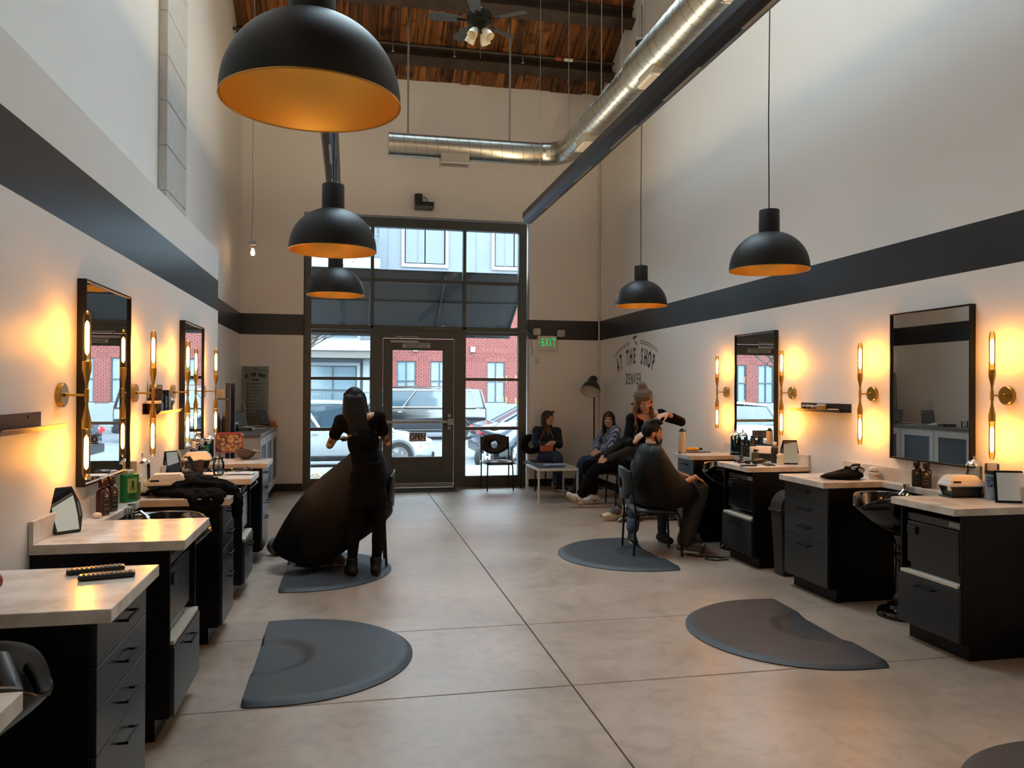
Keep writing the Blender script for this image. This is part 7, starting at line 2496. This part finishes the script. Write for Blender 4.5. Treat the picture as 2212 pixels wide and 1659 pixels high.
# order: 0 back (-x), then far side (+y), front (+x), near side (-y)
q0 = [V((3.0-.075*math.cos(2*PI*k/N), 7.47+.072*math.sin(2*PI*k/N), 1.105)) for k in range(N)]
q1 = ringc(((2.885, 7.47, 1.06), (2.89, 7.58, 1.06), (2.93, 7.69, 1.055), (3.0, 7.73, 1.035), (3.07, 7.69, 1.01), (3.11, 7.60, .99), (3.125, 7.47, .99), (3.11, 7.34, .99), (3.07, 7.25, 1.01), (3.0, 7.205, 1.035), (2.93, 7.225, 1.055), (2.89, 7.34, 1.06)))
q2 = ringc(((2.84, 7.47, .93), (2.845, 7.62, .92), (2.89, 7.73, .90), (3.0, 7.77, .87), (3.12, 7.74, .83), (3.19, 7.63, .81), (3.21, 7.47, .81), (3.20, 7.32, .82), (3.14, 7.20, .85), (3.03, 7.155, .88), (2.91, 7.17, .90), (2.85, 7.30, .92)))
q3 = ringc(((2.83, 7.47, .78), (2.835, 7.63, .77), (2.89, 7.74, .73), (3.03, 7.78, .68), (3.22, 7.77, .69), (3.34, 7.68, .72), (3.37, 7.48, .735), (3.33, 7.29, .75), (3.23, 7.165, .74), (3.07, 7.12, .74), (2.92, 7.135, .75), (2.835, 7.29, .77)))
q4 = ringc(((2.83, 7.47, .62), (2.835, 7.63, .60), (2.90, 7.75, .55), (3.06, 7.80, .50), (3.28, 7.81, .55), (3.47, 7.74, .63), (3.51, 7.50, .66), (3.44, 7.28, .69), (3.30, 7.13, .635), (3.12, 7.10, .60), (2.94, 7.125, .61), (2.838, 7.29, .61)))
q5 = ringc(((2.835, 7.47, .50), (2.84, 7.63, .49), (2.90, 7.76, .44), (3.08, 7.83, .38), (3.30, 7.84, .44), (3.53, 7.77, .56), (3.57, 7.52, .60), (3.46, 7.27, .655), (3.29, 7.11, .53), (3.14, 7.10, .485), (2.96, 7.13, .49), (2.842, 7.29, .49)))
cape_sheet([q0, q1, q2, q3, q4, q5], 'barber_cape', 'black cape over the seated bearded client')

# ---- woman in navy by the window
Dn = 12.36
J = dict(pelvis=PY(1184, 985, 12.52), chest=PY(1181, 940, 12.55), neck=PY(1181, 922, 12.56), head=PY(1184, 903, 12.53), face=(.55, -.82, -.05),
         shoulder_r=PY(1159, 930, 12.55), shoulder_l=PY(1204, 932, 12.56), elbow_r=PY(1156, 960, 12.42), elbow_l=PY(1209, 963, 12.45),
         wrist_r=PY(1178, 960, 12.24), wrist_l=PY(1199, 955, 12.26), hand_r=((.9, -.1, -.1), (0, -.5, .8), 1, .5), hand_l=((-.9, -.1, -.1), (0, -.6, .7), -1, .7),
         hip_r=PY(1172, 990, 12.48), hip_l=PY(1197, 990, 12.48), knee_r=PY(1205, 982, 12.08), knee_l=PY(1207, 990, 12.06),
         ankle_r=PY(1199, 1030, 12.10), ankle_l=PY(1208, 1046, 12.16), toe_r=(-.2, -.9, -.35), toe_l=(.75, -.6, 0), sole_r=(-.1, .3, -1), foot=.9, female=True, girth=.95)
J['ankle_l'].z = .11
R5, f = person('person', 'seated woman in a navy jacket with sunglasses pushed up on her head', J, skin('fair skin', (205, 156, 130)))
f['body']()
face_details(R5, f['hc'], f['hm'], brow=(58, 40, 28))
clothes(R5, 'navy_jacket', mat('navy jacket cloth', (22, 32, 54), .8, var=.15, vscale=18), lambda b: (f['torso'](b, .018), f['arm'](b, 'l', .022, 0, 1.86), f['arm'](b, 'r', .022, 0, 1.86)), .011, wr=.018)
hm, hc = f['hm'], f['hc']
H = lambda x, y, z: V(hc) + hm @ V((x, y, z))
b = B()
cap(b, V(J['neck']) - f['spine']*.03 + f['fw']*.045, V(J['chest']) + f['fw']*.118 + f['spine']*.02, .045, .022)
cap(b, V(J['neck']) - f['spine']*.01, V(J['neck']) + V((0, 0, .05)), .060, .057)
remesh(b, 'brown_top', mat('olive brown knit', (98, 78, 50), .9), R5, .009, 3)
clothes(R5, 'jeans', BLUD, lambda b: (ell(b, V(J['pelvis']), f['M3'], .17, .125, .12), f['leg'](b, 'l', .016, 0, 1.84), f['leg'](b, 'r', .016, 0, 1.80)), .010, wr=.008)
for s in 'lr':
    shoe(R5, J, s, f, mat('dark canvas slip-on', (30, 32, 40), .8), SOLEW)
long_hair(R5, hc, hm, mat('brown hair', (52, 34, 24), .42, var=.3, vscale=40), .22, .06, 5, wave=.004)
b = B().tube([H(-.08, .0, .06), H(-.06, .07, .098), H(-.02, .085, .105), H(0, .083, .105), H(.02, .085, .105), H(.06, .07, .098), H(.08, .0, .06)], .005)
for s in (-1, 1):
    ell(b, H(s*.034, .078, .105), hm, .030, .010, .020)
loc_build(b, 'sunglasses', GLOSS, R5, smooth=True)
hb = thing('tan_handbag', 'small tan leather bag on the lap of the woman in navy', 'bag', PY(1181, 969, 12.19))
B().rings([[V((x, y*k, z)) for x, y in ((-.10*w_, -.035), (.10*w_, -.035), (.10*w_, .035), (-.10*w_, .035))] for z, k, w_ in ((-.05, 1, .85), (-.02, 1.1, 1), (.03, .8, 1.02), (.05, .3, .98))]).build('pouch', mat('tan leather', (166, 84, 36), .45), hb, bev=.012, seg=3)
B().tube([(-.09, .0, .03), (-.10, .10, .10), (.02, .22, .30)], .005).tube([(.10, .02, .03), (.14, .10, .16), (.10, .20, .30)], .005).build('strap', mat('tan leather', (166, 84, 36), .45), hb, smooth=True)

# ---- woman in the striped shirt
J = dict(pelvis=V((3.90, 11.45, .57)), chest=V((3.95, 11.45, .93)), neck=V((3.96, 11.43, 1.08)), head=PY(1315, 906, 11.38), face=(-.42, -.90, -.02),
         shoulder_r=V((3.94, 11.64, 1.02)), shoulder_l=V((3.94, 11.25, 1.02)), elbow_l=V((3.82, 11.14, .80)), elbow_r=V((3.78, 11.68, .80)),
         wrist_l=PY(1300, 974, 11.22), wrist_r=PY(1288, 972, 11.40), hand_l=((-.85, .2, -.3), (0, -.3, .9), 1, .5), hand_r=((-.6, -.5, -.4), (0, -.2, .9), -1, .5),
         hip_l=V((3.84, 11.36, .56)), hip_r=V((3.84, 11.54, .56)), knee_l=PY(1276, 997, 11.28), knee_r=PY(1258, 996, 11.50),
         ankle_l=V((3.46, 11.22, .115)), ankle_r=V((3.40, 11.52, .115)), toe_l=(-1, -.1, 0), toe_r=(-1, 0, 0), foot=.9, female=True, girth=1.02)
R6, f = person('person', 'seated dark haired woman in a blue striped shirt by the right wall', J, skin('fair skin', (205, 156, 130)))
f['body']()
face_details(R6, f['hc'], f['hm'], brow=(40, 26, 20))
def stripe_mat():
    m = bpy.data.materials.new('blue white striped cotton')
    m.use_nodes = True
    nt = m.node_tree
    b = nt.nodes['Principled BSDF']
    t = nt.nodes.new('ShaderNodeTexCoord')
    mp = nt.nodes.new('ShaderNodeMapping')
    mp.inputs['Rotation'].default_value = (0, 0, .12)
    w_ = nt.nodes.new('ShaderNodeTexWave')
    w_.bands_direction = 'Y'
    w_.inputs['Scale'].default_value = 9
    w_.inputs['Distortion'].default_value = .5
    w_.inputs['Detail Scale'].default_value = .6
    r = nt.nodes.new('ShaderNodeValToRGB')
    r.color_ramp.elements[0].position, r.color_ramp.elements[0].color = .74, lin((70, 88, 126))
    r.color_ramp.elements[1].position, r.color_ramp.elements[1].color = .86, lin((196, 200, 210))
    nt.links.new(t.outputs['Object'], mp.inputs['Vector'])
    nt.links.new(mp.outputs['Vector'], w_.inputs['Vector'])
    nt.links.new(w_.outputs['Fac'], r.inputs['Fac'])
    nt.links.new(r.outputs['Color'], b.inputs['Base Color'])
    b.inputs['Roughness'].default_value = .85
    return m
clothes(R6, 'striped_shirt', stripe_mat(), lambda b: (f['torso'](b, .020), f['arm'](b, 'l', .026, 0, 1.80), f['arm'](b, 'r', .026, 0, 1.80)), .011, wr=.022)
clothes(R6, 'jeans', BLUD, lambda b: (ell(b, V(J['pelvis']), f['M3'], .175, .13, .12), f['leg'](b, 'l', .018, 0, 1.9), f['leg'](b, 'r', .018, 0, 1.9)), .010, wr=.008)
for s in 'lr':
    shoe(R6, J, s, f, mat('black canvas shoe', (20, 20, 22), .7), SOLEB)
long_hair(R6, f['hc'], f['hm'], mat('very dark brown hair', (30, 19, 16), .4, var=.3, vscale=40), .27, .12, 6, wave=.008, front=.01)
wrl = V(J['wrist_l'])
dl_ = (V(J['elbow_l'])-wrl).normalized()
loc_build(B().cyl(wrl + dl_*.01, wrl + dl_*.034, .036, n=18), 'wrist_watch', mat('pale watch', (214, 204, 190), .3), R6, smooth=True)

# ---- person in black with white sneakers
J = dict(pelvis=V((3.93, 10.62, .57)), chest=V((4.02, 10.50, .92)), neck=V((4.05, 10.42, 1.07)), head=PY(1378, 893, 10.40), face=(-1, -.1, 0),
         shoulder_r=V((4.03, 10.66, 1.02)), shoulder_l=V((4.0, 10.28, 1.02)), elbow_l=V((3.80, 10.28, .80)), elbow_r=V((3.78, 10.76, .80)),
         wrist_l=PY(1310, 993, 10.42), wrist_r=PY(1302, 986, 10.62), hand_l=((-.8, .2, -.5), (-.3, -.3, .8), 1, .6), hand_r=((-.5, -.4, -.6), (-.3, -.2, .8), -1, .6),
         hip_l=V((3.86, 10.52, .56)), hip_r=V((3.86, 10.72, .56)), knee_l=PY(1284, 1014, 10.40), knee_r=PY(1268, 1003, 10.72),
         ankle_l=PY(1252, 1074, 10.46), ankle_r=PY(1284, 1074, 10.74), toe_l=(-.80, -.1, .58), toe_r=(-1, -.12, 0), sole_l=(-.58, -.1, -.80), foot=1.08, girth=1.04)
J['ankle_r'].z = .12
R7, f = person('person', 'person in black jacket and trousers with outstretched white sneakers, face hidden behind the stylist', J, skin('fair skin', (205, 156, 130)))
f['body']()
clothes(R7, 'black_jacket', mat('black blue jacket', (20, 22, 28), .75, var=.15, vscale=14), lambda b: (f['torso'](b, .022), f['arm'](b, 'l', .024, 0, 1.84), f['arm'](b, 'r', .024, 0, 1.84)), .011, wr=.018)
clothes(R7, 'trousers', BDEN, lambda b: (ell(b, V(J['pelvis']), f['M3'], .175, .13, .12), f['leg'](b, 'l', .020, 0, 1.86, .016), f['leg'](b, 'r', .020, 0, 1.82, .016)), .010, wr=.012)
short_hair(R7, f['hc'], f['hm'], HAIRD)
WSN = mat('white leather sneaker', (214, 208, 198), .45)
for s in 'lr':
    o = shoe(R7, J, s, f, WSN, mat('cream gum sole', (190, 164, 128), .5) if s == 'l' else SOLEW, 'sneaker', .014)
    a, d = V(J['ankle_'+s]), V(J['toe_'+s]).normalized()
    so_ = V(J.get('sole_'+s, (0, 0, -1))).normalized()
    x = d.cross(so_).normalized()
    if x.y > 0:
        x = -x
    # curved tick mark on the outer side
    c = a + so_*.052 + d*.035 + x*.0465
    pts = [(-.050, .018), (-.030, -.004), (-.012, -.012), (.060, .030), (-.010, -.022), (-.032, -.020)]
    b = B().add([c + d*u - so_*v + x*(.004-.06*max(0, u-.02)*0) for u, v in pts], [(0, 1, 5), (1, 2, 4, 5), (2, 3, 4)])
    b.build('side_mark', BLK, o, solid=.004)
    if s == 'r':
        q = a + V((0, 0, .028))
        loc_build(B().cyl(q - V((0, 0, .02)), q + V((0, 0, .035)), .046, .044, n=18), 'red_sock', mat('red sock', (156, 50, 36), .9), R7, smooth=True)
wrl = V(J['wrist_l'])
dl_ = (V(J['elbow_l'])-wrl).normalized()
loc_build(B().cyl(wrl + dl_*.012, wrl + dl_*.040, .036, n=18), 'wrist_watch', BRASS, R7, smooth=True)

# ---- dog lying on the floor
DG = mat('white and grey dog coat', (196, 182, 158), .9, bump=.5, bscale=90)
dgc = at(1336, 1110, 'y', 9.32)
dog = thing('dog', 'white and grey dog lying behind the caped client\'s chair with its chin on the floor', 'dog', (3.24, 9.34, 0))
dog_l = dog.location.copy()
W3 = lambda x, y, z: dog_l + V((x, y, z))
b = B()
# head: skull, muzzle, jaw
ell(b, W3(.055, 0, .115), MX.Identity(3), .085, .070, .072)
chain(b, [W3(.02, 0, .092), W3(-.06, 0, .072), W3(-.125, -.0, .060)], [.056, .044, .032])
chain(b, [W3(.03, 0, .055), W3(-.09, 0, .038)], [.045, .026])
# neck, chest, trunk, haunch
chain(b, [W3(.08, 0, .11), W3(.19, .03, .15), W3(.30, .07, .17)], [.072, .088, .115])
ell(b, W3(.36, .08, .155), MX.Rotation(.2, 3, 'Z'), .20, .135, .145)
ell(b, W3(.58, .12, .145), MX.Rotation(.2, 3, 'Z'), .22, .118, .125)
ell(b, W3(.78, .13, .13), MX.Rotation(.1, 3, 'Z'), .15, .125, .118)
# forelegs stretched forward, hind legs folded: knee forward, hock back
chain(b, [W3(.28, -.06, .12), W3(.30, -.12, .05), W3(.14, -.11, .034), W3(.06, -.11, .030)], [.055, .040, .030, .028])
chain(b, [W3(.30, .16, .10), W3(.26, .18, .04), W3(.10, .17, .032)], [.05, .036, .028])
chain(b, [W3(.78, .0, .12), W3(.62, -.07, .10), W3(.80, -.08, .045), W3(.64, -.085, .030)], [.085, .060, .034, .028])
for yy in (-.11, .17):
    for t in (-1, 0, 1):
        cap(b, W3(.07, yy+.012*t, .026), W3(.035, yy+.016*t, .018), .016, .012, 8)
chain(b, [W3(.84, .12, .10), W3(.88, .06, .05), W3(.88, -.08, .035), W3(.80, -.14, .03)], [.05, .04, .036, .02])
DM = bpy.data.materials.new('dog coat patches')
DM.use_nodes = True
nt = DM.node_tree
pb_ = nt.nodes['Principled BSDF']
pb_.inputs['Roughness'].default_value = .9
t_ = nt.nodes.new('ShaderNodeTexCoord')
n_ = nt.nodes.new('ShaderNodeTexNoise'); n_.inputs['Scale'].default_value = 5.5; n_.inputs['Detail'].default_value = 2
r_ = nt.nodes.new('ShaderNodeValToRGB')
r_.color_ramp.elements[0].position, r_.color_ramp.elements[0].color = .46, lin((212, 196, 168))
r_.color_ramp.elements[1].position, r_.color_ramp.elements[1].color = .54, lin((78, 74, 72))
nt.links.new(t_.outputs['Object'], n_.inputs['Vector'])
nt.links.new(n_.outputs['Fac'], r_.inputs['Fac'])
nt.links.new(r_.outputs['Color'], pb_.inputs['Base Color'])
remesh(b, 'body', DM, dog, .008, 4)
EARM = mat('dark grey dog ear', (66, 60, 60), .9)
for s, xx in ((-1, .08), (1, .09)):
    b = B().rings([[W3(xx+.030*k*math.cos(a), s*.05+.014*k*math.sin(a), z) for a in [2*PI*j/12 for j in range(12)]] for z, k in ((.155, 1), (.18, .95), (.21, .6), (.236, .08))])
    b.v = [tuple(V(p)-dog_l + V((-.02*(p[2]-.155)/.08, 0, 0))) for p in b.v]
    b.build('ear', EARM, dog, smooth=True)
b = B()
ell(b, V((.045, -.052, .125)), MX.Identity(3), .058, .028, .05)
b.build('face_patch', mat('grey fur patch', (84, 80, 78), .9), dog, smooth=True)
b = B()
ell(b, V((-.148, 0, .064)), MX.Identity(3), .015, .017, .013)
b.build('nose', BLK, dog, smooth=True)
for s in (-1, 1):
    b = B()
    ell(b, V((-.012, s*.046, .118)), MX.Identity(3), .010, .007, .008)
    b.build('eye', GLOSS, dog, smooth=True)
B().tube([(.15+.085*math.cos(a)*.25, .02+.10*math.sin(a), .14+.10*math.cos(a)) for a in [2*PI*k/20 for k in range(20)]], .010, n=6, closed=True).build('collar', mat('purple collar', (58, 40, 84), .6), dog, smooth=True)
